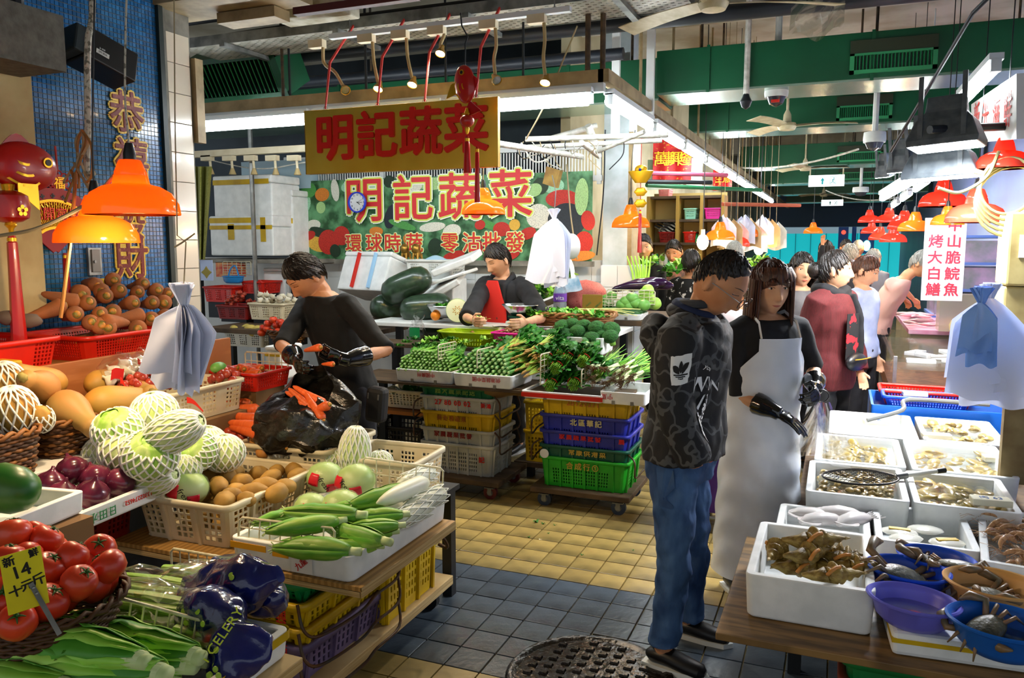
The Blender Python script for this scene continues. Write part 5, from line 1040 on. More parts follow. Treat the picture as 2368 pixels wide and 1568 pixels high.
def pbunch():
 ps = []; b = B()
 for k in range(46):
  a = k*2.4; r = .042*math.sqrt(k/46); b.tube([(0, r*math.cos(a), r*math.sin(a)),(.07, r*.95*math.cos(a), r*.95*math.sin(a))], .0032,5)
 ps.append(('cut_stems', b.mesh('cut_stems', mat('cut stems', '5f9a1c', .5, col2='8ab82c', scale=30, island=.25))))
 for k in range(3): c = CL_d[k % 2].copy(); c.transform(tr(.07+.04*k, .02*(k-1),.01*k) @ rz(k*2) @ sm(Matrix.Identity(4),1.0,1.0,1.0)); ps.append(('leaves', c))
 ps.append(('tie', B().tube([(.05,.045*math.cos(a),.045*math.sin(a)) for a in [i*2*PI/14 for i in range(14)]], .003,5, close=True).mesh('tie', m_rednet))); return ps
P_pb = ('parsley_bunch', pbunch())
for k, (px, py, Y) in enumerate(((1282,855,4.86),(1345,838,4.88),(1270,895,4.83),(1325,893,4.84),(1310,835,4.93),(1262,835,4.93),(1355,825,4.95),(1295,825,4.98),(1380,870,4.9))):
 put(P_pb, 'bunch of dark parsley, ' + ('left one of the middle row with cut stems forward', 'right one of the middle row with cut stems forward', 'lowest left with cut stems forward', 'lowest right with cut stems forward', 'in the upper middle', 'beside the spinach rack', 'at the upper right under the broccoli', 'highest at the back', 'at the right edge by the spring onions')[k], 'parsley', YY(px, py, Y),(0,-.25, PI/2+R.uniform(-.2,.2)),.95, 'parsley bunches')
for k in range(26): link('leaf_clump', CL_d[k % 2], None, YY(1255+R.uniform(0,130),808+R.uniform(0,72),4.97+R.uniform(0,.1)),(R.uniform(-.5,.5), R.uniform(-.5,.5), R.uniform(0,6)), R.uniform(.6,.8), auto=False, label='dark leaf cluster spreading over the parsley bunches', cat='greens', group='parsley leaves')
for k in range(40):
 u = R.random(); v = R.random(); put(P_spring, 'spring onion with a shaggy brown root laid forward', 'spring onion', YY(1365+110*u, 895-52*v, 4.84+.1*v),(R.uniform(0,6), R.uniform(-.3,0), PI/2-.35+R.uniform(-.25,.25)), R.uniform(.9,1.1), 'spring onions')
for a, b, c, nx, ny, l in (((1013,798,4.86),(1075,780,5.1),.1,6,4, 'white wire divider between the choy sum and the kale'),((1103,810,4.86),(1150,790,5.1),.12,5,4, 'white wire divider between the kale and the spinach'),((1250,820,4.84),(1262,812,5.0),.2,3,5, 'white wire divider between the spinach and the parsley'),((1345,855,4.84),(1365,845,5.0),.12,3,4, 'white wire divider between the parsley and the spring onions')):
 A = YY(*a); rack('wire_rack', A, A+V((.02, b[2]-a[2], 0)), A-V((0,0, c)), nx, ny, l)
# second row
ptray(-1.7,5.38,.991,.46,.3,.12, 'printed foam tray heaped with broccoli', [('廿廿田中', .05,.07,.04, m_redink),('新鮮', -.05,.03,.04, m_grnink)], 0)
for k, (px, py, dy) in enumerate(((1276,776,0),(1308,776,0),(1335,766,.02),(1301,755,.1),(1350,755,.1),(1379,757,.06),(1369,782,-.03),(1411,778,0),(1325,750,.12),(1413,762,.08),(1390,775,.05),(1350,785,.05))): put(P_broc, 'dark green broccoli head in the printed foam tray', 'broccoli', YY(px, py, 5.3+dy),(R.uniform(-.5,.2), R.uniform(-.3,.3), R.uniform(0,6)), R.uniform(.95,1.15), 'broccoli heads')
put(('wicker_basket', wicker(.62,.34,.1,6,26, m_wick2, mat('light wicker', '8a5c2c', .5),.85,.12)), 'brown wicker basket of loose green leaves behind the broccoli', 'basket', (-1.86,5.76,1.121),(0,0,.02), group='wicker baskets')
for k in range(20): link('leaf_clump', (CL_m+CL_l)[k % 4], None, (-1.86+R.uniform(-.25,.25),5.72+R.uniform(-.12,.12),1.2+R.uniform(0,.03)),(0,0, k),1.0, auto=False, label='loose leafy greens in the brown wicker basket', cat='greens', group='greens in the wicker basket')
cx, z0, w, h = span(1018,1158,752,792,5.4); put(('basket', crate(w, .26, h, m_lime, [(.1,.28),(.4,.55)], [(.1,.9,16)], [(.1,.9,8)], .8,.004,.1,.5,.012,.012)), 'lime green oval basket on the rear step', 'basket', (cx, 5.44,.991))
B().loft([[(-.06,-.04,0),(.06,-.04,0),(.06,.04,0),(-.06,.04,0)], [(-.002,-.04,.05),(.002,-.04,.05),(.002,.04,.05),(-.002,.04,.05)]]).obj('cardboard_piece', mat('cardboard', '9a6a3a', .8), smooth=False, label='folded piece of brown cardboard in the lime basket', cat='cardboard', loc=(cx, 5.42,1.05), rot=(0,.1,.3))
cx, z0, w, h = span(1142,1262,768,805,5.36); put(('basket', crate(w, .24, h+.02, m_pink, slots(4,.1,.8), [(.06,.94,18)], [(.06,.94,9)], .85,.004,.02,.5,.012,.012)), 'bright pink basket of brown mushrooms', 'basket', (cx, 5.43,.991),(0,0,-.08))
mu = ('mushroom', [('cap', B().lathe([(.014,0),(.016,.004),(.012,.012),(0,.015)], 12).mesh('cap', mat('mushroom', '6a4426', .6, col2='8a6440', scale=20, island=.2))),('stem', B().tube([(0,0,-.012),(0,0,.002)], .006,8).mesh('stem', m_garlic))])
for k in range(44): put(mu, 'small brown mushroom in the pink basket', 'mushroom', (cx+R.uniform(-.14,.14),5.42+R.uniform(-.09,.09),1.095+R.uniform(0,.025)),(R.uniform(-1,1), R.uniform(-1,1),0), R.uniform(.9,1.25), 'mushrooms in the pink basket')
# winter melons, half melon, steel bowls
for k, (px, py, Y, l, r, ax) in enumerate(((940,660,6.0,.46,.125,(.9,.2,.4)),(985,712,5.95,.44,.12,(.85,.5,.12)),(905,708,6.1,.4,.12,(.4,.9,.1)),(1010,775,5.72,.3,.09,(1,.2,.0)))):
 d = V(ax).normalized(); o = B().tube([(l*(u-.5),0,0) for u in (0,.03,.1,.25,.5,.75,.9,.97,1)], [r*.2, r*.5, r*.8, r*.97, r, r*.97, r*.8, r*.5, r*.2], 24).obj('winter_melon', m_wmelon, label=('dark winter melon lying on top of the others', 'winter melon under the top one, end towards the viewer', 'winter melon at the left bottom of the pile', 'small dark melon behind the loose greens')[k], cat='melon', loc=YY(px, py, Y), rot=d.to_track_quat('X', 'Z').to_euler(), group='winter melons')
hm = thing('half_melon', 'cut winter melon half showing pale flesh and seeds', 'melon', YY(1058,718,5.6), rot=(0,0,.25)); B().lathe([(.001,-.05),(.06,-.045),(.088,-.015),(.094,0),(.092,.004)], 32, M=rx(PI/2)).obj('rind', mat('melon rind', '9ab86a', .4), hm); B().lathe([(.09,.0),(.09,.005),(0,.006)], 32, M=rx(PI/2)).obj('flesh', mat('melon flesh', 'e9eecb', .45), hm)
sd = B().ell((0,0,0),(.0085,.002,.004),8,5).mesh('seed', mat('melon seed', 'c9a05a', .5))
for k in range(16): a = k*2*PI/16; link('seed', sd, hm, ((.022+.012*(k % 2))*math.cos(a),-.006,(.02+.012*(k % 2))*math.sin(a)),(0,-a, 0), auto=False)
p = YY(1030,728,5.75); b = thing('steel_bowl', 'steel bowl of chopped greens beside the winter melons', 'bowl', (p.x, 5.78,1.16), group='steel bowls'); bowl(.17,.1,.004,.55,.006).obj('bowl_body', m_inox, b); link('chopped_greens', CL_m[0], b, (0,0,.06), scale=1.3, auto=False)
p = YY(1200,738,5.62); sc_ = thing('kitchen_scale', 'weighing scale with a steel bowl on the white counter', 'scale', (p.x, 5.66,1.121)); B().bx((-.09,-.1,0),(.09,.1,.05)).obj('scale_body', mat('scale grey', 'a8b4b0', .4), sc_, False, .01); B().lathe([(.04,.05),(.04,.07),(.1,.078),(.1,.085)], 24).obj('scale_plate', m_dgn, sc_); bowl(.145,.085,.003,.5,.005).obj('scale_bowl', m_inox, sc_, loc=(0,0,.086))
B().bx((-.02,-.102,.012),(.08,-.099,.04)).obj('display', mat('scale display', '2c4a44', .2), sc_, False)
for k in range(7): B().bx((-.07,-.05,0),(.07,.05,.006)).obj('paper_sheet', m_white, smooth=False, label='sheet of paper lying on the white counter', cat='paper', group='papers on the counter', loc=(YY(1130+k*25,770,5.6).x, 5.6+.02*(k % 2),1.121+.007*(k % 3)), rot=(0,0, k*.7))
B().ell((0,0,0),.04,16,10).obj('orange', mat('orange skin', 'e0861a', .45, bump=.2, bscale=150), label='orange under the rim of the steel bowl', cat='orange', loc=YY(1007,730,5.66))
pk = thing('snack_bag', 'clear bag with a green label in front of the winter melons', 'bag', YY(968,775,5.45)); crumple([(0,0,-.02),(0,0,.03),(0,0,.09),(0,0,.13),(.01,0,.16)], [.05,.06,.055,.03,.04], 14,2).obj('film', m_plastic, pk); B().grid(4,4, lambda u, v: ((u-.5)*.09,-.064-.005*math.sin(u*3), v*.075-.01),.001).obj('label', mat('green label', '0c8a4a', .4), pk)
bt = thing('water_bottle', 'large plastic bottle with purple cap and label by the leaning tray', 'bottle', YY(1295,722,6.2),.3); B().lathe([(0,0),(.05,0),(.055,.01),(.055,.08),(.052,.09),(.055,.1),(.055,.16),(.045,.2),(.02,.235),(.018,.25)], 24).obj('bottle_body', mat('bottle plastic', 'bfd6e6', .1, trans=.7, alpha=.6), bt); B().lathe([(.0205,.245),(.0205,.27),(0,.271)], 16).obj('cap', mat('purple', '5a2a8a', .4), bt); B().lathe([(.0565,.09),(.0565,.155)], 24).obj('label', mat('purple label', '6a3aa0', .4), bt); text('label_text', 'vita', .05, m_white, bt, tr(.0,-.058,.12) @ FRONT)
# leaning tray of bok choy and things by the pillar
lt = thing('foam_tray', 'white foam tray tilted up behind the young man, full of bok choy', 'tray', YY(1275,668,6.7), rot=(.75,-.38,.12), group='printed foam trays'); tub(.5,.42,.08,.03,.03,.96,.02).obj('tray_body', m_styro, lt)
for k in range(34): link('leaf_clump', (CL_d+CL_d+CL_l)[k % 6], None, lt.matrix_world @ V((0,0,0)) if 0 else (Matrix.Translation(lt.location) @ lt.rotation_euler.to_matrix().to_4x4()) @ V((R.uniform(-.2,.2), R.uniform(-.17,.17),.06)),(.7,-.3, k),.8, auto=False, label='bok choy head in the tilted foam tray', cat='bok choy', group='bok choy in the tilted tray')
bst = B().tube([(0,0,0),(.03,0,.004),(.07,0,0)], [.012,.014,.007], 8).mesh('bok_choy_stem', mat('bok choy stem', 'd6e3b8', .4))
for k in range(16): link('bok_choy_stem', bst, None, (Matrix.Translation(lt.location) @ lt.rotation_euler.to_matrix().to_4x4()) @ V((R.uniform(-.17,.17), R.uniform(-.15,.12),.1)),(R.uniform(0,3), R.uniform(-.5,.5), R.uniform(0,6)), auto=False, label='pale bok choy stem in the tilted foam tray', cat='bok choy', group='bok choy stems in the tilted tray')
p = YY(1350,690,6.5); sk = thing('mesh_sack', 'bulging red mesh sack against the white tiled pillar', 'sack', p); crumple([(-.15,0,-.12),(-.1,0,-.05),(0,0,.0),(.1,0,.02),(.18,0,-.04)], [.06,.13,.15,.12,.04], 5,4,24).obj('sack_skin', mat('red mesh', '8a2a2a', .7, col2='b06058', scale=90, tex='edge', lo=.02, hi=.06), sk)
B().grid(8,4, lambda u, v: ((u-.5)*.22,-.1+.05*v, .12*v-.02+.02*math.sin(u*5)),.002).obj('magazine', mat('magazine print', 'c9d6de', .4, col2='6f9ab5', scale=14), label='open magazine lying on the red mesh sack', cat='magazine', loc=YY(1325,672,6.4), rot=(0,-.5,0))
sb = thing('sign_board', 'small olive board propped before the mesh sack', 'board', YY(1370,698,6.0),.1); B().box((0,0,0),(.16,.012,.115)).obj('panel', mat('olive board', '8a6a1c', .5), sb, False, .004)
for s, px, a in (('BEAUTY', .05,.7),('GLASS', -.03,.7)): text('board_text', s, .018, m_grnink, sb, tr(px, -.007,-.02) @ FRONT @ rz(a))
board('side_counter', (-2.2,6.04,1.12),(-1.25,7.05,1.16), m_wood, 'wooden counter along the aisle with gourds and cucumbers', [(-1.3,6.1),(-1.3,7)])
def blob(nm, px, py, Y, r, m, lab, cat, g=None, rot=(0,0,0), k=0, bump=.05): return B().ell((0,0,0), r, 18,12, lambda d: 1+bump*noise.noise(d*2+V((k, 0,0)))).obj(nm, m, label=lab, cat=cat, group=g, loc=YY(px, py, Y), rot=rot)
for k, (px, py) in enumerate(((1402,692),(1415,685),(1408,702),(1398,700))): blob('green_mango', px, py, 6.25,(.045,.04,.04), m_gourd, 'round green fruit in the small wire basket', 'fruit', 'green fruit in the wire basket', k=k)
for k, (px, py) in enumerate(((1448,698),(1462,690),(1470,702),(1488,706),(1440,705),(1455,708))): blob('bottle_gourd', px, py, 6.15,(.055,.05,.045), m_gourd, 'pale green gourd behind the wire rack', 'gourd', 'pale gourds by the aisle', k=k)
for k, (px, py) in enumerate(((1490,680),(1502,690),(1508,700),(1498,672),(1485,692),(1515,702))): blob('kohlrabi', px, py, 6.25,(.05,.045,.05), m_leafl, 'light green bulb vegetable at the aisle end of the counter', 'vegetable', 'light green bulbs', k=k)
for k, (px, py, a) in enumerate(((1470,665,0),(1490,658,.1),(1505,665,-.1))): B().tube([(-.2,0,0),(-.17,0,.004),(-.05,0,.02),(.08,0,.015),(.16,0,0),(.19,0,0)], [.008,.025,.036,.04,.034,.012], 14).obj('aubergine', m_aub, label=('long purple aubergine lowest of three', 'long purple aubergine on top', 'long purple aubergine at the right')[k], cat='aubergine', group='aubergines', loc=YY(px, py, 6.35+.06*k), rot=(0,-.12, a))
ptray(-1.6,6.18,1.161,.4,.28,.05, 'foam tray of cucumbers behind the jacketed man', [], 0)
for k in range(5): B().tube([(-.19,0,0),(-.16,0,.006),(0,0,.01),(.16,0,.004),(.19,0,0)], [.008,.02,.023,.02,.008], 12).obj('cucumber', mat('cucumber', '234f24', .5, col2='3a6a34', scale=40), label='dark ridged cucumber lying in the foam tray', cat='cucumber', group='cucumbers', loc=(-1.6,6.08+.05*k, 1.21+.015*(k % 2)))
for k in range(16): B().tube([(-.12,0,0),(0,0,.005),(.12,0,0)], [.005,.004,.003], 6).obj('yellow_chive', mat('yellow chive', 'dfe08a', .5), label='pale yellow chive lying behind the wicker basket', cat='chive', group='yellow chives', loc=YY(1340+k*7,715+(k % 3)*4,6.0), rot=(0,.1*(k % 3),.3))
a = YY(1403,670,6.2); b_ = YY(1515,672,6.2); rack('wire_rack', a, b_, a-V((0,0,.11)),9,4, 'white wire rack holding the gourds by the aisle')
a = YY(1390,690,6.15); b_ = YY(1435,692,6.15); rack('wire_rack', a, b_, a-V((0,0,.08)),5,3, 'small white wire basket front with green fruit')
# celery standing by the pillar
for k in range(9): B().tube([(0,0,0),(.01*(k-4)*.4,0,.12),(.012*(k-4)-.02,.0,.26)], [.011,.01,.006], 8).obj('celery_stalk', m_leafl, label='fresh celery stalk standing against the tiled pillar', cat='celery', group='celery by the pillar', loc=YY(1478+3*(k % 3),660,7.0)+V((.012*(k-4),.01*(k % 2),0)))

# banner
bn2 = thing('banner', 'printed vegetable banner with large red and yellow characters on the back wall', 'banner', (-3.76,7.07,2.0))
B().box((0,0,0),(3.3,.02,.82)).obj('board', mat('banner print', '1c4a24', .5, col2='5f9a6a', scale=7, lo=.4, hi=.62, detail=8), bn2, False)
B().box((0,.0,-.43),(3.34,.05,.05)).obj('ledge', m_concrete, bn2, False)
BC = dict(r='c02a1c', o='d9822a', g='4f9a4a', d='16331c', w='e2e2d2', l='a8d08a', p='3a1c2c', y='e0b040', k='1a2530', t='9fd6b0')
bl = [(700,470,25,30, 't'),(715,440,22,20, 'g'),(695,500,14,28, 'r'),(745,450,22,18, 'o'),(742,480,14,16, 'l'),(725,520,22,14, 'w'),(745,540,40,14, 'd'),(735,565,34,20, 'y'),(760,560,32,34, 'r'),(790,545,25,26, 'r'),(700,580,18,14, 'r'),(775,440,12,30, 'w'),(805,430,22,14, 't'),(715,545,20,12, 'r'),(775,580,16,18, 'd'),(870,430,26,14, 't'),(905,500,18,34, 'k'),(930,520,40,10, 'g'),(900,420,16,16, 'd'),(1000,425,40,16, 'l'),(960,430,20,16, 'w'),(950,555,22,18, 'o'),(1000,525,36,12, 'w'),(1005,570,18,22, 'd'),(1045,535,25,18, 'w'),(1130,520,30,10, 'g'),(1160,530,22,18, 'r'),(1110,520,14,12, 'r'),(1220,540,22,14, 'r'),(1190,520,14,14, 'y'),(1150,580,40,14, 'g'),(1100,570,20,20, 'r'),(1245,500,30,30, 'w'),(1280,430,26,18, 't'),(1300,460,40,22, 'r'),(1310,510,46,42, 'k'),(1345,455,16,44, 'l'),(1350,560,22,26, 'r'),(1360,510,16,24, 'r'),(1345,592,32,12, 'o'),(1250,430,20,20, 'd'),(1235,440,20,16, 'l'),(1265,585,22,10, 'g'),(820,590,30,14, 'd'),(850,595,20,10, 'r'),(870,535,20,12, 'o'),(1050,590,30,10, 'r'),(1180,590,25,12, 'r')]
for k, (px, py, rw, rh, c) in enumerate(bl):
 a = YY(px, py, 7.058-.0002*k); s_ = 7.3/1842; m = mat('print '+c, BC[c], .55, col2=tuple(x*.55 for x in lin(BC[c])[:3]), scale=9, lo=.45, hi=.7)
 o = B().prism([(math.cos(i*PI/12), math.sin(i*PI/12)) for i in range(24)], .0015).obj('printed_vegetable', m, bn2, False); o.matrix_local = tr(a-V(bn2.location)) @ rx(PI/2) @ rz(R.uniform(-.4,.4)) @ Matrix.Diagonal((rw*s_*1.02, rh*s_*.96,1,1))
m_yout = mat('yellow outline', 'd3e05a', .5); m_wout = mat('white glow', 'eef4e4', .5); m_bred = mat('banner red', 'd02c30', .5)
def triple(ch, px, py, size, par):
 a = YY(px, py, 7.04)-V(par.location)
 for nm, m, of, dy in (('white_outline', m_wout, size*.07,0),('yellow_outline', m_yout, size*.045,-.003),('red_character', m_bred, size*.014,-.006)): text(nm, ch, size, m, par, tr(a+V((0, dy, 0))) @ FRONT, off=of)
for ch, px, py in zip('明記蔬菜', (842,955,1062,1180),(470,466,462,456)): triple(ch, px, py, .47, bn2)
for ch, px in zip('環球時蔬零沽批發', (818,865,908,958,1040,1090,1137,1190)): triple(ch, px, 566-.008*(px-818),.2, bn2)
# clock
ck = thing('wall_clock', 'round blue-rimmed wall clock hanging over the banner', 'clock', YY(828,468,6.98))
B().lathe([(.1,0),(.106,.012),(.104,.03),(.092,.034),(.09,.01)], 40, M=rx(PI/2)).obj('rim', mat('clock blue', '1f3ac8', .3), ck); B().lathe([(.095,.0),(.095,.012),(0,.013)], 40, M=rx(PI/2)).obj('dial', m_white, ck)
for k in range(12): a = (k+1)*PI/6; text('numeral', str(k+1),.026, m_blkink, ck, tr(.074*math.sin(a),-.0145,.074*math.cos(a)) @ FRONT)
for nm, a, L, w in (('hour_hand', 2.2,.045,.007),('minute_hand', 1.6,.068,.005),('second_hand', 1.1,.07,.002)): o = B().box((0,0, L/2-.008),(w, .001, L)).obj(nm, m_black, ck, False); o.matrix_local = tr(0,-.017,0) @ ry(a)
B().tube([YY(828,441,6.98),YY(829,425,7.0)], .003,5).obj('clock_wire', m_black, ck).matrix_parent_inverse = tr(-V(ck.location))
# gold hanging sign
GS = thing('gold_sign', 'hanging mirror-gold sign with four raised red characters', 'sign', (-2.57,4.4,2.405))
B().box((0,0,0),(1.36,.03,.4)).obj('plate', mat('mirror gold', 'f0d050', .3, metal=.65, col2='e0b83c', scale=3), GS, False, .003)
B().loft([[(x*1.365/2,-.016, z*.405/2) for x, z in ((-1,-1),(1,-1),(1,1),(-1,1))], [(x*1.365/2,.016, z*.405/2) for x, z in ((-1,-1),(1,-1),(1,1),(-1,1))]], 0,0).obj('edge', mat('gold edge', 'a8801c', .4, metal=.8), GS, False)
m_ch = mat('sign red', 'd01c0c', .35)
for ch, px, py in zip('明記蔬菜', (775,872,973,1078),(326,320,312,306)):
 p = YY(px, py, 4.38)-V(GS.location); text('raised_character', ch, .3, m_ch, GS, tr(p) @ FRONT, ext=.012, off=.008)
for k, px in enumerate((752,873,982,1101)):
 a = YY(px, 240,4.4); a.z = 2.61; o = B().tube([a, a+V((.01,.05,.3)), a+V((.015,.33,.6))], [.006,.009,.009], 6).obj('ribbon', mat('red ribbon', 'c83a34', .7), label='red ribbon holding the gold sign, %s' % ('leftmost', 'second from the left', 'third from the left', 'rightmost')[k], cat='ribbon', group='ribbons of the gold sign'); B().tube([a+V((.014*math.cos(i*PI/4),0,.014*math.sin(i*PI/4)+.004)) for i in range(8)], .002,5, close=True).obj('eyelet', m_steel, o)
# hanging fish, ingot, lamps
hf = thing('fish_ornament', 'red carp ornament with ball and tassel hanging before the gold sign', 'ornament', DD(1076,200,4.35), rot=(0,1.35,-.3)); fish(hf, .62,-1)
bl_ = thing('lantern_ornament', 'small red ball lantern with tassel below the hanging carp', 'ornament', DD(1080,280,4.35)); B().ell((0,0,0),(.04,.04,.034),18,12).obj('lantern_body', m_lred, bl_); B().lathe([(.008,.03),(.016,.04),(.006,.07)], 12).obj('gold_cap', m_gold, bl_); B().lathe([(.006,-.07),(.014,-.045),(.01,-.03)], 12).obj('gold_foot', m_gold, bl_); tassel(bl_, (.0,0,-.08),.2,.018); tassel(bl_, (.06,.0,-.14),.3,.013)
B().tube([DD(1075,165,4.35),DD(1076,100,4.35),DD(1082,85,4.35),DD(1068,60,4.35),DD(1065,30,4.35)], .004,6).obj('hook', m_dark, label='dark hook carrying the hanging carp', cat='hook')
c = DD(1118,496,5.5); pendant(c, .15, 'orange pendant lamp hanging in front of the banner', 16, cord=[c+V((0,0,.5)), c+V((-.03,0,.62)), c+V((-.2,0,.75))], cordm=m_string)
c = DD(1458,526,6.6); pendant(c, .155, 'red-orange pendant lamp beside the white pillar', 16, cord=[c+V((0,0,.5)), c+V((.0,.1,.8))])
ig = thing('ingot_ornament', 'golden ingot ornament with a red tassel at the stall corner', 'ornament', DD(1482,405,6.3)); B().loft([[(x*s*(1+.5*abs(x)*0), y*s2, z) for x, y in [(.09*math.cos(i*PI/10),.035*math.sin(i*PI/10)) for i in range(20)]] for s, s2, z in ((.5,.7,-.06),(.85,1,-.02),(1.15,1,.03),(1.0,.8,.035),(.6,.6,.02))]).obj('ingot', m_gold, ig); B().ell((0,0,.045),(.05,.03,.035),16,10).obj('ingot_top', m_gold, ig); B().ell((0,-.032,.04),.012,10,8).obj('blue_bead', mat('blue bead', '1c2a8a', .2), ig)
for k, z in enumerate((-.13,-.22)): B().ell((0,0, z),(.05,.012,.035),16,10, lambda d: 1+.1*math.cos(6*math.atan2(d.z, d.x))).obj('charm', m_gold, ig)
B().tube([(0,0,.3),(0,0,-.24)], .003,5).obj('cord', m_lred, ig); tassel(ig, (0,0,-.27),.34,.014)
# second bag bundle with paper roll
tp = DD(1282,505,6.0); bag_bundle('carrier_bag_bundle', tp, .5,.33,6, 'bundle of white carrier bags hanging by the banner end'); pr_ = thing('paper_roll', 'roll of thin bags hanging behind the white bag bundle', 'roll', DD(1300,570,6.15),-.5); B().lathe([(.03,-.1),(.1,-.1),(.1,.1),(.03,.1)], 28, M=rx(PI/2)).obj('roll_body', m_white, pr_); B().grid(8,6, lambda u, v: (.1-.18*u*v, -.1-.01*v, .1*(1-v)-.16*v+.05*u),.001).obj('loose_sheet', m_bag, pr_)
B().tube([tp+V((0,0,.06)), tp+V((.01,0,.2)), tp+V((-.02,0,.32))], .004,6).obj('hook', m_steel, label='steel hook above the right bag bundle', cat='hook'); B().box((0,0,0),(.13,.04,.13)).obj('old_bag', mat('brown paper', '6a4a1c', .7, col2='8f7434', scale=12), smooth=False, label='crumpled brown paper bag hung at the banner corner', cat='bag', loc=DD(1278,410,6.0), rot=(0,.3,-.3))
# spot lights on their track
tk = thing('light_track', 'white track rail hung below the cable tray', 'track', (0,0,0)); B().bx((-3.15,4.53,3.08),(-1.5,4.57,3.11)).obj('rail', m_fit, tk, False)
for x in (-3.0,-2.3,-1.6): B().tube([(x, 4.55,3.11),(x, 4.55,3.19)], .004,5).obj('hanger', m_steel, tk)
for k, (px, py, ex, ey, lit) in enumerate(((738,105,797,205,0),(852,90,876,200,1),(930,78,955,190,1),(1015,75,1020,118,2),(1135,65,1146,182,0),(1247,48,1262,185,1))):
 a = YY(px, py, 4.55); a.z = 3.055; t = thing('spot_light', 'gooseneck spotlight on the track, %s from the left' % nth[k], 'spotlight', a, group='gooseneck spotlights'); B().bx((-.07,-.025,-.02),(.04,.025,.03)).obj('adapter', m_crm, t, False)
 e = YY(ex, ey, 4.5)-a; B().tube(bez([(.03,0,-.02),(.035,0,-.12 if lit != 2 else -.03),V((e.x*.6, e.y*.5, e.z*.62)), e*.93], 5),.011,8).obj('gooseneck', mat('old cream', 'b09a6a', .6), t)
 d = (V((0,-.6,-1)) if lit else V((.5,-.4,-.5))).normalized(); M_ = tr(e) @ (-d).to_track_quat('Z', 'Y').to_matrix().to_4x4(); B().lathe([(.012,.04),(.016,.02),(.03,-.01),(.032,-.025),(.029,-.024),(.014,.01)], 18, M=M_).obj('reflector', mat('brass', 'b08a3a', .3, metal=.7), t); B().lathe([(.027,-.02),(.02,-.022),(0,-.021)], 18, M=M_).obj('lamp_face', m_bulb if lit else m_steel, t)
 if lit:
  l = bpy.data.lights.new('spot_glow', 'SPOT'); l.energy = 40; l.color = (1,.85,.62); l.spot_size = 1.5; l.spot_blend = .6; l.shadow_soft_size = .03; lo_ = bpy.data.objects.new('spot_glow', l); COL.objects.link(lo_); lo_.parent = t; lo_.matrix_local = M_ @ tr(0,0,-.03)
# pipe frame with wires and hooks at the stall corner
m_pvc = mat('old white pipe', 'c9c8c0', .5, col2='9c9a8e', scale=20)
for k, (a, b, r) in enumerate((((1105,325,4.9),(1345,362,6.0),.022),((1215,322,5.5),(1545,312,5.9),.02),((1220,340,5.8),(1530,325,6.2),.018),((1345,330,5.5),(1385,362,6.2),.02),((1275,320,6.2),(1380,290,6.4),.022),((1380,352,5.9),(1490,305,5.6),.015),((1360,290,6.2),(1375,330,6.3),.03))):
 B().tube([YY(*a),YY(*b)], r, 10).obj('pipe', m_pvc, label='old white corner pipe, ' + ('long one ending at the gold sign', 'long upper one along the front', 'long lower one along the front', 'short one pointing at the viewer', 'sloping one at the back', 'thin one with an open end', 'short wrapped upright')[k], cat='pipe', group='corner pipes')
for k in range(14):
 px = 1200+R.uniform(0,320); a = YY(px, 325+R.uniform(-10,10),5.8); B().tube(bez([a, a+V((R.uniform(-.06,.06),0,-.06)), a+V((R.uniform(-.05,.05),.02,-.12)), a+V((R.uniform(-.12,.12),0,-.1-.12*R.random()))], 4),.004,5).obj('wire_scrap', (m_dark, m_pvc, m_string)[k % 3], label='scrap of wire twisted round the corner pipes', cat='wire', group='wire scraps on the pipes')
for a, b, c, l in (((1335,60,4.9),(1260,240,5.2),(1215,325,5.5), 'brown cord running down from the tray to the corner pipes'),((1205,330,5.5),(1240,375,5.6),(1310,345,5.8), 'white cable looping under the corner pipes'),((1400,300,6.3),(1395,450,6.4),(1380,590,6.5), 'thin dark cable hanging down the white pillar'),((1310,380,6.3),(1320,500,6.3),(1335,600,6.3), 'grey rope hanging beside the banner end'),((445,360,6.4),(590,390,6.3),(710,375,6.2), 'white cable sagging over the foam boxes')):
 B().tube(bez([YY(*a),YY(*b),YY(*c)], 8),.006,6).obj('cable', m_string if 'brown' in l or 'grey' in l else (m_dark if 'dark' in l else m_pvc), label=l, cat='cable')

# rear left: foam boxes and crates
def foambox(x0, x1, y0, y1, Y, d, lab, lid=.25, tapes=(), rot=0, g='large foam boxes'):
 cx, z0, w, h = span(x0, x1, y0, y1, Y); t = thing('foam_box', lab, 'box', (cx, Y+d/2, z0), rot, g); B().bx((-w/2,-d/2,0),(w/2, d/2, h*(1-lid))).obj('box_body', m_styro, t, False, .015); B().bx((-w/2-.004,-d/2-.004, h*(1-lid)+.002),(w/2+.004, d/2+.004, h)).obj('lid', m_styro, t, False, .015)
 for a0, a1, b0, b1 in tapes: B().bx((-w/2+a0*w, -d/2-.006, b0*h),(-w/2+a1*w, -d/2-.003, b1*h)).obj('yellow_tape', m_yel, t, False)
 return t
foambox(492,630,408,500,6.5,.45, 'upper white foam box with a yellow taped lid behind the pillar', .2,((0,.96,.78,.9),)); foambox(484,632,500,592,6.5,.48, 'lower white foam box wrapped with yellow tape', .28,((0,.75,.82,.95),(0,1,.66,.76),(.3,.4,.4,.8),(.82,.9,.35,.95)))
foambox(634,680,440,588,6.8,.3, 'tall white foam box with crossed yellow tape beside the banner', .1,((.1,.3,0,1),(0,1,.48,.56)))
B().bx((0,0,0),(.9,.5,.3)).obj('carton', mat('blue white carton', 'a9c3cf', .6), smooth=False, label='pale blue carton behind the upper foam box', cat='box', loc=YY(560,440,7.05))
board('rear_shelf', (-6.3,6.45,1.56),(-4.9,7.1,1.6), m_concrete, 'grey shelf carrying the large foam boxes', [(-6.2,6.5),(-5.0,6.5)], 'shelf')
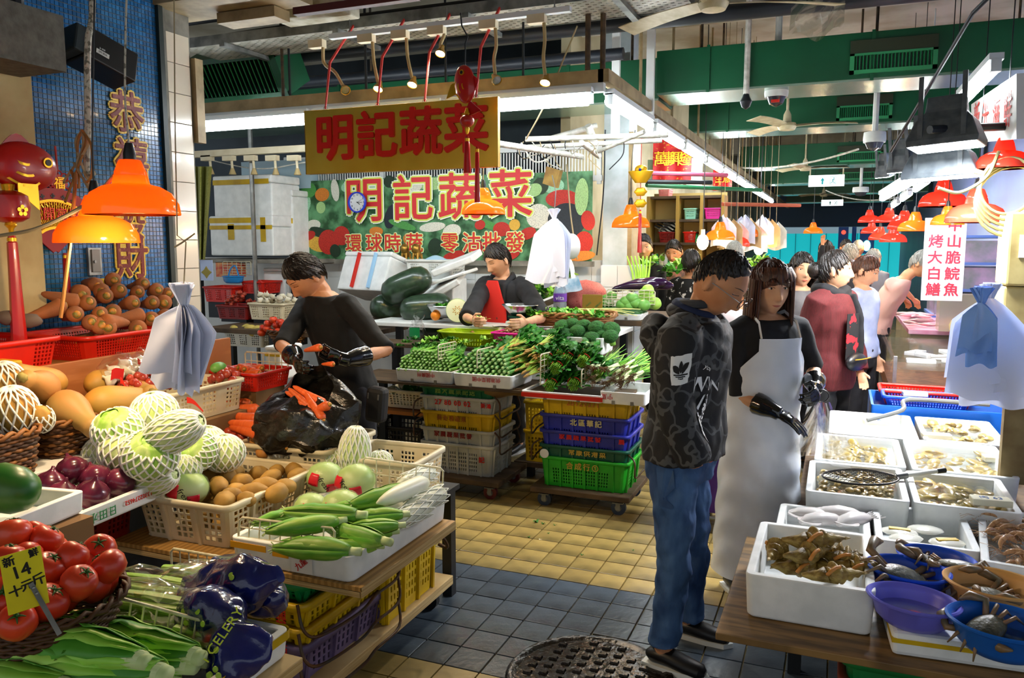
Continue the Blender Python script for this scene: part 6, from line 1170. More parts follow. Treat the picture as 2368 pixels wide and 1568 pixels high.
rod(YY(578,300,6.3).x, 6.3,0,2.9,.022, m_steel, 'steel_pole', 'upright grey pole in front of the foam boxes', None)
cu = thing('net_curtain', 'olive net curtain hanging behind the tiled pillar', 'curtain', (0,0,0)); B().grid(16,12, lambda u, v: YY(450+40*u*(1-v*.6)+8*v, 385+215*v, 6.1+.05*math.sin(u*14)),.002).obj('net', mat('olive net', '7a7a2c', .7, col2='9a9a4c', scale=80), cu)
for k in range(5): # small spots on a second rail
 px = 480+50*k; a = YY(px, 372,6.2); t = thing('spot_light', 'small cream spotlight over the rear shelf, %s from the left' % nth[k], 'spotlight', a, group='rear spotlights'); B().bx((-.06,-.03,0),(.06,.03,.05)).obj('adapter', m_crm, t, False); B().tube([(.03,0,0),(.035,0,-.08)], .012,8).obj('neck', m_crm, t); B().lathe([(.014,-.07),(.035,-.13),(.033,-.13)], 16, M=tr(.035,0,0)).obj('reflector', MATS['old cream'], t); B().lathe([(.03,-.125),(0,-.124)], 14, M=tr(.035,0,0)).obj('lamp_face', m_bulbw if k in (1,4) else m_steel, t)
B().bx((YY(445,365,6.2).x, 6.17,YY(445,365,6.2).z),(YY(715,365,6.2).x, 6.23,YY(445,365,6.2).z+.06)).obj('rail', m_crm, smooth=False, label='cream lighting rail over the rear foam boxes', cat='rail')
def cr_at(x0, x1, y0, y1, Y, d, m, lab, **kw):
 cx, z0, w, h = span(x0, x1, y0, y1, Y); put((kw.get('n', 'produce_crate'), crate(w, d, h, m, slots(5,.12,.8), [(.08,.28,4),(.4,.6,4),(.72,.92,4)], [(.1,.9,9)], .9,.005,.02,.65,.018,.01)), lab, 'crate', (cx, Y+d/2, z0), group='rear crates'); B().bx((-w*.4,-d*.4, z0*0+1.021),(w*.4, d*.4, z0-.001)).obj('crate_stand', m_dark, smooth=False, label='dark stand raising the ' + lab, cat='stand', loc=(cx, Y+d/2,0)) if z0 > 1.05 else None; return cx, z0, w, h
c1 = cr_at(515,608,765,805,5.5,.3, m_wht, 'white crate of pale potatoes'); c2 = cr_at(498,572,705,740,5.9,.3, m_redd, 'dark red crate of netted small onions'); c3 = cr_at(572,655,700,742,5.9,.3, m_crm, 'cream crate of garlic behind the man in black'); c4 = cr_at(468,540,662,700,6.2,.3, m_redp, 'red crate at the back by the tiled pillar'); c5 = cr_at(556,608,650,680,6.3,.3, m_redp, 'small red crate behind the garlic')
for k in range(14): put(P_pot[3+k % 2], 'pale potato in the rear white crate', 'potato', (c1[0]+R.uniform(-.13,.13),5.6+R.uniform(-.08,.1), c1[1]+c1[3]+R.uniform(-.02,.03)),(0,0, R.uniform(0,6)),1.1, 'pale potatoes at the rear')
for q in range(5):
 c = V((c2[0]+(-.1+.07*q % .22),6.0+.05*(q % 2), c2[1]+c2[3]+.02+.04*(q % 3)))
 for k in range(8): put(P_shal, 'small red onion netted in the rear dark red crate', 'onion', c+V((.035*math.cos(k*2.4),.03*math.sin(k*2.4),.02*math.sin(k))),(0,0,0),.95, 'netted onions at the rear')
for k in range(26): put(P_garlic, 'white garlic bulb heaped in the rear cream crate', 'garlic', (c3[0]+R.uniform(-.16,.2),6.0+R.uniform(-.08,.1), c3[1]+c3[3]+R.uniform(0,.07)),(R.uniform(-1,1), R.uniform(-1,1),0),1.05, 'garlic at the rear')
p = YY(640,785,5.3); put(('wicker_basket', wicker(.3,.26,.09,7,18, m_wick2, m_wick, .75,.1)), 'small wicker basket of tomatoes behind the man in black', 'basket', (p.x, 5.45, p.z-.04), group='wicker baskets'); B().bx((-.12,-.1,0),(.12,.1, p.z-1.061)).obj('crate_stand', m_dark, smooth=False, label='dark stand under the small tomato basket', cat='stand', loc=(p.x, 5.45,1.0))
for k, (px, py) in enumerate(((605,770),(618,760),(630,768),(640,752),(648,745),(620,748),(632,740),(645,765),(655,750),(610,758))): put(P_tom, 'tomato in the small rear wicker basket', 'tomato', YY(px, py, 5.4),(0,0, k),.8, 'tomatoes at the rear')
bs = thing('blue_scoop', 'light blue plastic scoop basket by the red crates', 'basket', YY(540,655,6.25)); bowl(.12,.07,.005,.7,.006,.7).obj('scoop_body', mat('sky blue plastic', '2a8ad0', .35), bs); B().tube(bez([(-.06,0,.07),(-.03,0,.14),(.03,0,.17),(.07,0,.07)], 4),.007,6).obj('handle', MATS['sky blue plastic'], bs)
a = YY(515,605,6.4); b_ = YY(580,605,6.4); rack('wire_rack', a, b_, a-V((0,0,.13)),6,5, 'white wire basket front with red packets at the rear'); B().bx((0,0,0),(.3,.1,.15)).obj('red_packets', mat('red packets', 'c82a2a', .5, col2='e0a060', scale=18), smooth=False, label='stack of red printed packets behind the wire front', cat='packet', loc=YY(500,640,6.45))
pn = thing('notice_card', 'blue-white card with an ochre flower print beside the pillar', 'card', YY(478,625,6.1),.1); B().box((0,0,0),(.14,.01,.2)).obj('card', mat('pale blue card', 'b9c6e6', .6), pn, False); B().lathe([(.05,0),(.045,.004),(0,.005)], 8, M=tr(0,-.005,-.02) @ rx(PI/2), fn=lambda a, z: 1+.25*math.cos(4*a)).obj('flower_print', mat('ochre print', '9a8a3a', .6), pn)
fb = foambox(770,905,592,690,6.35,.4, 'large white foam box leaning with red and blue tape in front of the banner', .12); fb.rotation_euler = (-.35,0,-.25)
for nm, m, a0 in (('red_tape', m_redp, -.1),('blue_tape', mat('blue tape', '9cc8ea', .4),.12)): B().bx((a0,-.235,.02),(a0+.02,-.205,.36)).obj(nm, m, fb, False)
foambox(612,650,800,880,4.5,.25, 'white foam box with yellow tape standing behind the black bag', .15,((0,1,.7,.82),)); foambox(608,660,620,700,6.6,.08, 'upright white foam lid behind the garlic', .1)
cx, z0, w, h = span(940,1050,600,645,6.5); put(('produce_crate', crate(w, .3, h, m_wht, slots(5,.15,.8), [(.1,.3,5),(.5,.7,5)], [(.1,.9,8)], .92,.005,.03,.65,.02,.012)), 'white crate with blue cloth on the foam boxes', 'crate', (cx, 6.62, z0)); B().bx((-w/2,-.15,1.0),(w/2,.15, z0-.002)).obj('foam_box_stand', m_styro, smooth=False, bevel=.01, label='white foam block under the white crate', cat='box', loc=(cx, 6.62,0)); B().grid(8,6, lambda u, v: ((u-.5)*.22,(v-.5)*.18,.05*math.sin(u*3)*math.sin(v*3)),.003).obj('blue_cloth', mat('pale blue cloth', 'a8cfe6', .7), label='pale blue cloth in the white crate', cat='cloth', loc=(cx, 6.6, z0+h-.01))
for k, (px, py, r, l) in enumerate(((1060,615,(.2,-.35,.1), 'printed foam lid tilted up beside the young man'),(1045,645,(.1,-.3,0), 'second foam lid below the tilted one'),(1030,670,(.3,-.5,.1), 'cracked foam tray end leaning below the lids'))):
 o = B().bx((-.2,-.16,0),(.2,.16,.06 if k != 1 else .03)).obj('foam_slab', m_styro, smooth=False, bevel=.012, label=l, cat='foam slab', group='foam slabs', loc=YY(px, py, 6.3), rot=r)
for k, px in enumerate((936,962)):
 t = thing('lion_figurine', 'small brass lion figurine before the banner, ' + ('left', 'right')[k]+' of two', 'figurine', YY(px, 602,6.75), group='brass lions'); mg = mat('aged brass', '8a6a2a', .35, metal=.8, col2='c9a050', scale=14)
 B().ell((0,0,.11),(.04,.045,.05),14,10, lambda d: 1+.08*noise.noise(d*6)).obj('head', mg, t); B().ell((0,.03,.065),(.032,.05,.045),14,10).obj('torso', mg, t)
 for sx in (-1,1): B().tube([(sx*.022,-.005,.07),(sx*.024,-.012,.0)], [.012,.01], 8).obj('leg', mg, t); B().tube([(sx*.024,.06,.06),(sx*.026,.07,0)], [.014,.011], 8).obj('leg', mg, t)
 B().bx((-.045,-.03,-.012),(.045,.09,0)).obj('plinth', mg, t, False)
# ================================================================ right seafood stall
m_water = mat('water', 'c9d8c8', .04, trans=.9, alpha=.3, ior=1.33, bump=.08, bscale=14)
m_clam = mat('clam shell', 'b59a5a', .35, col2='6a5a34', scale=60, st=(1,1,3), island=.2, coat=.3); m_clam2 = mat('olive clam', '8a7434', .3, col2='b59c50', scale=40, island=.25, coat=.4); m_clam3 = mat('pale long clam', 'c2ab5e', .3, col2='97803c', scale=30, island=.2, coat=.4)
def clam(nm, r, m, lx=1, t=.45):
 b = B().ell((0,0,0),(r*lx, r*.8, r*t),14,8, lambda d: 1+.12*d.y-.06*abs(d.z)*math.sin(12*d.y)); return (nm, [('', b.mesh(nm, m))])
CS, CL_, CF = clam('striped_clam', .021, m_clam), clam('long_clam', .033, m_clam3,1.6,.35), clam('brown_clam', .031, m_clam2,1.1,.3); CR = clam('round_clam', .021, m_clam)
st1 = board('seafood_table', (-.32,2.52,.475),(1.3,3.45,.5), mat('wet plank', '8a6a3c', .5, col2='5a4426', scale=2, st=(2,14,2), lo=.4, hi=.6), 'wet wooden board table at the front of the seafood stall', [(-.1,3.3),(1.2,2.7)], 'table')
board('seafood_stand', (-.14,3.46,.475),(1.3,5.64,.5), m_wood, 'wooden stand under the rows of clam boxes', [(-.05,3.6),(-.0,5.5),(1.2,5.5)], 'stand')
for m, z, l in ((mat('coral crate', 'b0503c', .45),.2, 'coral plastic basket under the seafood table'),(m_grn, .26, 'green crate nested in the coral basket')): put(('crate', crate(.7,.5,.2, m, [(.1,.5)], [(.1,.9,18)], [(.1,.9,12)], .94,.006,.04,.5,.03,.018)), l, 'crate', (.42,2.85, z-.02 if z < .25 else z))
B().bx((.1,2.65,0),(.75,3.1,.178)).obj('crate_stand', m_dark, smooth=False, label='dark block under the coral basket', cat='block')
def sbox(x0, x1, y0, y1, z0, z1, lab, t=.03, water=None, rot=0, notch=True, g='foam boxes of the seafood stall'):
 o = thing('foam_box', lab, 'box', ((x0+x1)/2,(y0+y1)/2, z0), rot, g); tub(x1-x0, y1-y0, z1-z0, t, .025,.95,.03).obj('box_body', m_styro, o, bevel=.004)
 if water: B().loft([rrect((x1-x0)*.97-2*t-.004,(y1-y0)*.97-2*t-.004,.012, water-z0,3)], 0,1).obj('water', m_water, o)
 return o
sbox(-.25,.155,2.66,3.22,.501,.655, 'large white foam box of whelks at the front of the seafood stall', .032)
sbox(-.2,.165,3.3,3.66,.501,.6, 'foam box of pale squid behind the whelks'); sbox(.175,.54,3.3,3.78,.501,.61, 'foam box of iced packets right of the squid'); sbox(.555,.86,3.16,3.86,.501,.62, 'foam box of shrimps at the right edge', .03, None, -.12)
bx6 = ((-.1,.325,3.68,4.24, 'foam box of small clams with a net over it', .635),(.335,.74,3.68,4.22, 'foam box of long pale clams under water', .64),(-.08,.35,4.26,4.88, 'foam box of brown clams in the middle row', .635),(.37,.83,4.25,4.92, 'foam box of flat olive clams in the middle row', .635),(-.02,.46,4.91,5.6, 'foam box of dark water with a floating price block in the back row', .63),(.48,.9,4.94,5.6, 'foam box of pale clams in the back row', .63))
for x0, x1, y0, y1, l, w in bx6: sbox(x0, x1, y0, y1,.501,.66, l, .03, w)
def fill(P, n, b, z, lab, g, rng=.02, sc=(.9,1.15)):
 x0, x1, y0, y1 = b[:4]
 for k in range(n): put(P, lab, 'clam', (R.uniform(x0+.055, x1-.055), R.uniform(y0+.055, y1-.055), z+R.uniform(-rng, rng)),(R.uniform(-.5,.5), R.uniform(-.5,.5), R.uniform(0,6)), R.uniform(*sc), g)
fill(CS, 170, bx6[0], .622, 'small striped clam in the netted foam box', 'small clams'); fill(CL_, 75, bx6[1], .615, 'long pale clam under water in the front right box', 'long pale clams', .015); fill(CF, 80, bx6[2], .615, 'brown clam under water in the middle left box', 'brown clams', .015); fill(CF, 46, bx6[3], .6, 'flat olive clam under water in the middle right box', 'flat olive clams', .012,(1,1.5)); fill(CR, 60, bx6[5], .62, 'rounded pale clam in the back right box', 'rounded clams', .02,(1.4,1.9))
# price blocks: foam bars with marker writing
def pblock(x, y, z, s, l, a=0):
 t = thing('price_block', l, 'price block', (x, y, z), a, 'foam price blocks'); B().box((0,0,0),(.15,.07,.028)).obj('foam_block', mat('cream foam', 'ddd8bd', .7), t, False, .004); text('marker_writing', s, .04, m_bluink, t, tr(0,0,.0145), ext=.0004); return t
p = Z(2025,978,.62); pblock(p.x, p.y, .625, '白貝', 'foam price block floating in the dark back box', .2); p = Z(2310,1065,.62); pblock(p.x, p.y, .63, '花甲', 'foam price block on the flat olive clams', .15); p = Z(2290,1160,.67); pblock(p.x, p.y-.01,.675, '肉 63', 'foam price block at the right rim of the long clams', .1); p = Z(2165,1012,.65); pblock(p.x, p.y, .66, '八元', 'foam price block on the rounded pale clams', .1); p = Z(1935,1110,.64); pblock(p.x, p.y, .64, '六', 'foam price block poking out beside the net', -.6)
# landing net over the clams
nt_ = thing('landing_net', 'black landing net with white handle lying on the small clams', 'net', (.13,3.93,.66),.42)
rim_ = [(.17*math.cos(a),.12*math.sin(a),.02) for a in [i*2*PI/28 for i in range(28)]]; B().tube(rim_, .005,6, close=True).obj('hoop', m_black, nt_)
nb = B(); sag = lambda x, y: .02-.055*max(0,1-(x/.17)**2-(y/.12)**2)*0+.03*max(0,1-(x/.17)**2-(y/.12)**2)
for k in range(-12,13):
 for s in (1,-1):
  P = []
  for i in range(15):
   x = -.17+.34*i/14; y = k*.02+s*(x)*.7
   if (x/.17)**2+(y/.12)**2 <= 1.02: P.append((x, y, sag(x, y)))
  if len(P) > 2: nb.tube(P, .0016,4)
nb.obj('mesh', m_black, nt_); B().tube([(.165,0,.02),(.36,0,.045)], .011,10).obj('handle', m_wht, nt_); B().tube([(.36,0,.045),(.4,0,.05)], .013,10).obj('grip', m_black, nt_); B().tube([(.17,0,.02),(.22,0,.028)], .016,10).obj('ferrule', m_steel, nt_)
# whelks
m_whelk = mat('whelk shell', '6e541c', .5, col2='a8904a', scale=14, st=(1,4,4), bump=.5, bscale=30, island=.12); m_whelkp = mat('whelk tip', 'cdb88a', .5, col2='a08a54', scale=30)
def whelk(L, r):
 b = B(); rings = []; n = 16; N = 46
 for i in range(N+1):
  u = i/N; a = u*2*PI*5.0; rr = r*(1-u)**1.0*(1+.14*math.sin(u*2*PI*5.5))*(min(1,.25+u*4) if u < .2 else 1); off = .12*rr
  rings.append([(u*L, off*math.cos(a)+rr*math.cos(t+a*.0), off*math.sin(a)+rr*math.sin(t)) for t in [k*2*PI/n for k in range(n)]])
 b.loft(rings); ps = [('shell', b.mesh('shell', m_whelk))]
 ps.append(('siphon_canal', B().tube([(.06*L, 0,0),(-.1*L, .01,-.004),(-.25*L, .02,.004),(-.42*L, .022,.008)], [r*.62, r*.5, r*.3, r*.14], 12).mesh('siphon_canal', m_whelk)))
 ps.append(('spire_tip', B().tube([(.9*L, 0,0),(1.02*L, 0,0)], [r*.13, r*.04], 10).mesh('spire_tip', m_whelkp)))
 ps.append(('aperture_lip', B().tube([(x*L, -r*(.85-.5*x), r*.4*math.sin(x*6)) for x in (-.05,.08,.2,.3)], r*.14,8).mesh('aperture_lip', mat('whelk lip', 'c8863c', .4)))); return ps
P_wh = ('whelk', whelk(.17,.05))
for k, (ax, ay, bx_, by, z, s, l) in enumerate(((1860,1250,1985,1243,.71,1.1, 'big whelk lying across the top of the box'),(1855,1285,1912,1270,.68,1.0, 'whelk with white ridges in the middle'),(1800,1262,1780,1290,.66,1.0, 'whelk in the left back corner showing an orange opening'),(1905,1330,2010,1325,.66,1.0, 'whelk along the front right edge'),(1830,1312,1880,1305,.63,1.0, 'whelk along the front left edge'),(1935,1290,2000,1300,.66,.95, 'whelk pointing right under the big one'),(1920,1275,1990,1285,.64,.9, 'whelk with a pale spire at the right'),(1905,1310,1860,1290,.63,.9, 'whelk buried in the middle'),(1960,1310,2015,1310,.65,.9, 'dark whelk at the right front corner'),(1830,1290,1790,1310,.62,.9, 'whelk at the bottom left'))):
 a = Z(ax, ay, z); e = along(a, Z(bx_, by, z)).to_euler(); put(P_wh, l, 'whelk', a, (R.uniform(-.6,.6), e.y, e.z), s*.92, 'whelks in the foam box')
# squid, ice packets, shrimps
m_sq = mat('squid flesh', 'e6e4e2', .25, col2='d2c9c6', scale=6, coat=.4)
for k, (px, py, z) in enumerate(((1880,1195,.6),(1940,1190,.61),(1900,1205,.6),(1975,1205,.6))):
 t = thing('squid', 'pale squid in the foam box, ' + ('left one', 'back one', 'front one', 'right one')[k], 'squid', Z(px, py, z),.3*k, 'squid in the box'); B().tube([(-.1,0,0),(-.06,0,.01),(0,0,.012),(.06,0,.006),(.09,0,0)], [.012,.036,.045,.036,.02], 16, flat=.6).obj('mantle', m_sq, t); B().grid(6,4, lambda u, v: (-.1+.09*u, (v-.5)*.13*math.sin(u*2.6+.3),.01),.004).obj('fin', m_sq, t)
 for q in range(5): B().tube([(.085,(q-2)*.007,0),(.12,(q-2)*.012,-.005),(.15,(q-2)*.02,.004)], [.006,.005,.002], 6).obj('tentacle', m_sq, t)
for k, (px, py) in enumerate(((2080,1230),(2140,1225),(2190,1255),(2095,1245))):
 t = thing('ice_packet', 'clear iced seafood packet, ' + ('left', 'back', 'right with yellow sticker', 'front')[k]+' one in the box', 'packet', Z(px, py, .575),.2*k, 'iced packets'); B().ell((0,0,0),(.07,.05,.014),16,8, lambda d: 1+.1*noise.noise(d*5)).obj('packet_body', mat('iced film', 'e4e2d4', .15, coat=.5), t)
 if k in (0,2): B().bx((-.04,-.012,.012),(.04,.012,.016)).obj('yellow_sticker', m_yel, t, False)
m_shr = mat('shrimp', 'c9a074', .3, col2='a87a50', scale=20, st=(10,1,1), island=.15, coat=.3)
shp = [('body', B().tube(bez([(-.045,0,0),(-.02,0,.014),(.015,0,.012),(.035,0,-.004)], 4), [.003,.005,.007,.008,.0085,.009,.009,.0085,.008,.007,.006,.005,.003], 10).mesh('body', m_shr)),('tail_fan', B().grid(3,3, lambda u, v: (-.045-.016*u, (v-.5)*.018*u, 0),.001).mesh('tail_fan', m_shr))]
at_ = B()
for q in range(6): at_.tube([(.033,(q-2.5)*.002,0),(.06,(q-2.5)*.01,.008),(.085,(q-2.5)*.02,.0)], .0007,4)
for q in range(5): at_.tube([(-.01+.009*q, .003,.0),(-.012+.009*q, .008,-.014)], .0009,4)
shp.append(('antennae', at_.mesh('antennae', m_shr)))
for k in range(46): put(('shrimp', shp), 'raw shrimp heaped in the right foam box', 'shrimp', V((.70,3.5,.585))+V((R.uniform(-.1,.1), R.uniform(-.26,.26), R.uniform(-.01,.05))),(R.uniform(-1,1), R.uniform(-.4,.4), R.uniform(0,6)), R.uniform(1,1.25), 'shrimps in the box')
# basins, crabs
m_bas = mat('blue basin', '1a4fd0', .35); m_bas2 = mat('violet basin', '6a6ad8', .35); m_bas3 = mat('peach basin', 'dca862', .4, alpha=.95); m_bas4 = mat('azure basin', '0c5fc0', .35)
m_crab = mat('crab shell', '34382c', .4, col2='6a664e', scale=30, bump=.4, bscale=60, island=.1); m_crabl = mat('crab leg', '5f5f4c', .4, col2='8a6a4a', scale=20)
def crab(s):
 ps = [('carapace', B().ell((0,0,0),(.065*s, .042*s, .02*s),22,10, lambda d: 1+.04*math.cos(22*math.atan2(d.y, d.x))*(1-abs(d.z))+.12*abs(d.x)**3).mesh('carapace', m_crab))]
 for sx in (-1,1):
  for k in range(3): ps.append(('leg', B().tube([(sx*.045*s, (-.012+.014*k)*s, 0),(sx*.085*s, (-.03+.028*k)*s, .022*s),(sx*.11*s, (-.045+.04*k)*s, -.012*s)], [.007*s, .006*s, .002*s], 7).mesh('leg', m_crabl)))
  ps.append(('claw', B().tube([(sx*.045*s, .03*s, 0),(sx*.085*s, .06*s, .012*s),(sx*.06*s, .095*s, .016*s),(sx*.03*s, .105*s, .012*s)], [.009*s, .011*s, .015*s, .003*s], 8).mesh('claw', m_crabl)))
 return ps
P_cr = ('crab', crab(1.0))
lidt = thing('foam_box', 'flat white foam box with a yellow tape band carrying the basins', 'box', (.53,2.86,.501),.07, 'foam boxes of the seafood stall'); B().bx((-.35,-.26,0),(.65,.28,.075)).obj('box_body', m_styro, lidt, False, .015); B().bx((-.351,-.262,.042),(.651,.281,.056)).obj('yellow_tape', m_yel, lidt, False)
def basin(px, py, z, r, h, m, lab, water=0, ov=1, a=0):
 p = Z(px, py, z+h); t = thing('basin', lab, 'basin', (p.x, p.y, z), a, 'plastic basins'); bowl(r, h, .005,.68,.012, ov).obj('basin_body', m, t)
 if water: B().lathe([(r*.8, h*water),(0, h*water+.0005)], 32, sy=ov).obj('water', m_water, t)
 return p
b1 = basin(2112,1382,.577,.128,.085, m_bas2, 'violet oval basin of water at the front', .5,.82,-.35); b2 = basin(2100,1312,.577,.125,.09, m_bas, 'blue basin with a dark crab behind the violet one', .3,.85,-.3); b3 = basin(2165,1285,.577,.12,.09, m_bas, 'blue basin of crabs at the back', .3,.8,-.3); b4 = basin(2300,1345,.577,.14,.1, m_bas3, 'peach translucent basin of crabs', .5,.85,-.2); b5 = basin(2320,1435,.577,.14,.095, m_bas4, 'azure basin of crabs at the right bottom corner', .4,.85,-.2)
for c, dx, dy, dz, ro, s, l in ((b2,-.01,-.02,.0,(.5,.3,.5),1.55, 'large dark crab filling the blue basin'),(b3,-.03,.0,.01,(.3,.2,1.5),1.2, 'crab in the back blue basin at the left'),(b3,.06,-.03,.02,(.1,.1,2.8),1.1, 'crab hanging over the rim of the back blue basin'),(b4,-.03,.0,-.02,(.2,.0,.4),1.25, 'pale crab in the peach basin at the left'),(b4,.05,-.02,-.02,(.3,.2,2.2),1.1, 'pale crab in the peach basin at the right'),(b5,-.04,.02,-.01,(.3,-.3,.8),1.2, 'crab with raised legs in the azure basin'),(b5,.06,-.04,-.02,(.2,.2,2.9),1.1, 'crab lying flat in the azure basin')):
 put(P_cr, l, 'crab', (c.x+dx, c.y+dy, c.z-.035+dz), ro, s*.85, 'crabs in basins')
# tanks further back
bt_ = thing('fish_tank', 'blue-edged steel tank with baskets behind the clam boxes', 'tank', (.66,5.98,0)); tub(.86,.6,.7,.02,.02,1,.5).obj('tank_body', mat('tank blue', '1a6ad0', .35), bt_); B().loft([rrect(.81,.55,.01,.66,3)], 0,1).obj('water', m_water, bt_)
put(('basket', crate(.56,.3,.1, m_redp, slots(3,.2,.8), [(.06,.94,26)], [(.06,.94,12)], .9,.004,.02,.5,.02,.014)), 'red basket in the blue tank', 'basket', (.58,6.1,.66)); put(('basket', crate(.5,.26,.08, m_bas, slots(3,.2,.8), [(.06,.94,26)], [(.06,.94,12)], .9,.004,.02,.5,.02,.014)), 'blue basket in the blue tank', 'basket', (.56,5.86,.68)); pblock(.5,5.86,.76, '大蝦', 'foam price block in the blue basket', .1)
B().tube(bez([(.2,5.35,.66),(.4,5.45,.72),(.45,5.62,.76),(.9,5.63,.76)], 5),.014,8).obj('water_pipe', mat('grey pipe', '6a6c6a', .5), label='grey water pipe bending down into the back clam box', cat='pipe')
gt = thing('glass_tank', 'large glass fish tank with floating foam blocks', 'tank', (.85,7.4,0)); m_glass = mat('tank glass', 'd6e6e0', .03, trans=1, alpha=.25)
B().bx((-.45,-1.1,0),(.55,1.1,.5)).obj('tank_base', mat('tank base', '4a4a48', .5), gt, False)
for a, b in (((-.45,-1.1,.5),(.55,-1.09,.93)),((-.45,-1.1,.5),(-.44,1.1,.93)),((-.45,1.09,.5),(.55,1.1,.93))): B().bx(a, b).obj('glass_panel', m_glass, gt, False)
for x in (-.45,.55): B().bx((x-.012,-1.112,.5),(x+.012,-1.088,.95)).obj('steel_post', m_steel, gt, False)
B().bx((-.44,-1.08,.5),(.54,1.08,.62)).obj('gravel', mat('prawns on bottom', 'a86a44', .5, col2='6e4026', scale=20), gt, False); B().bx((-.44,-1.08,.855),(.54,1.08,.86)).obj('water', m_water, gt, False)
for k in range(9): B().box((0,0,0),(.2,.09,.03)).obj('foam_float', m_styro, smooth=False, bevel=.005, label='white foam block floating in the glass tank', cat='foam block', group='foam floats', loc=(.6+.2*(k % 3)+.05*k % .1,6.7+.25*(k//3)+.12*(k % 2),.872), rot=(0,0, k*.7))
lt2 = thing('landing_net', 'small landing net lying across the glass tank', 'net', (1.0,6.62,.93),.15); B().tube([(.13*math.cos(i*.3),.1*math.sin(i*.3),.01) for i in range(21)], .005,6, close=True).obj('hoop', m_dark, lt2); B().grid(10,8, lambda u, v: ((u-.5)*.2,(v-.5)*.14,.03*math.sin(u*3)*math.sin(v*3)),0).obj('mesh', mat('brown net', '8a5a34', .7, alpha=.6), lt2); B().tube([(-.13,0,.01),(-.36,-.02,0)], .012,8).obj('handle', m_wht, lt2)
# fish counter beyond
fc = thing('fish_counter', 'tiled fish counter under pink lamps further down the aisle', 'counter', (.95,9.6,0)); B().bx((-.28,-.9,0),(.8,1.2,.88)).obj('counter_body', mat('steel counter', 'b5a88e', .4, col2='96886a', scale=3), fc, False); B().bx((-.3,-.95,.88),(.8,1.2,.92)).obj('counter_top', mat('wet top pink light', 'd68aa8', .25, col2='e6b8c8', scale=6), fc, False)  # pink of the top is lamp light put into its colour
m_fish = mat('fish', '9a8a90', .3, col2='d890a0', scale=9, island=.3, coat=.3); fsh = [('body', B().tube([(-.1,0,0),(-.05,0,0),(.02,0,0),(.08,0,0),(.11,0,0)], [.006,.02,.032,.02,.004], 12, flat=.6).mesh('body', m_fish)),('tail', B().grid(3,3, lambda u, v: (-.1-.035*u, (v-.5)*.06*u, 0),.002).mesh('tail', m_fish))]
for k in range(34): put(('fish', fsh), 'whole fish laid out on the pink-lit counter', 'fish', (.7+R.uniform(0,.95),8.75+R.uniform(0,1.4),.945+R.uniform(0,.02)),(0,0, R.uniform(0,6)), R.uniform(.9,1.3), 'fish on the counter')
gb_ = thing('glass_case', 'cloudy glass case with jars at the end of the tank', 'case', (1.12,8.3,.95)); B().bx((-.25,-.02,0),(.25,.25,.34)).obj('case_body', mat('cloudy glass', 'cfc9a8', .2, trans=.4, alpha=.65), gb_, False)
for k, (x, c) in enumerate(((-.12, 'd8c890'),(.0, 'e6e6e0'),(.14, 'd0b870'))): B().lathe([(.05,0),(.055,.05),(.04,.09),(0,.092)], 16).obj('jar', mat('jar %d' % k, c, .4), gb_, loc=(x, -.08,.02))
# hanging things at the right edge
eb = thing('meter_box', 'tall cream electric meter box at the right edge', 'electric box', (.95,5.05,1.4)); B().bx((-.13,-.12,.13),(.3,.2,.52)).obj('upper_box', mat('aged cream metal', 'c9b87a', .5, col2='a8935a', scale=6), eb, False, .012); B().bx((-.13,-.1,-.15),(.3,.2,.125)).obj('lower_box', MATS['aged cream metal'], eb, False, .012); B().bx((-.08,-.127,.28),(-.04,-.12,.4)).obj('breaker', m_white, eb, False); B().bx((.0,-.124,.22),(.05,-.12,.43)).obj('meter_window', mat('meter window', 'a89868', .3), eb, False)
B().bx((.75,4.3,.62),(1.3,4.36,1.02)).obj('rusty_panel', mat('rusty steel panel', '6a5230', .6, metal=.4, col2='9a8a60', scale=4), smooth=False, label='rusty steel side panel below the right-hand bags', cat='panel')
B().bx((.98,5.3,0),(1.3,5.4,2.9)).obj('steel_post', mat('cream post', 'b5ab90', .6), smooth=False, label='cream post behind the meter box', cat='post')
bag_bundle('carrier_bag_bundle', DD(2290,690,3.75),.5,.3,5, 'big bundle of white bags hanging at the right edge', lean=.1); bb = bag_bundle('carrier_bag_bundle', DD(2270,700,3.6),.28,.14,4, 'smaller bundle of bright blue bags hanging before the white ones')
for o in bb.children:
 o.data = o.data.copy(); o.data.materials.clear(); o.data.materials.append(mat('blue bag film', '6a9aea', .35, col2='8ab4f4', scale=4))
cc_ = thing('cable_coil', 'coil of yellow-grey cable hanging at the top right', 'cable coil', DD(2330,430,4.3))
for k in range(5): B().tube([((.13+.012*k)*math.cos(a)+.01*k, .02*k, (.15+.01*k)*math.sin(a)-.02*k) for a in [i*2*PI/26 for i in range(26)]], .009,7, close=True).obj('cable_turn', mat('cable yellow grey', '8a8458', .6), cc_)
B().tube(bez([DD(2170,435,4.3),DD(2220,445,4.3),DD(2280,410,4.3),DD(2310,350,4.3)], 6),.009,7).obj('cable', mat('cable yellow grey', '8a8458', .6), label='dark cable looping from the floodlight to the coil', cat='cable')
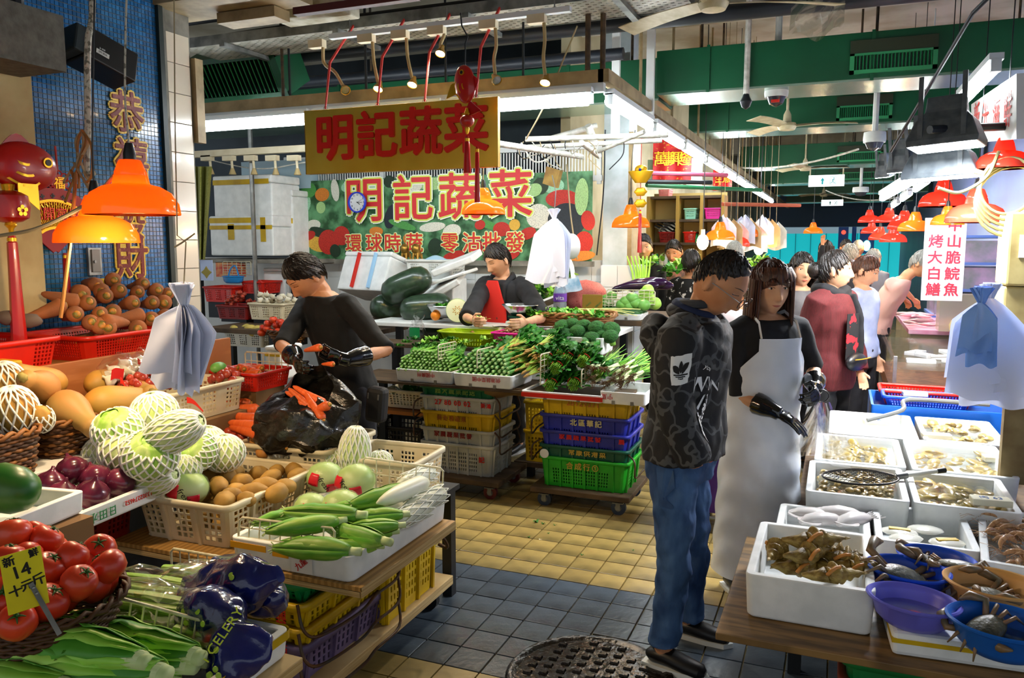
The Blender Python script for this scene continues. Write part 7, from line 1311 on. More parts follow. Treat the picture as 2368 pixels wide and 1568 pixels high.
# floodlights and tubes
m_flood = mat('flood face', 'ffffff', emit=210, ecol='f4f8ff'); m_hous = mat('flood housing', '3d444a', .5, col2='565e62', scale=18)
def flood(x0, x1, y, dep, w, lab, tilt=.35, yaw=-.35, em=None):
 a = DD(x0, y, dep); b = DD(x1, y, dep); L = (b-a).length; c = (a+b)/2; t = thing('flood_light', lab, 'floodlight', c, yaw, 'floodlights')
 t.rotation_euler = (tilt, -.04, yaw)
 B().loft([[(x*L/2*s, yy*w/2*s, z) for x, yy in ((-1,-1),(1,-1),(1,1),(-1,1))] for s, z in ((1,.0),(1.02,.03),(.8,.13),(.55,.18),(.5,.26))]).obj('housing', m_hous, t, False, .006); B().bx((-L/2*.93,-w/2*.9,-.004),(L/2*.93, w/2*.9,-.001)).obj('lamp_face', em or m_flood, t, False)
 for s in (-1,1): B().bx((s*L*.3-.012,-w*.5,.02),(s*L*.3+.012,-w*.44,.36)).obj('bracket', m_hous, t, False)
 return t
flood(2112,2262,340,4.2,.2, 'largest grey floodlight with bracket near the top right', -.08); flood(2100,2255,412,4.6,.2, 'black floodlight directly below the largest one', .0); flood(2060,2118,395,6.5,.2, 'small black floodlight left of the two large ones', .2); flood(2030,2062,408,9,.2, 'smallest floodlight of the row on the right', .2)
tube_light(DD(2225,225,4.9),DD(2305,140,4.2), 'fluorescent tube rising to the top right corner', None, .03); tube_light(DD(2040,452,8.0),DD(2108,412,6.6), 'grey-hooded fluorescent tube below the floodlights', None, .03)
for k in range(3): tube_light((.78,9.2+2.2*k, 2.42),(.78,10.6+2.2*k, 2.42), 'fluorescent tube over the right-hand fish stalls, %s from the front' % nth[k], 'right aisle tubes', .035, hang=1.7)
B().tube([DD(2150,300,4.1),DD(2368,290,4.3)], .022,8).obj('support_pipe', m_dark, label='dark support pipe behind the largest floodlight', cat='pipe'); B().tube([DD(2060,350,6),DD(2250,30,4.1),DD(2340,-60,3.9)], .011,8).obj('support_pipe', m_dark, label='grey pipe climbing to the top right corner', cat='pipe')
sg = thing('lightbox_sign', 'white sign panel with red characters slanting away at the top right', 'sign', (0,0,0)); q = [DD(2262,240,5.2),DD(2372,168,4.0),DD(2372,320,4.0),DD(2262,330,5.2)]; n_ = (q[1]-q[0]).cross(q[3]-q[0]).normalized()*.04; B().loft([q, [p-n_ for p in q]]).obj('panel', m_white, sg, False)
xx = (q[1]-q[0]).normalized(); up_ = (q[0]-q[3]).normalized(); nn = xx.cross(up_).normalized(); up_ = nn.cross(xx)
for k, c in enumerate('新光海鮮'):
 o = q[3].lerp(q[2], .15+.23*k)+up_*.14+nn*(.045); M_ = Matrix(((xx.x, up_.x, nn.x, o.x),(xx.y, up_.y, nn.y, o.y),(xx.z, up_.z, nn.z, o.z),(0,0,0,1))); text('sign_character', c, .2, m_ch, sg, M_)
# tall sign with fish names
ts = thing('fish_name_sign', 'tall white sign with two columns of red fish names', 'sign', YY(2182,600,7.9)); B().box((0,0,0),(.32,.03,.72)).obj('panel', mat('lit sign white', 'ece6f2', .4), ts, False)
for col, x in (('中山脆鯇魚', .07),('烤大白鱔', -.07)):
 for k, c in enumerate(col): text('sign_character', c, .12, mat('pink red', 'e0304a', .5), ts, tr(x, -.018,.29-.14*k-(.14 if len(col) == 4 else 0)) @ FRONT, off=.002)
# ================================================================ people
m_skin = mat('skin', 'c68f68', .5, col2='b57a54', scale=9, sss=.12); m_skin2 = mat('skin pale', 'd6a684', .5, col2='c48e6a', scale=9, sss=.12); m_hair = mat('black hair', '0e0b0a', .38, col2='241a14', scale=6, st=(14,14,1), bump=.5, bscale=12); m_hairb = mat('brown hair', '2a1710', .4, col2='5a3018', scale=5, st=(14,14,1), bump=.5, bscale=12); m_hairg = mat('grey hair', '6a6862', .5, col2='8f8c82', scale=6, st=(14,14,1), bump=.4, bscale=12)
m_lip = mat('lips', 'a85a4c', .4); m_eyew = mat('eye white', 'd9d4cc', .3); m_eyeb = mat('iris', '140d0a', .15); m_glove = mat('wet rubber glove', '0b0b0c', .14, coat=.6, bump=.2, bscale=20)
def cloth(nm, c, c2=None, **k): return mat(nm, c, .85, col2=c2 or c, scale=k.pop('scale', 8), bump=.25, bscale=k.pop('bscale', 18), **k)
def wr(o, vox, it=4, dsp=0, ds=.12):
 m = o.modifiers.new('skin', 'REMESH'); m.mode = 'VOXEL'; m.voxel_size = vox; m.use_smooth_shade = True
 if it: s = o.modifiers.new('soften', 'SMOOTH'); s.factor = .5; s.iterations = it
 if dsp:
  t = bpy.data.textures.get('folds%g' % ds) or bpy.data.textures.new('folds%g' % ds, 'CLOUDS'); t.noise_scale = ds; t.noise_depth = 1
  d = o.modifiers.new('folds', 'DISPLACE'); d.texture = t; d.strength = dsp; d.mid_level = .5; d.texture_coords = 'GLOBAL'
 return o
def cling(o, tgt, off=.003):
 m = o.modifiers.new('cling', 'SHRINKWRAP'); m.target = next(c for c in tgt.children if c.name.split('.')[0] == ('top', 'trousers')[off < 0]); m.offset = abs(off); m.wrap_mode = 'ABOVE_SURFACE'; return o
def fdisp(x, z):                                   # relief of the face, forward of the skull
 t = min(1, max(0,(.02-z)/.056)); nose = .03*t**1.3*math.exp(-(x/(.008+.006*t))**2)*(1 if z > -.036 else math.exp(-((z+.036)/.006)**2))
 eye = -.009*math.exp(-((abs(x)-.031)/.014)**2-((z-.012)/.011)**2); brow = .004*math.exp(-((z-.032)/.01)**2)*math.exp(-((abs(x)-.028)/.03)**2)
 lip = .006*math.exp(-(x/.022)**2-((z+.062)/.01)**2)-.0035*math.exp(-(x/.02)**2-((z+.062)/.0025)**2); return nose+eye+brow+lip+.008*math.exp(-(x/.02)**2-((z+.1)/.014)**2)+.004*math.exp(-((abs(x)-.045)/.018)**2-((z+.02)/.02)**2)
def skull(d):
 k = 1-.3*max(0,-d.z)**1.4; x = .074*d.x*k; y = .094*d.y*(1-.12*max(0,-d.z)*(d.y > 0)); z = .115*d.z
 if d.y < 0: y = y*.96-fdisp(x, z)*min(1,-d.y*2)
 return V((x, y, z))
def face_y(x, z): k = 1-.3*max(0,-z/.115)**1.4; return -.94*.094*.96/.94*math.sqrt(max(.02,1-(x/(.074*k))**2-(z/.115)**2))-fdisp(x, z)
def hand(b, w, d, n, s=1, curl=.5, side=1, spread=.25):
 w = V(w); d = V(d).normalized(); n = V(n); n = (n-d*n.dot(d)).normalized(); q = d.cross(n)*side
 b.tube([w-d*.02, w+d*.025*s, w+d*.06*s, w+d*.09*s], [.024*s, .03*s, .037*s, .033*s], 12, flat=.48, up=n)
 for i in range(4):
  p = w+d*.088*s+q*(i-1.5)*.019*s; a = .15; f = (d+q*(i-1.5)*.1*spread).normalized(); L = (.036,.042,.039,.029)[i]*s; P = [p-f*.02, p]
  for j in range(3): a += curl*(.55,.8,.6)[j]; p = p+(f*math.cos(a)+n*math.sin(a))*L*(1,.68,.52)[j]; P.append(p)
  b.tube(P, [.0095*s, .0093*s, .0086*s, .0078*s, .006*s], 8)
 p = w+d*.03*s+q*-.032*s; f = (d*.75-q*.65+n*.25).normalized(); P = [p-f*.015, p, p+f*.034*s, p+(f+d*.4+n*(.3+curl*.5)).normalized()*.06*s]; b.tube(P, [.013*s, .012*s, .0105*s, .007*s], 8)
def person(label, pos, rot, H=1.7, fem=0, lean=(0,0), head=(0,0,0), hoff=(0,0), arms=None, legs=None, top=None, bot=None, hair='short', hm=None, skin=None, vox=.011, sleeve=1, shoes=None, eyes=1, fat=1, open_=0, coat=0, hands=(1,1), hz=0, thick=.016, dsp=.018):
 skin = skin or m_skin; hm = hm or m_hair; k = H/1.7; t = thing('person', label, 'person', pos, rot, 'people'); I = (tr(*pos) @ rz(rot)).inverted(); Wd = .165 if fem else .19; lx, ly = lean
 spine = lambda z: V((lx*max(0,(z-.9)/.5)**1.2, ly*max(0,(z-.9)/.5)**1.2, z*k)); rings = lambda e, z0, z1: [[spine(z)+V((math.cos(a)*(w*fat+e), math.sin(a)*(dd*fat+e),0)) for a in [i*2*PI/20 for i in range(20)]] for z, w, dd in TOR if z0 <= z <= z1]
 TOR = [(.78,.15,.1),(.86,.165,.115),(.95,.16,.115),(1.04,.138 if fem else .15,.1),(1.14,.14 if fem else .16,.105),(1.24,.15 if fem else .172,.115),(1.32,.155 if fem else .178,.112),(1.38,.15 if fem else .17,.095),(1.425,.11,.075),(1.45,.065,.055)]
 nk = spine(1.42); hc = spine(1.575)+V((hoff[0], hoff[1]-.012, hz)); HM = tr(*hc) @ rz(head[2]) @ rx(head[0]) @ ry(head[1]) @ Matrix.Scale(k*1.13,4)
 b = B(); b.loft(rings(-.006,0,2)); jn = HM @ V((0,.02,-.07)); b.tube([nk-V((0,0,.05)), nk+(jn-nk)*.5, jn], [.062,.052*(.9 if fem else 1.05),.05], 16)
 e = B().ell((0,0,0),1,40,36); hv = [HM @ skull(V(p)) for p in e.v]; b.add(hv, e.f)
 for s in (-1,1): b.ell((0,0,0),(.008,.019,.032),10,8, M=HM @ tr(s*.077,.014,-.004) @ rz(s*.45) @ rx(-.15))
 tb, bb, hb = B(), B(), B(); tb.loft(rings(thick, .7 if coat else (.86 if bot else .78),1.44)); arms = arms or [None, None]; wrists = []
 for i, s in enumerate((-1,1)):
  sh = spine(1.375)+V((s*(Wd-.012)*fat, 0,0)); a = arms[i]
  if a: el = I @ V(a[0]); wr_ = I @ V(a[1])
  else: el = sh+V((s*.05,.03,-.28*k)); wr_ = sh+V((s*.06,-.05,-.53*k))
  b.tube([sh-V((s*.04,0,-.01)), sh, sh.lerp(el, .5), el, el.lerp(wr_, .3), wr_], [.05,.05,.043,.037,.036,.025], 12); rs = [.07,.068,.06,.055]; P = [sh-V((s*.05,0,-.005)), sh+V((0,0,.002)), sh.lerp(el, .5), el]
  if sleeve >= 1: P += [el.lerp(wr_, .5), el.lerp(wr_, min(.97, sleeve-.05))]; rs += [.052,.043]
  elif sleeve < .6: P = P[:3]; rs = rs[:3]
  tb.tube(P, [r_+thick-.016 for r_ in rs], 14); d = (wr_-el).normalized(); n = V((-s, -.4,0)) if not a or len(a) < 3 else (I.to_3x3() @ V(a[2])); wrists.append((wr_, d, n))
  if hands[i] == 1: hand(b, wr_, (a[3] if a and len(a) > 3 and a[3] else d), n, k*(.9 if fem else 1), a[4] if a and len(a) > 4 else .45, s)
  hp = V((s*.088*fat, 0,.88*k)); lg = legs[i] if legs else (V((s*.1,-.01,.47*k)),V((s*.1,.02,.08))); kn, an = V(lg[0]),V(lg[1])
  b.tube([hp, kn, an, an-V((0,0,.04))], [.075,.05,.038,.036], 12); bb.tube([hp+V((0,0,.05)), hp-V((0,0,.06)), hp.lerp(kn, .5), kn, kn.lerp(an, .5), an.lerp(kn, .08)-V((0,0,.015))], [.09*fat, .095*fat, .088*fat, .07,.066,.064], 16)
  f = V((s*.02,-.16,-.05)); so = B(); so.tube([an+V((0,.07,-.035)), an+V((0,.05,-.03)), an+V((0,-.02,-.025)), an+V((s*.008,-.1,-.04)), an+V((s*.014,-.165,-.046)), an+V((s*.014,-.185,-.05))], [.02,.04,.047,.045,.04,.018], 14, flat=.75); x = so.obj('shoe', shoes or m_black, t); B().loft([[(an.x+sx*w+s*.006*(1-yy), an.y+yy, z) for sx, w, yy in ((1,.035,.08),(1,.042,.02),(1,.045,-.08),(1,.036,-.17),(0,0,-.2),(-1,.036,-.17),(-1,.045,-.08),(-1,.042,.02),(-1,.035,.08))] for z in (an.z-.08, an.z-.058)]).obj('sole', m_wht, x, False)
 bb.loft(rings(thick*.7,.7,1.0)); wr(b.obj('body', skin, t), vox*.62,1)
 if top: wr(tb.obj('top', top, t), vox, 5, dsp)
 if bot: wr(bb.obj('trousers', bot, t), vox, 4, dsp*1.2,.09)
 if hair:                                         # hair cap following a hairline round the skull
  hl_ = {'short': (.46,.02,-.55), 'crop': (.64,.3,-.35), 'long': (.42,-.2,-.6), 'bang': (.2,-.3,-.75), 'bun': (.48,-.1,-.55), 'bald': (.9,.0,-.35)}[hair]; vol = {'short': .14, 'crop': .09, 'long': .13, 'bang': .17, 'bun': .1, 'bald': .05}[hair]; e = B().ell((0,0,0),1,60,44); v = []
  for p in e.v:
   d = V(p); az = abs(math.atan2(d.x, -d.y))/PI; h0 = hl_[0]+(hl_[1]-hl_[0])*min(1, az*2)**1.5 if az < .5 else hl_[1]+(hl_[2]-hl_[1])*min(1,(az-.5)*3.2); u = max(0, min(1,(d.z-h0+.05*noise.noise(d*7))/.12)); v.append(HM @ (skull(d)*(.9+u*(.1+vol*(.75+.35*noise.noise(d*2.2)))+.012*u*noise.noise(V((math.atan2(d.x, d.y)*9, d.z*1.5,0))))))
  hb.add(v, e.f); n = 0; st = .05 if hair == 'crop' else .1
  while n < (380 if vox < .01 else 210) and hair != 'bald':      # loose locks break the outline and the hairline
   d = V((R.gauss(0,1), R.gauss(0,1), R.gauss(0,1))).normalized(); az = abs(math.atan2(d.x, -d.y))/PI; h0 = hl_[0]+(hl_[1]-hl_[0])*min(1, az*2)**1.5 if az < .5 else hl_[1]+(hl_[2]-hl_[1])*min(1,(az-.5)*3.2)
   if d.z < h0+.1+.14*(az < .4): continue
   th = math.acos(max(-1, min(1, d.z))); ph = math.atan2(d.y, d.x)+R.uniform(-.1,.1); n += 1; hb.tube([HM @ (skull(V((math.sin(q)*math.cos(ph+.06*j), math.sin(q)*math.sin(ph+.06*j), math.cos(q))))*(1+vol*(.9+.25*R.random())-.012*j)) for j, q in enumerate((th, th+st, th+2*st, th+3*st))], [.003,.0045,.004,.0008], 4)
  if hair in ('long', 'bang'):
   for q, (a0, a1, L, off) in enumerate(((1.15,2.3,.3,1.16),(-1.15,-2.3,.3,1.16),(2.0,4.28,.27,1.18),(.95,1.45,.26,1.2),(-.95,-1.45,.26,1.2))):
    hb.grid(18,14, lambda u, v: (lambda a, w: HM @ V((.074*off*math.sin(a)*(1+.1*v)+.006*math.sin(u*31+q),-.094*off*math.cos(a)*(1+.05*v)+.004*math.sin(u*23),.045-L*v*(1+.12*math.sin(u*19+q)))))(a0+(a1-a0)*u, v),.007)
  if hair == 'bang': hb.grid(20,8, lambda u, v: HM @ V(((u-.5)*.15*(.75+.3*v),-.1*math.cos((u-.5)*1.9)-.012*math.sin(v*2)+.003*math.sin(u*40),.1-.05*v*(1+.2*math.sin(u*17)))),.006)
  if hair == 'bun': hb.ell((0,0,0),(.05,.045,.05),16,12, lambda d: 1+.12*noise.noise(d*4), M=HM @ tr(0,.11,-.0))
  hb.obj('hair', hm, t)
 for s in (-1,1):
  if not eyes: break
  y = face_y(s*.031,.012); 
  if eyes == 1: o = B().ell((0,0,0),(.0125,.006,.0048),14,8, M=HM @ tr(s*.031, y+.0015,.011)).obj('eye', m_eyew, t); B().ell((0,0,0),(.0048,.003,.0046),10,8, M=HM @ tr(s*.031, y-.0035,.011)).obj('iris', m_eyeb, o)
  B().tube([HM @ V((s*(.018+.026*i/5), face_y(s*(.018+.026*i/5),.016)-.001,.0135+(.004 if eyes == 1 else -.003)*math.sin(PI*i/5)-.0015*i/5)) for i in range(6)], .0016,5).obj('eyelid', m_eyeb, t); B().tube([HM @ V((s*(.014+.034*i/5), face_y(s*(.014+.034*i/5),.036)-.001,.033+.005*math.sin(PI*i/6))) for i in range(6)], [.002,.003,.003,.0028,.002,.001], 6, flat=.5).obj('eyebrow', hm if hm != m_hairg else m_hair, t)
 if eyes: B().grid(10,4, lambda u, v: HM @ V(((u-.5)*.042, face_y((u-.5)*.042,-.062)-.0006-.002*math.sin(PI*u)*math.sin(PI*v),-.062+(v-.5)*.016*math.sin(PI*u))),.001).obj('lips', m_lip, t)
 return t, HM, wrists, spine, I
def glove(t, w, L=.12, el=None, curl=.6, n=None, d=None, side=1, nm='glove', s=1.06):
 b = B(); p, dd, nn = w; d = V(d).normalized() if d is not None else dd; hand(b, p, d, n if n is not None else nn, s, curl, side); b.tube([p+d*.03, p, p-dd*L*.5, p-dd*L], [.034,.036,.05,.056], 16); return wr(b.obj(nm, m_glove, t),.006,2)
# man in the camouflage jacket
m_camo = mat('camouflage', '4a4c4e', .75, col2='17181b', scale=11, tex='edge', lo=.045, hi=.06, bump=.3, bscale=12); N_ = m_camo.node_tree.nodes; vt = [n for n in N_ if n.type == 'TEX_VORONOI'][0]; nn_ = N_.new('ShaderNodeTexNoise'); nn_.inputs['Scale'].default_value = 9; mx = N_.new('ShaderNodeMix'); mx.data_type = 'VECTOR'; mx.inputs['Factor'].default_value = .14; LK = m_camo.node_tree.links; src = vt.inputs[0].links[0].from_socket; LK.new(src, nn_.inputs[0]); LK.new(src, mx.inputs[4]); LK.new(nn_.outputs[1], mx.inputs[5]); LK.new(mx.outputs[1], vt.inputs[0])
m_jean = mat('denim', '24426e', .8, col2='4a6f9e', scale=5, st=(2,2,1), lo=.4, hi=.75, bump=.3, bscale=25)
JP = (-.58,3.28,0); ja = math.radians(80)
t, HM, wv, sp_, I = person('man in a dark camouflage jacket and blue jeans looking down at the seafood', JP, ja, 1.72, lean=(0,-.05), head=(.62,0,-.1), hoff=(0,-.06), arms=[(DD(1555,925,3.1),DD(1612,1080,3.1)),(DD(1640,900,3.4),DD(1640,1060,3.35))], legs=[((-.13,-.03,.47),(-.15,.0,.085)),((.12,-.02,.47),(.15,.0,.085))], top=m_camo, bot=m_jean, hair='crop', vox=.008, sleeve=1.0, eyes=2, thick=.04, dsp=.03, hands=(0,0))
hd = B(); hd.tube([sp_(1.3)+V((-.1,.1,.0)), sp_(1.36)+V((-.06,.15,.0)), sp_(1.38)+V((.0,.17,0)), sp_(1.36)+V((.06,.15,0)), sp_(1.3)+V((.1,.1,.0))], [.045,.062,.07,.062,.045], 14); hd.tube([sp_(1.45)+V((.095*math.sin(a),.02-.085*math.cos(a),.03*-math.cos(a)-.01)) for a in [i*2*PI/16 for i in range(16)]], .03,10, close=True); wr(hd.obj('hood', m_camo, t),.009,3,.015); wr(B().tube([sp_(1.47)+V((.075*math.sin(a),.02-.07*math.cos(a),.025*-math.cos(a))) for a in [i*2*PI/16 for i in range(16)]], .022,8, close=True).obj('hood_lining', cloth('navy lining', '1a2748'), t),.009,2)
B().tube([sp_(1.475)+V((.062*math.sin(a),.01-.06*math.cos(a),.02)) for a in [i*2*PI/16 for i in range(16)]], .018,8, close=True).obj('shirt_collar', cloth('grey collar', '3a3c40'), t)
for s in (-1,1): o = B().tube([HM @ V((s*.031+.021*math.cos(i*PI/9),-.112,.0+.019*math.sin(i*PI/9))) for i in range(18)], .0016,6, close=True).obj('glasses_rim', m_dark, t); B().tube([HM @ V((s*.052,-.11,.006)), HM @ V((s*.076,-.03,.01)), HM @ V((s*.077,.02,.006))], .0016,5).obj('glasses_temple', m_steel, t)
B().tube([HM @ V((-.01,-.115,.004)), HM @ V((.01,-.115,.004))], .0016,5).obj('glasses_bridge', m_steel, t)
# white sleeve patch with trefoil and the jacket prints, all clinging to the cloth
m_pat = mat('patch white', 'e6e9ea', .5); PM = I @ tr(*DD(1582,858,2.98)) @ rz(YAW*0+.1) @ rx(PI/2) @ rz(.07)
def onp(b, nm, m, off):
 o = cling(b.obj(nm, m, t, False), t, off); o.matrix_local = PM; return o
onp(B().grid(14,14, lambda u, v: ((u-.5)*.108,(v-.5)*.115,0)), 'sleeve_patch', m_pat, .003); tf = B()
for cx_, a, L, w in ((0,0,.046,.012),(-.008,.8,.042,.011),(.008,-.8,.042,.011)):
 tf.grid(4,8, lambda u, v: (lambda x, z: (cx_+x*math.cos(a)-z*math.sin(a),-.012+x*math.sin(a)+z*math.cos(a),0))((u-.5)*2*w*math.sin(PI*v)**.8, L*v))
for z, w in ((-.016,.036),(-.0235,.03),(-.031,.02)): tf.grid(12,1, lambda u, v: ((u-.5)*2*w, z+(v-.5)*.005,0))
onp(tf, 'trefoil_emblem', m_blkink, .005)
for s_, px, py, sz, a in (('WYN', 1668,905,.085,-.2),('you', 1652,858,.03,-.6),('adidas', 1655,938,.02,.0)): o = cling(text('jacket_print', s_, sz, m_pat, t, I @ tr(*DD(px, py, 3.05)) @ rz(.5) @ rx(PI/2) @ rz(a), ext=0), t, .004)
o = cling(B().grid(8,8, lambda u, v: ((u-.5)*.085,(v-.5)*.09,0)).obj('white_print', mat('spotted print', 'e6e6e6', .5, col2='101012', scale=60, lo=.5, hi=.52), t), t, .004); o.matrix_local = I @ tr(*DD(1668,975,3.05)) @ rz(.5) @ rx(PI/2)
B().tube([sp_(.87)+V((.182*math.cos(a),.135*math.sin(a),0)) for a in [i*2*PI/24 for i in range(24)]], .012,6, close=True).obj('red_waistband', m_redp, t)
o = cling(B().grid(8,8, lambda u, v: ((u-.5)*.13,(v-.5)*.16*(1-.15*abs(2*u-1)*(v < .1)),0), ).obj('back_pocket', mat('denim dark', '1a3358', .8, col2='345684', scale=9), t), t, -.004); o.matrix_local = I @ tr(*DD(1505,1150,3.05)) @ rz(-.4) @ rx(PI/2)
# woman in the white apron
m_apr = mat('white vinyl apron', 'dfe4ec', .25, col2='cdd4de', scale=4, bump=.5, bscale=5, coat=.3)
AP = (-.33,4.05,0); aa = math.radians(36)
t, HM, wv, sp_, I = person('woman in a long white apron and black gloves serving seafood', AP, aa, 1.66,1, lean=(0,-.02), head=(.08,0,-.1), arms=[(DD(1712,915,3.85),DD(1790,950,3.7),(0,0,-1), None, .4),(DD(1880,850,4.0),DD(1885,895,3.8),(-1,0,0), None, .9)], top=cloth('black top', '101012', '1a1a1e'), bot=cloth('dark trousers', '17181c'), hair='bang', hm=m_hairb, skin=m_skin2, vox=.008, sleeve=.9, eyes=1, hands=(0,0), fat=1.05)
def apf(u, v):
 z = 1.31-1.19*v; w = .62+1.3*min(1, max(0,(v-.05)*5)); a = (u-.5)*2*w; q = V((0,-.02*max(0,(z-.9)/.5)**1.2, z)); r = .004*math.sin(v*46+5*math.sin(u*7))*min(1, v*3); return q+V((math.sin(a)*(.19+.035*max(0,.9-z)+r),-math.cos(a)*(.162+.05*max(0,.9-z)+r),0))
B().grid(30,60, apf, .003).obj('apron', m_apr, t)
for s in (-1,1): B().tube([apf(.5+s*.46,.0), sp_(1.4)+V((s*.1,-.1,.015)), sp_(1.43)+V((s*.095,.0,.03)), sp_(1.42)+V((s*.06,.09,.0))], .009,6, flat=.4).obj('apron_strap', m_apr, t)
glove(t, wv[0], .1, curl=.25, n=I.to_3x3() @ V((0,.2,-1)), d=I.to_3x3() @ (DD(1885,1000,3.62)-DD(1805,955,3.7)), side=-1); glove(t, wv[1], .08, curl=1.0, n=I.to_3x3() @ V((-1,0,-.3)))
cbg = thing('plastic_bag', 'clear plastic bag held open in the woman\'s gloved hands', 'bag', DD(1905,930,3.7)); B().grid(20,14, lambda u, v: V((-.04+.02*math.sin(u*6)+(u-.5)*(.05+.22*v),-.02*math.sin(u*9+v*4),-.28*v+.03*math.sin(u*5)*v))+V((.05*v, -.03*v, 0)),.0008).obj('film', m_plastic, cbg); B().grid(14,10, lambda u, v: V(((u-.5)*(.05+.24*v)+.0,.04*v+.02*math.sin(u*7),-.26*v)),.0008).obj('film_back', m_plastic, cbg)
hn = thing('hand_net', 'small black hand net in the woman\'s left glove', 'net', DD(1898,915,3.75)); B().tube([(.035*math.cos(i*.4),.0,.03*math.sin(i*.4)) for i in range(16)], .003,5, close=True).obj('hoop', m_black, hn); B().tube([(-.03,0,-.01),(-.08,.02,-.04)], .005,6).obj('handle', m_black, hn)
# woman in the maroon coat
m_mar = cloth('maroon corduroy', '5a1418', '46100f', st=(60,60,2), scale=4)
t, HM, wv, sp_, I = person('woman in a maroon corduroy coat and black scarf in the aisle', (-.04,5.78,0), math.radians(62),1.7,1, head=(.0,0,.5), arms=[(DD(1852,800,5.4),DD(1875,868,5.4)),(DD(1975,800,5.9),DD(1990,860,5.85))], top=m_mar, bot=cloth('black trousers', '0d0d0f'), hair='bun', skin=m_skin2, vox=.009, eyes=1, fat=1.12, thick=.035, coat=1)
wr(B().tube([sp_(1.44)+V((.09*math.sin(a),.01-.085*math.cos(a),-.02*math.cos(a)+.015*math.sin(3*a))) for a in [i*2*PI/16 for i in range(16)]], .048,10, close=True).tube([sp_(1.42)+V((.02,-.12,0)), sp_(1.25)+V((.05,-.165,0)), sp_(1.1)+V((.06,-.165,0)), sp_(.98)+V((.06,-.16,0))], [.04,.042,.046,.04], 12, flat=.5).obj('scarf', cloth('black scarf', '0c0c0e', '17171b'), t),.008,2,.02)
B().grid(8,10, lambda u, v: sp_(1.3-.3*v)+V(((u-.5)*.16-.04,-.175-.01*math.sin(u*3),0)),.003).obj('printed_shirt', mat('black red shirt', '0f0f10', .8, col2='c81a24', scale=14, lo=.58, hi=.6), t)
pc = B().ell(sp_(.98)+V((-.02,-.2,0)),(.12,.045,.06),18,12).obj('waist_pouch', m_black, t); B().tube([sp_(1.0)+V((-.11+.2*i/6,-.24-.012*math.sin(i*.5),.005)) for i in range(7)], .004,5).obj('zip', m_gold, pc); B().tube([sp_(.99)+V((.16*math.sin(a),-.13*math.cos(a),0)) for a in [i*2*PI/20 for i in range(20)]], .012,6, close=True).obj('pouch_belt', m_black, pc)
# man in the black shirt
m_bsh = cloth('black jersey', '050506', '0a0a0b')
t, HM, wv, sp_, I = person('man in a black shirt and rubber gloves peeling carrots behind the left stall', (-2.6,3.86,0), math.radians(-22),1.74, lean=(-.1,-.08), head=(.75,.1,-.15), hoff=(-.01,-.05), hz=-.045, arms=[(DD(652,800,4.3),DD(682,825,4.0),(1,0,-.3)),(DD(893,812,4.25),DD(800,832,4.02),(-.3,1,0))], top=m_bsh, bot=cloth('navy trousers', '12141c'), hair='short', vox=.008, sleeve=.93, eyes=2, hands=(0,0), fat=1.12, dsp=.02)
glove(t, wv[0], .07, curl=.9, n=I.to_3x3() @ V((1,.2,-.2)), d=I.to_3x3() @ V((.5,-.5,-.25))); glove(t, wv[1], .14, curl=.9, n=I.to_3x3() @ V((-.2,.8,.1)), d=I.to_3x3() @ (DD(735,815,3.98)-DD(790,832,4.02)), side=-1)
put(P_carrot, 'carrot being peeled in the gloved hands of the man in black', 'carrot', DD(742,803,3.9),(0,.2,2.7),.85); put(P_carrot2, 'carrot tip poking out below the gloved wrist', 'carrot', DD(772,842,3.92),(0,.1,2.9),.55)
bgb = B().box((0,0,0),(.11,.08,.19)).obj('waist_bag', mat('black nylon', '131315', .7), t, False, .025, loc=I @ DD(872,935,4.2), rot=(.0,.1,.4)); 
for q in (-.03,.03): B().box((q, -.045,.05),(.008,.004,.03)).obj('zip_pull', m_steel, bgb, False)
# seated young man
t, HM, wv, sp_, I = person('young man in a black jacket and red T-shirt behind the counter trimming greens', (-2.55,6.12,0), math.radians(-14),1.745, head=(.42,0,-.25), hoff=(0,-.05), lean=(0,-.05), arms=[(DD(1080,735,6.0),DD(1095,742,5.75),(1,.2,0), None, 1.1),(DD(1258,735,6.0),DD(1215,745,5.75),(-1,0,0))], top=cloth('black nylon jacket', '141519', '1d1f24'), bot=m_black, hair='short', skin=m_skin2, vox=.009, sleeve=.98, eyes=2, fat=1.08, thick=.03)
wr(B().grid(10,14, lambda u, v: sp_(1.42-.42*v)+V(((u-.5)*(.1+.17*min(1, v*2)),-.128-.045*math.sin(min(1, v*1.6)*1.5)*math.cos((u-.5)*1.5)-.01,0)),.02).obj('red_tshirt', cloth('red cotton', 'c02014'), t),.007,1)
for k in range(7): B().ell(sp_(1.13-.06*(k//4))+V(((k % 4-1.5)*.036,-.196,0)),(.013,.006,.018),10,8).obj('printed_face', (m_skin, mat('print brown', '5a3420', .6))[k % 2], t)
hb2 = B()
for s in (-1,1): hb2.tube([sp_(1.47)+V((s*.05,.06,.0)), sp_(1.46)+V((s*.1,.0,-.01)), sp_(1.38)+V((s*.09,-.11,0)), sp_(1.22)+V((s*.1,-.16,0))], [.02,.03,.03,.012], 8)
wr(hb2.obj('jacket_collar', MATS['black nylon jacket'], t),.008,2); link('leaf_clump', CL_l[0], None, DD(1110,740,5.7), scale=.6, auto=False, label='green sprig in the young man\'s hand', cat='greens')
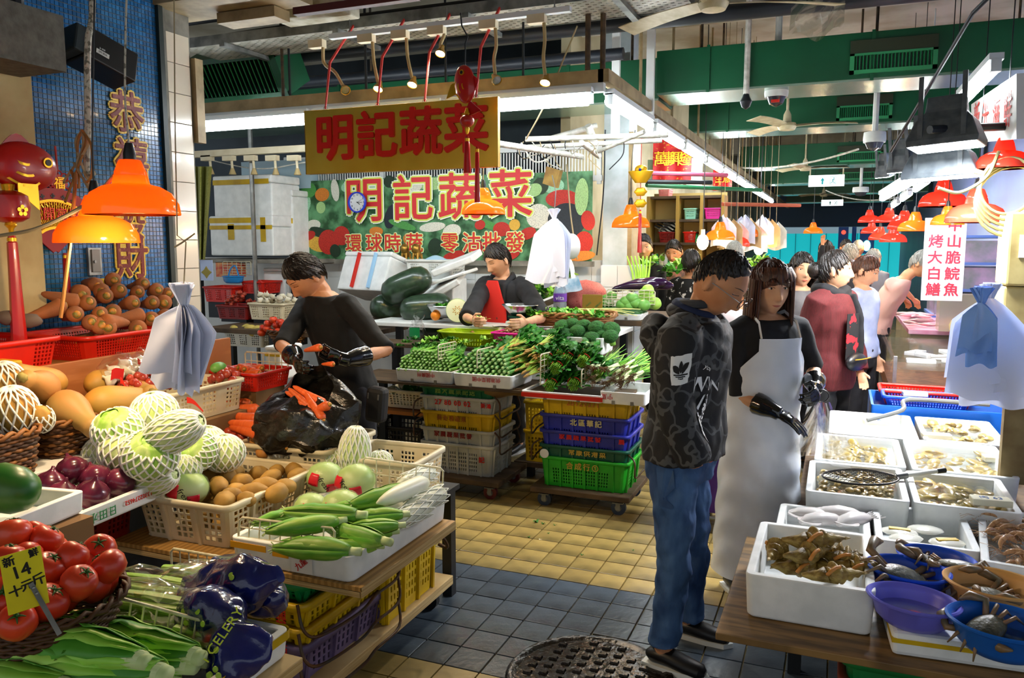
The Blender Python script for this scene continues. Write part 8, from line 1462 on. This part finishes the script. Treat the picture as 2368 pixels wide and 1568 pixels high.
# people further down the aisle
G = math.radians
def bgp(px, top_, dep, a, label, c, c2=None, bc='1a1a20', **k):
 p = DD(px, top_, dep); H = p.z/1.03; return person(label, (p.x, p.y, 0), G(a), H, top=cloth(label[:30], c, c2, **k.pop('ck', {})), bot=cloth('bottom '+bc, bc), vox=.013, **k)
bgp(1855,572,6.0,20, 'woman in a grey top with long dark hair behind the apron woman', '5a5a5e', '77777a', fem=1, hair='long', skin=m_skin2); bgp(2000,578,6.4,65, 'woman in a pale blue shirt with tied brown hair', '9aa8d0', 'b9c4e4', fem=1, hair='bun', hm=m_hairb, skin=m_skin2, head=(.35,0,.2))
p, *_ = bgp(2035,568,7.9,70, 'grey-haired man in a pink shirt reaching over the fish counter', 'd8a898', hair='short', hm=m_hairg, lean=(0,-.2), head=(.5,0,0), hoff=(0,-.1), sleeve=.5, arms=[(DD(2055,655,7.9),DD(2090,690,8.1),(0,0,-1)),(DD(2070,650,8.3),DD(2110,690,8.5),(0,0,-1))])
bgp(1487,532,8.3,15, 'man in a black hooded top standing at the stall corner', '121214', hair='short'); bgp(1560,545,9.0,-5, 'woman in a dark vest with brown patterned scarf behind the greens', '4a3a34', '8a5a48', fem=1, hair='bun', head=(.3,0,0), ck=dict(scale=20)); bgp(1598,568,7.9,170, 'dark-haired woman in a black flowered top seen from behind', '0f0f10', 'c9c9c6', fem=1, hair='short', ck=dict(scale=26, lo=.62, hi=.64), eyes=0)
bgp(1700,545,7.6,-150, 'man in a brown and yellow striped shirt seen from behind', '2a1a16', 'c9a850', hair='bald', hm=m_hairg, eyes=0, ck=dict(tex='wave', st=(0,0,1), scale=14, lo=.75, hi=.8, distort=.01, bscale=10)); bgp(1735,610,5.4,-160, 'person in a pale grey-pink coat seen from behind between the two customers', 'c2b4b4', 'd6c9c6', fem=1, hair='short', eyes=0, coat=1, thick=.04)
bgp(1912,550,13,-60, 'woman in dark clothes talking on a phone at the far end', '15161c', fem=1, hair='long', arms=[(DD(1900,600,12.9),DD(1902,565,12.9)), None]); bgp(1957,548,14,20, 'man in a dark top far down the aisle', '15161c'); bgp(1985,548,13.2,150, 'bald man in a dark top far down the aisle', '20242c', hair='bald', hm=m_hairg, eyes=0); bgp(1966,556,9.0,160, 'grey-haired man seen from behind in the aisle', '2a2c34', hm=m_hairg, eyes=0); bgp(2020,568,10,150, 'person with a grey ponytail at the fish counter', '6a6a70', fem=1, hair='bun', hm=m_hairg, eyes=0)
tb_ = thing('shopping_trolley', 'purple fabric shopping trolley with green letters between the customers', 'trolley', DD(1700,1070,4.9)); tb_.location.z = 0; B().bx((-.2,-.14,.12),(.2,.14,.72)).obj('fabric_bag', cloth('purple fabric', '4a2a8a', '5a3a9e'), tb_, False, .02); B().tube([(-.2,-.16,.1),(.2,-.16,.1),(.2,.16,.1),(-.2,.16,.1)], .012,6, close=True).obj('frame', m_steel, tb_); text('trolley_text', 'XE', .14, mat('trolley green', '3a9a5a', .6), tb_, tr(.06,-.143,.5) @ FRONT)
for s in (-.18,.18): B().tube([(s, .13,.06),(s+.03,.13,.06)], .058,16).obj('wheel', m_black, tb_)
# ================================================================ ceiling fittings and the far aisle
m_fan = mat('fan cream', 'c9bf9f', .5, col2='a89a74', scale=9)
def fan(c, r, lab, rod_=.3, a0=0):
 t = thing('ceiling_fan', lab, 'fan', c, a0, 'ceiling fans'); B().lathe([(0,-.05),(.07,-.045),(.09,-.01),(.08,.02),(.04,.03),(.035,.1),(.015,.14)], 20).obj('motor', m_fan, t); B().tube([(0,0,.13),(0,0,.13+rod_)], .012,8).obj('down_rod', m_fan, t)
 for k in range(3): B().grid(8,3, lambda u, v: (.08+(r-.08)*u, (v-.5)*(.09+.05*u),.012*math.sin(u*3)+.03*(v-.5)),.006, M=rz(k*2*PI/3)).obj('blade', m_fan, t)
fan(DD(1820,290,7.6),.62, 'cream ceiling fan under the second green duct', .5,.1); fan(DD(1862,388,12),.62, 'cream ceiling fan further down the aisle', .5,.2); fan(DD(1650,5,4.6),.75, 'large dusty ceiling fan cut by the top edge', .5,.45)
fan(DD(1905,450,18),.62, 'small distant ceiling fan before the exit signs', .5,.5)
def exits(px0, px1, py0, py1, dep, lab):
 a = DD(px0, py0, dep); b = DD(px1, py1, dep); t = thing('exit_sign', lab, 'exit sign', (a+b)/2,.0, 'exit signs'); w = (b-a).length*.96; h = a.z-b.z; B().box((0,0,0),(w, .05, h)).obj('light_box', mat('exit white', 'f2f8f8', .4, emit=.8), t, False); m = mat('exit teal', '1aa8b0', .5)
 B().add([(x*h, -.027, z*h) for x, z in ((-.5,.0),(-.32,.28),(-.14,0),(-.25,.0),(-.25,-.32),(-.39,-.32),(-.39,0))], [(0,2,1),(3,6,5,4)]).obj('arrow', m, t, False)
 q = B(); q.ell((.62*h, -.028,.2*h),(.05*h, .003,.06*h),10,6)
 for P in (((.6,.12),(.52,-.08)),((.56,.08),(.72,.04)),((.56,.08),(.45,.02)),((.52,-.08),(.66,-.16),(.66,-.3)),((.52,-.08),(.45,-.2),(.34,-.22))): q.tube([(x*h, -.028, z*h) for x, z in P], .03*h, 6)
 q.obj('running_figure', m, t); B().loft([[(.3*h*1+x*h, -.0275, z*h) for x, z in ((.0,-.35),(.5,-.35),(.5,.35),(.0,.35))], [(.3*h+x*h, -.0275, z*h) for x, z in ((.03,-.32),(.47,-.32),(.47,.32),(.03,.32))]], 0,0).obj('door_outline', m, t, False)
 for s in (-1,1): B().tube([(s*w*.46,0, h/2),(s*w*.46,0,4.14-t.location.z)], .012,6).obj('hanger', m_fan, t)
exits(1873,1949,405,431,12.5, 'white exit sign with teal arrow hanging over the aisle'); exits(1901,1948,462,476,19, 'smaller exit sign behind the first one')
def dome(px, py, dep, lab, r=.09, L=.35):
 t = thing('dome_camera', lab, 'camera', DD(px, py, dep),0, 'dome cameras'); B().lathe([(r, 0),(r*1.05,.03),(r, .09),(.03,.1)], 20).obj('housing', m_wht, t); B().lathe([(r*.85,.0),(r*.6,-.05),(0,-.075)], 18).obj('dome', mat('smoked dome', '3a3a40', .1), t); B().tube([(0,0,.1),(0,0,.1+L)], .025,8).obj('stem', m_wht, t)
dome(2022,330,7, 'white dome camera on a pole under the second duct'); dome(1990,445,14, 'grey dome camera near the far exit sign', .13); dome(1795,225,6.1, 'smoke detector with a red test tab under the first duct', .085,.5)
B().bx((-.03,-.09,-.05),(.03,-.07,-.03)).obj('red_tab', m_redp, label='red tab on the smoke detector', cat='tab', smooth=False, loc=DD(1795,225,6.1))
sp2 = thing('sprinkler', 'sprinkler head in a wire cage on a white drop pipe', 'sprinkler', DD(1725,235,6.0)); B().tube([(0,0,.05),(0,0,.75)], .022,8).obj('drop_pipe', m_pvc, sp2); B().lathe([(.02,.06),(.03,.03),(.045,0),(.03,-.04),(0,-.06)], 10).obj('cage', m_dark, sp2)
for a, b, l in (((1660,380,12),(1985,345,9), 'white cable slung across the aisle under the third duct'),((1910,440,16),(2080,455,14), 'thin cable strung between the far fans')): B().tube(arc(DD(*a),DD(*b),.12,12),.012,6).obj('cable', m_pvc, label=l, cat='cable')
pbg = thing('plastic_sheet', 'torn clear plastic sheet caught on the large fan', 'sheet', DD(1890,25,4.7)); B().grid(10,8, lambda u, v: ((u-.5)*.3,.04*math.sin(u*7+v*5),.1-.24*v+.03*math.sin(u*9)),.001).obj('film', m_plastic, pbg)
# left-hand shop behind the stall corner
cx, z0, w, h = span(1500,1668,445,625,9.8); sh2 = thing('shop_shelf', 'wooden shop shelves with baskets and tools behind the stall corner', 'shelf', (cx, 9.8, z0))
B().bx((-w/2,.32,-.4),(w/2,.34, h)).obj('back_panel', mat('ochre wall', 'b59a5c', .7), sh2, False)
for z in (0,.3,.58,.86): B().bx((-w/2,0, z),(w/2,.32, z+.03)).obj('board', m_wood, sh2, False)
for x in (-.5,-.1,.22,.49): B().bx((w*x-.02,-.01,0),(w*x+.02,.32,.89)).obj('upright', mat('ochre wood', '9a7a34', .6), sh2, False)
for k, (x, z, m) in enumerate(((.06,.61, mat('mint plastic', '8ac8b0', .4)),(.36,.61, m_pink),(.06,.33, m_redp),(.36,.33, mat('navy plastic', '2a3464', .4)),(.36,.03, m_redp),(-.25,.33, m_redd),(-.3,.89, mat('rose crate', 'd0706a', .5)))): put(('basket', crate(.2 if k % 2 else .15,.24,.13, m, slots(3,.2,.8), [(.1,.9,8)], [(.1,.9,10)], .85,.004,.02,.5,.015,.01)),('mint', 'pink', 'small red', 'navy', 'red lower', 'dark red', 'rose')[k]+' plastic basket on the shop shelves', 'basket', (cx+w*x, 9.95, z0+z+.001), group='shelf baskets')
for k in range(9): B().lathe([(.03,0),(.035,.02),(.035,.1),(.015,.13),(.015,.16)], 12).obj('bottle', (m_wht, m_grn, m_crm)[k % 3], label='bottle or jar standing on the shop shelf', cat='bottle', group='shelf bottles', loc=(cx-w*.45+.055*k+(.14 if k > 5 else 0),9.9, z0+.031+(.28 if k > 5 else 0)))
for k in range(14): B().box((0,0,0),(.02,.25,.012)).obj('tool', (m_steel, m_wht, m_dark)[k % 3], label='knife or paper tool heaped in the dark red basket', cat='tool', group='tools on the shop shelf', smooth=False, loc=(cx-w*.25+.012*(k-7),9.93, z0+.47+.008*k), rot=(.5*math.sin(k),.6*math.cos(k*2), k))
for k, (x0, x1, y0, y1, Y, tx) in enumerate(((1512,1598,325,415,9.2, '萬事興隆'),(1650,1692,390,440,13, '生意'))):
 cx, z0, w, h = span(x0, x1, y0, y1, Y); t = thing('red_banner', ('large', 'small')[k]+' red and gold new-year banner over the left shops', 'banner', (cx, Y, z0),.25); B().grid(16,8, lambda u, v: ((u-.5)*w, .02*math.sin(u*14), h*v),.004).obj('cloth', mat('banner red cloth', 'c81a1c', .6, col2='d0902c', scale=30, lo=.6, hi=.64), t)
 for i, c in enumerate(tx): text('gold_character', c, h*.38, m_gold, t, tr(((i+.5)/len(tx)-.5)*w*.8,-.03, h*.5) @ FRONT)
sb2 = thing('shop_signboard', 'green and white vegetable signboard with a phone number over the left shop', 'sign', (-1.8,9.3,2.55)); B().box((0,0,0),(.62,.04,.34)).obj('panel', mat('sign print', '9fd0a0', .5, col2='eef4ea', scale=4), sb2, False); text('sign_text', '2682 8372', .09, m_dred, sb2, tr(-.05,-.025,-.1) @ FRONT)
for k, (a, b, m, l) in enumerate((((1500,400,8),(1682,405,8.4), mat('rose pole', 'b0506a', .5), 'rose'),((1495,420,8),(1645,422,8.3), m_dark, 'dark grey'),((1495,428,8.1),(1760,440,9), m_gcr, 'green'),((1670,472,9),(1850,475,9.6), mat('rust bar', '9a4a2c', .7), 'orange'))): B().tube([DD(*a),DD(*b)], .022,8).obj('pole', m, label=l+' pole sticking out over the left shops', cat='pole', group='poles over the left shops')
for k, (px, py, dep, c) in enumerate(((1625,560,8.2,0),(1665,555,8.6,1),(1728,548,9.5,2),(1700,570,9,2),(1880,540,14,2),(1755,575,9.8,0))):
 q = DD(px, py, dep)
 if c == 0: t = thing('light_bulb', ('large bare bulb hanging before the shop shelves', '', '', '', '', 'bare bulb among the hanging goods')[k], 'bulb', q); B().ell((0,0,0),(.06,.06,.08),14,10).obj('glass', m_bulb, t); B().tube([(0,0,.06),(0,0,.13)], .022,8).obj('socket', m_wht, t); B().tube([(0,0,.12),(0,0,4.1-q.z)], .005,5).obj('cord', m_black, t)
 else: pendant(q, .16,('', 'pale pendant lamp in front of the striped man', 'orange pendant lamp over the left shop greens', 'red pendant lamp beside it', 'tiny orange pendant at the far left shops')[k], 14,(m_shade, m_shader)[k == 3], [q+V((0,0,.7)),V((q.x, q.y, 4.1))])
for k in range(9): q = DD(1675+15*k, 500+8*(k % 3),8.6+.2*k); o = B().grid(8,8, lambda u, v: ((u-.5)*(.05+.22*min(1, v*3)),.03*math.sin(u*9+v*4),-.33*v+.02*math.sin(u*6+k)),.003).obj('hanging_bag', (m_bag, mat('tan paper bags', 'c8a878', .6), m_wht)[k % 3], label='bunch of bags hanging over the left shops', cat='bag', group='bags over the left shops', loc=q); B().tube([(0,0,-.01),(0,0,4.12-q.z)], .003,4).obj('string', m_string, o)
for k in range(16): link('leaf_clump', (CL_m+CL_l)[k % 4], None, DD(1450+20*k, 640-(k % 4)*12,7.8+.15*(k % 5)), scale=1.5, auto=False, label='heap of greens on the left shop stands', cat='greens', group='greens of the left shops')
board('shop_stand', (-2.3,7.6,1.0),(-1.35,9.6,1.05), m_wood, 'green-laden shop stand along the left of the aisle', [(-1.4,7.7),(-1.4,9.5)], 'stand')
for k in range(8): B().ell((0,0,0),.09,14,10, lambda d: 1+.08*noise.noise(d*4)).obj('lettuce', m_cab, label='pale round lettuce in the tray beside the jacketed man', cat='lettuce', group='lettuces by the aisle', loc=DD(1632+14*(k % 3),775+16*(k//3),5.9))
# right-hand lamps
for k, (px, py, dep, r, c) in enumerate(((2180,478,5.4,.15,1),(2255,515,4.9,.17,1),(2190,520,5.2,.1,0),(2115,535,8,.16,2),(2090,530,8.4,.16,1),(2055,515,10.5,.16,1),(2010,515,12,.16,1),(2065,560,10,.16,1),(2015,540,13,.16,1),(2320,390,4.4,.14,1),(2035,555,11,.15,1))):
 q = DD(px, py, dep); pendant(q, r, '%s pendant lamp over the seafood stalls, %s counted from the right' % (('white', 'red', 'orange')[c], (nth+('twelfth',))[k]),12 if dep < 8 else 20,(m_shade, m_shader, m_shade)[c], [q+V((0,0,.8)),V((q.x, q.y, 4.1))], group='seafood pendant lamps', bulb=m_bulbw)
fr_ = thing('fish_rack', 'blue-framed glass tank rack lit pink beyond the fish counter', 'tank rack', (1.3,10.6,.92))
for z in (0,.3,.6,.9): B().bx((-.3,-.4, z),(.5,.6, z+.03)).obj('rack_shelf', mat('rack blue', '4a6ab0', .5), fr_, False)
for z in (.03,.33,.63): B().bx((-.28,-.35, z),(.48,.5, z+.24)).obj('tank', mat('pink lit tank', 'b8a0c8', .2, trans=.3, col2='7a8a8a', scale=4), fr_, False)  # pink lamp light is painted into the tank colour
tl_ = thing('traffic_light', 'blue traffic light with a green walking man out on the street', 'traffic light', YY(1975,545,33)); tl_.location.z = 0; B().tube([(0,0,0),(0,0,2.5)], .08,10).obj('pole', mat('street blue', '4a78c0', .5), tl_); B().bx((-.55,-.15,1.4),(-.2,.1,2.4)).obj('signal_head', MATS['street blue'], tl_, False); B().bx((.2,-.15,1.4),(.7,.1,2.3)).obj('walk_head', MATS['street blue'], tl_, False); B().ell((.45,-.16,1.7),(.13,.03,.2),12,8).obj('green_man', mat('green signal', '80ffd0', emit=3), tl_); B().ell((-.37,-.16,2.2),(.08,.03,.08),12,8).obj('red_lamp', mat('red signal', 'ff4030', emit=2), tl_)
for k in range(30): struct('hoarding_rib', B().bx((-9+.6*k, 35.95,0),(-8.97+.6*k, 36,2.2)), mat('hoarding rib', '14a8b0', .5), bpy.data.objects['wall_street'])
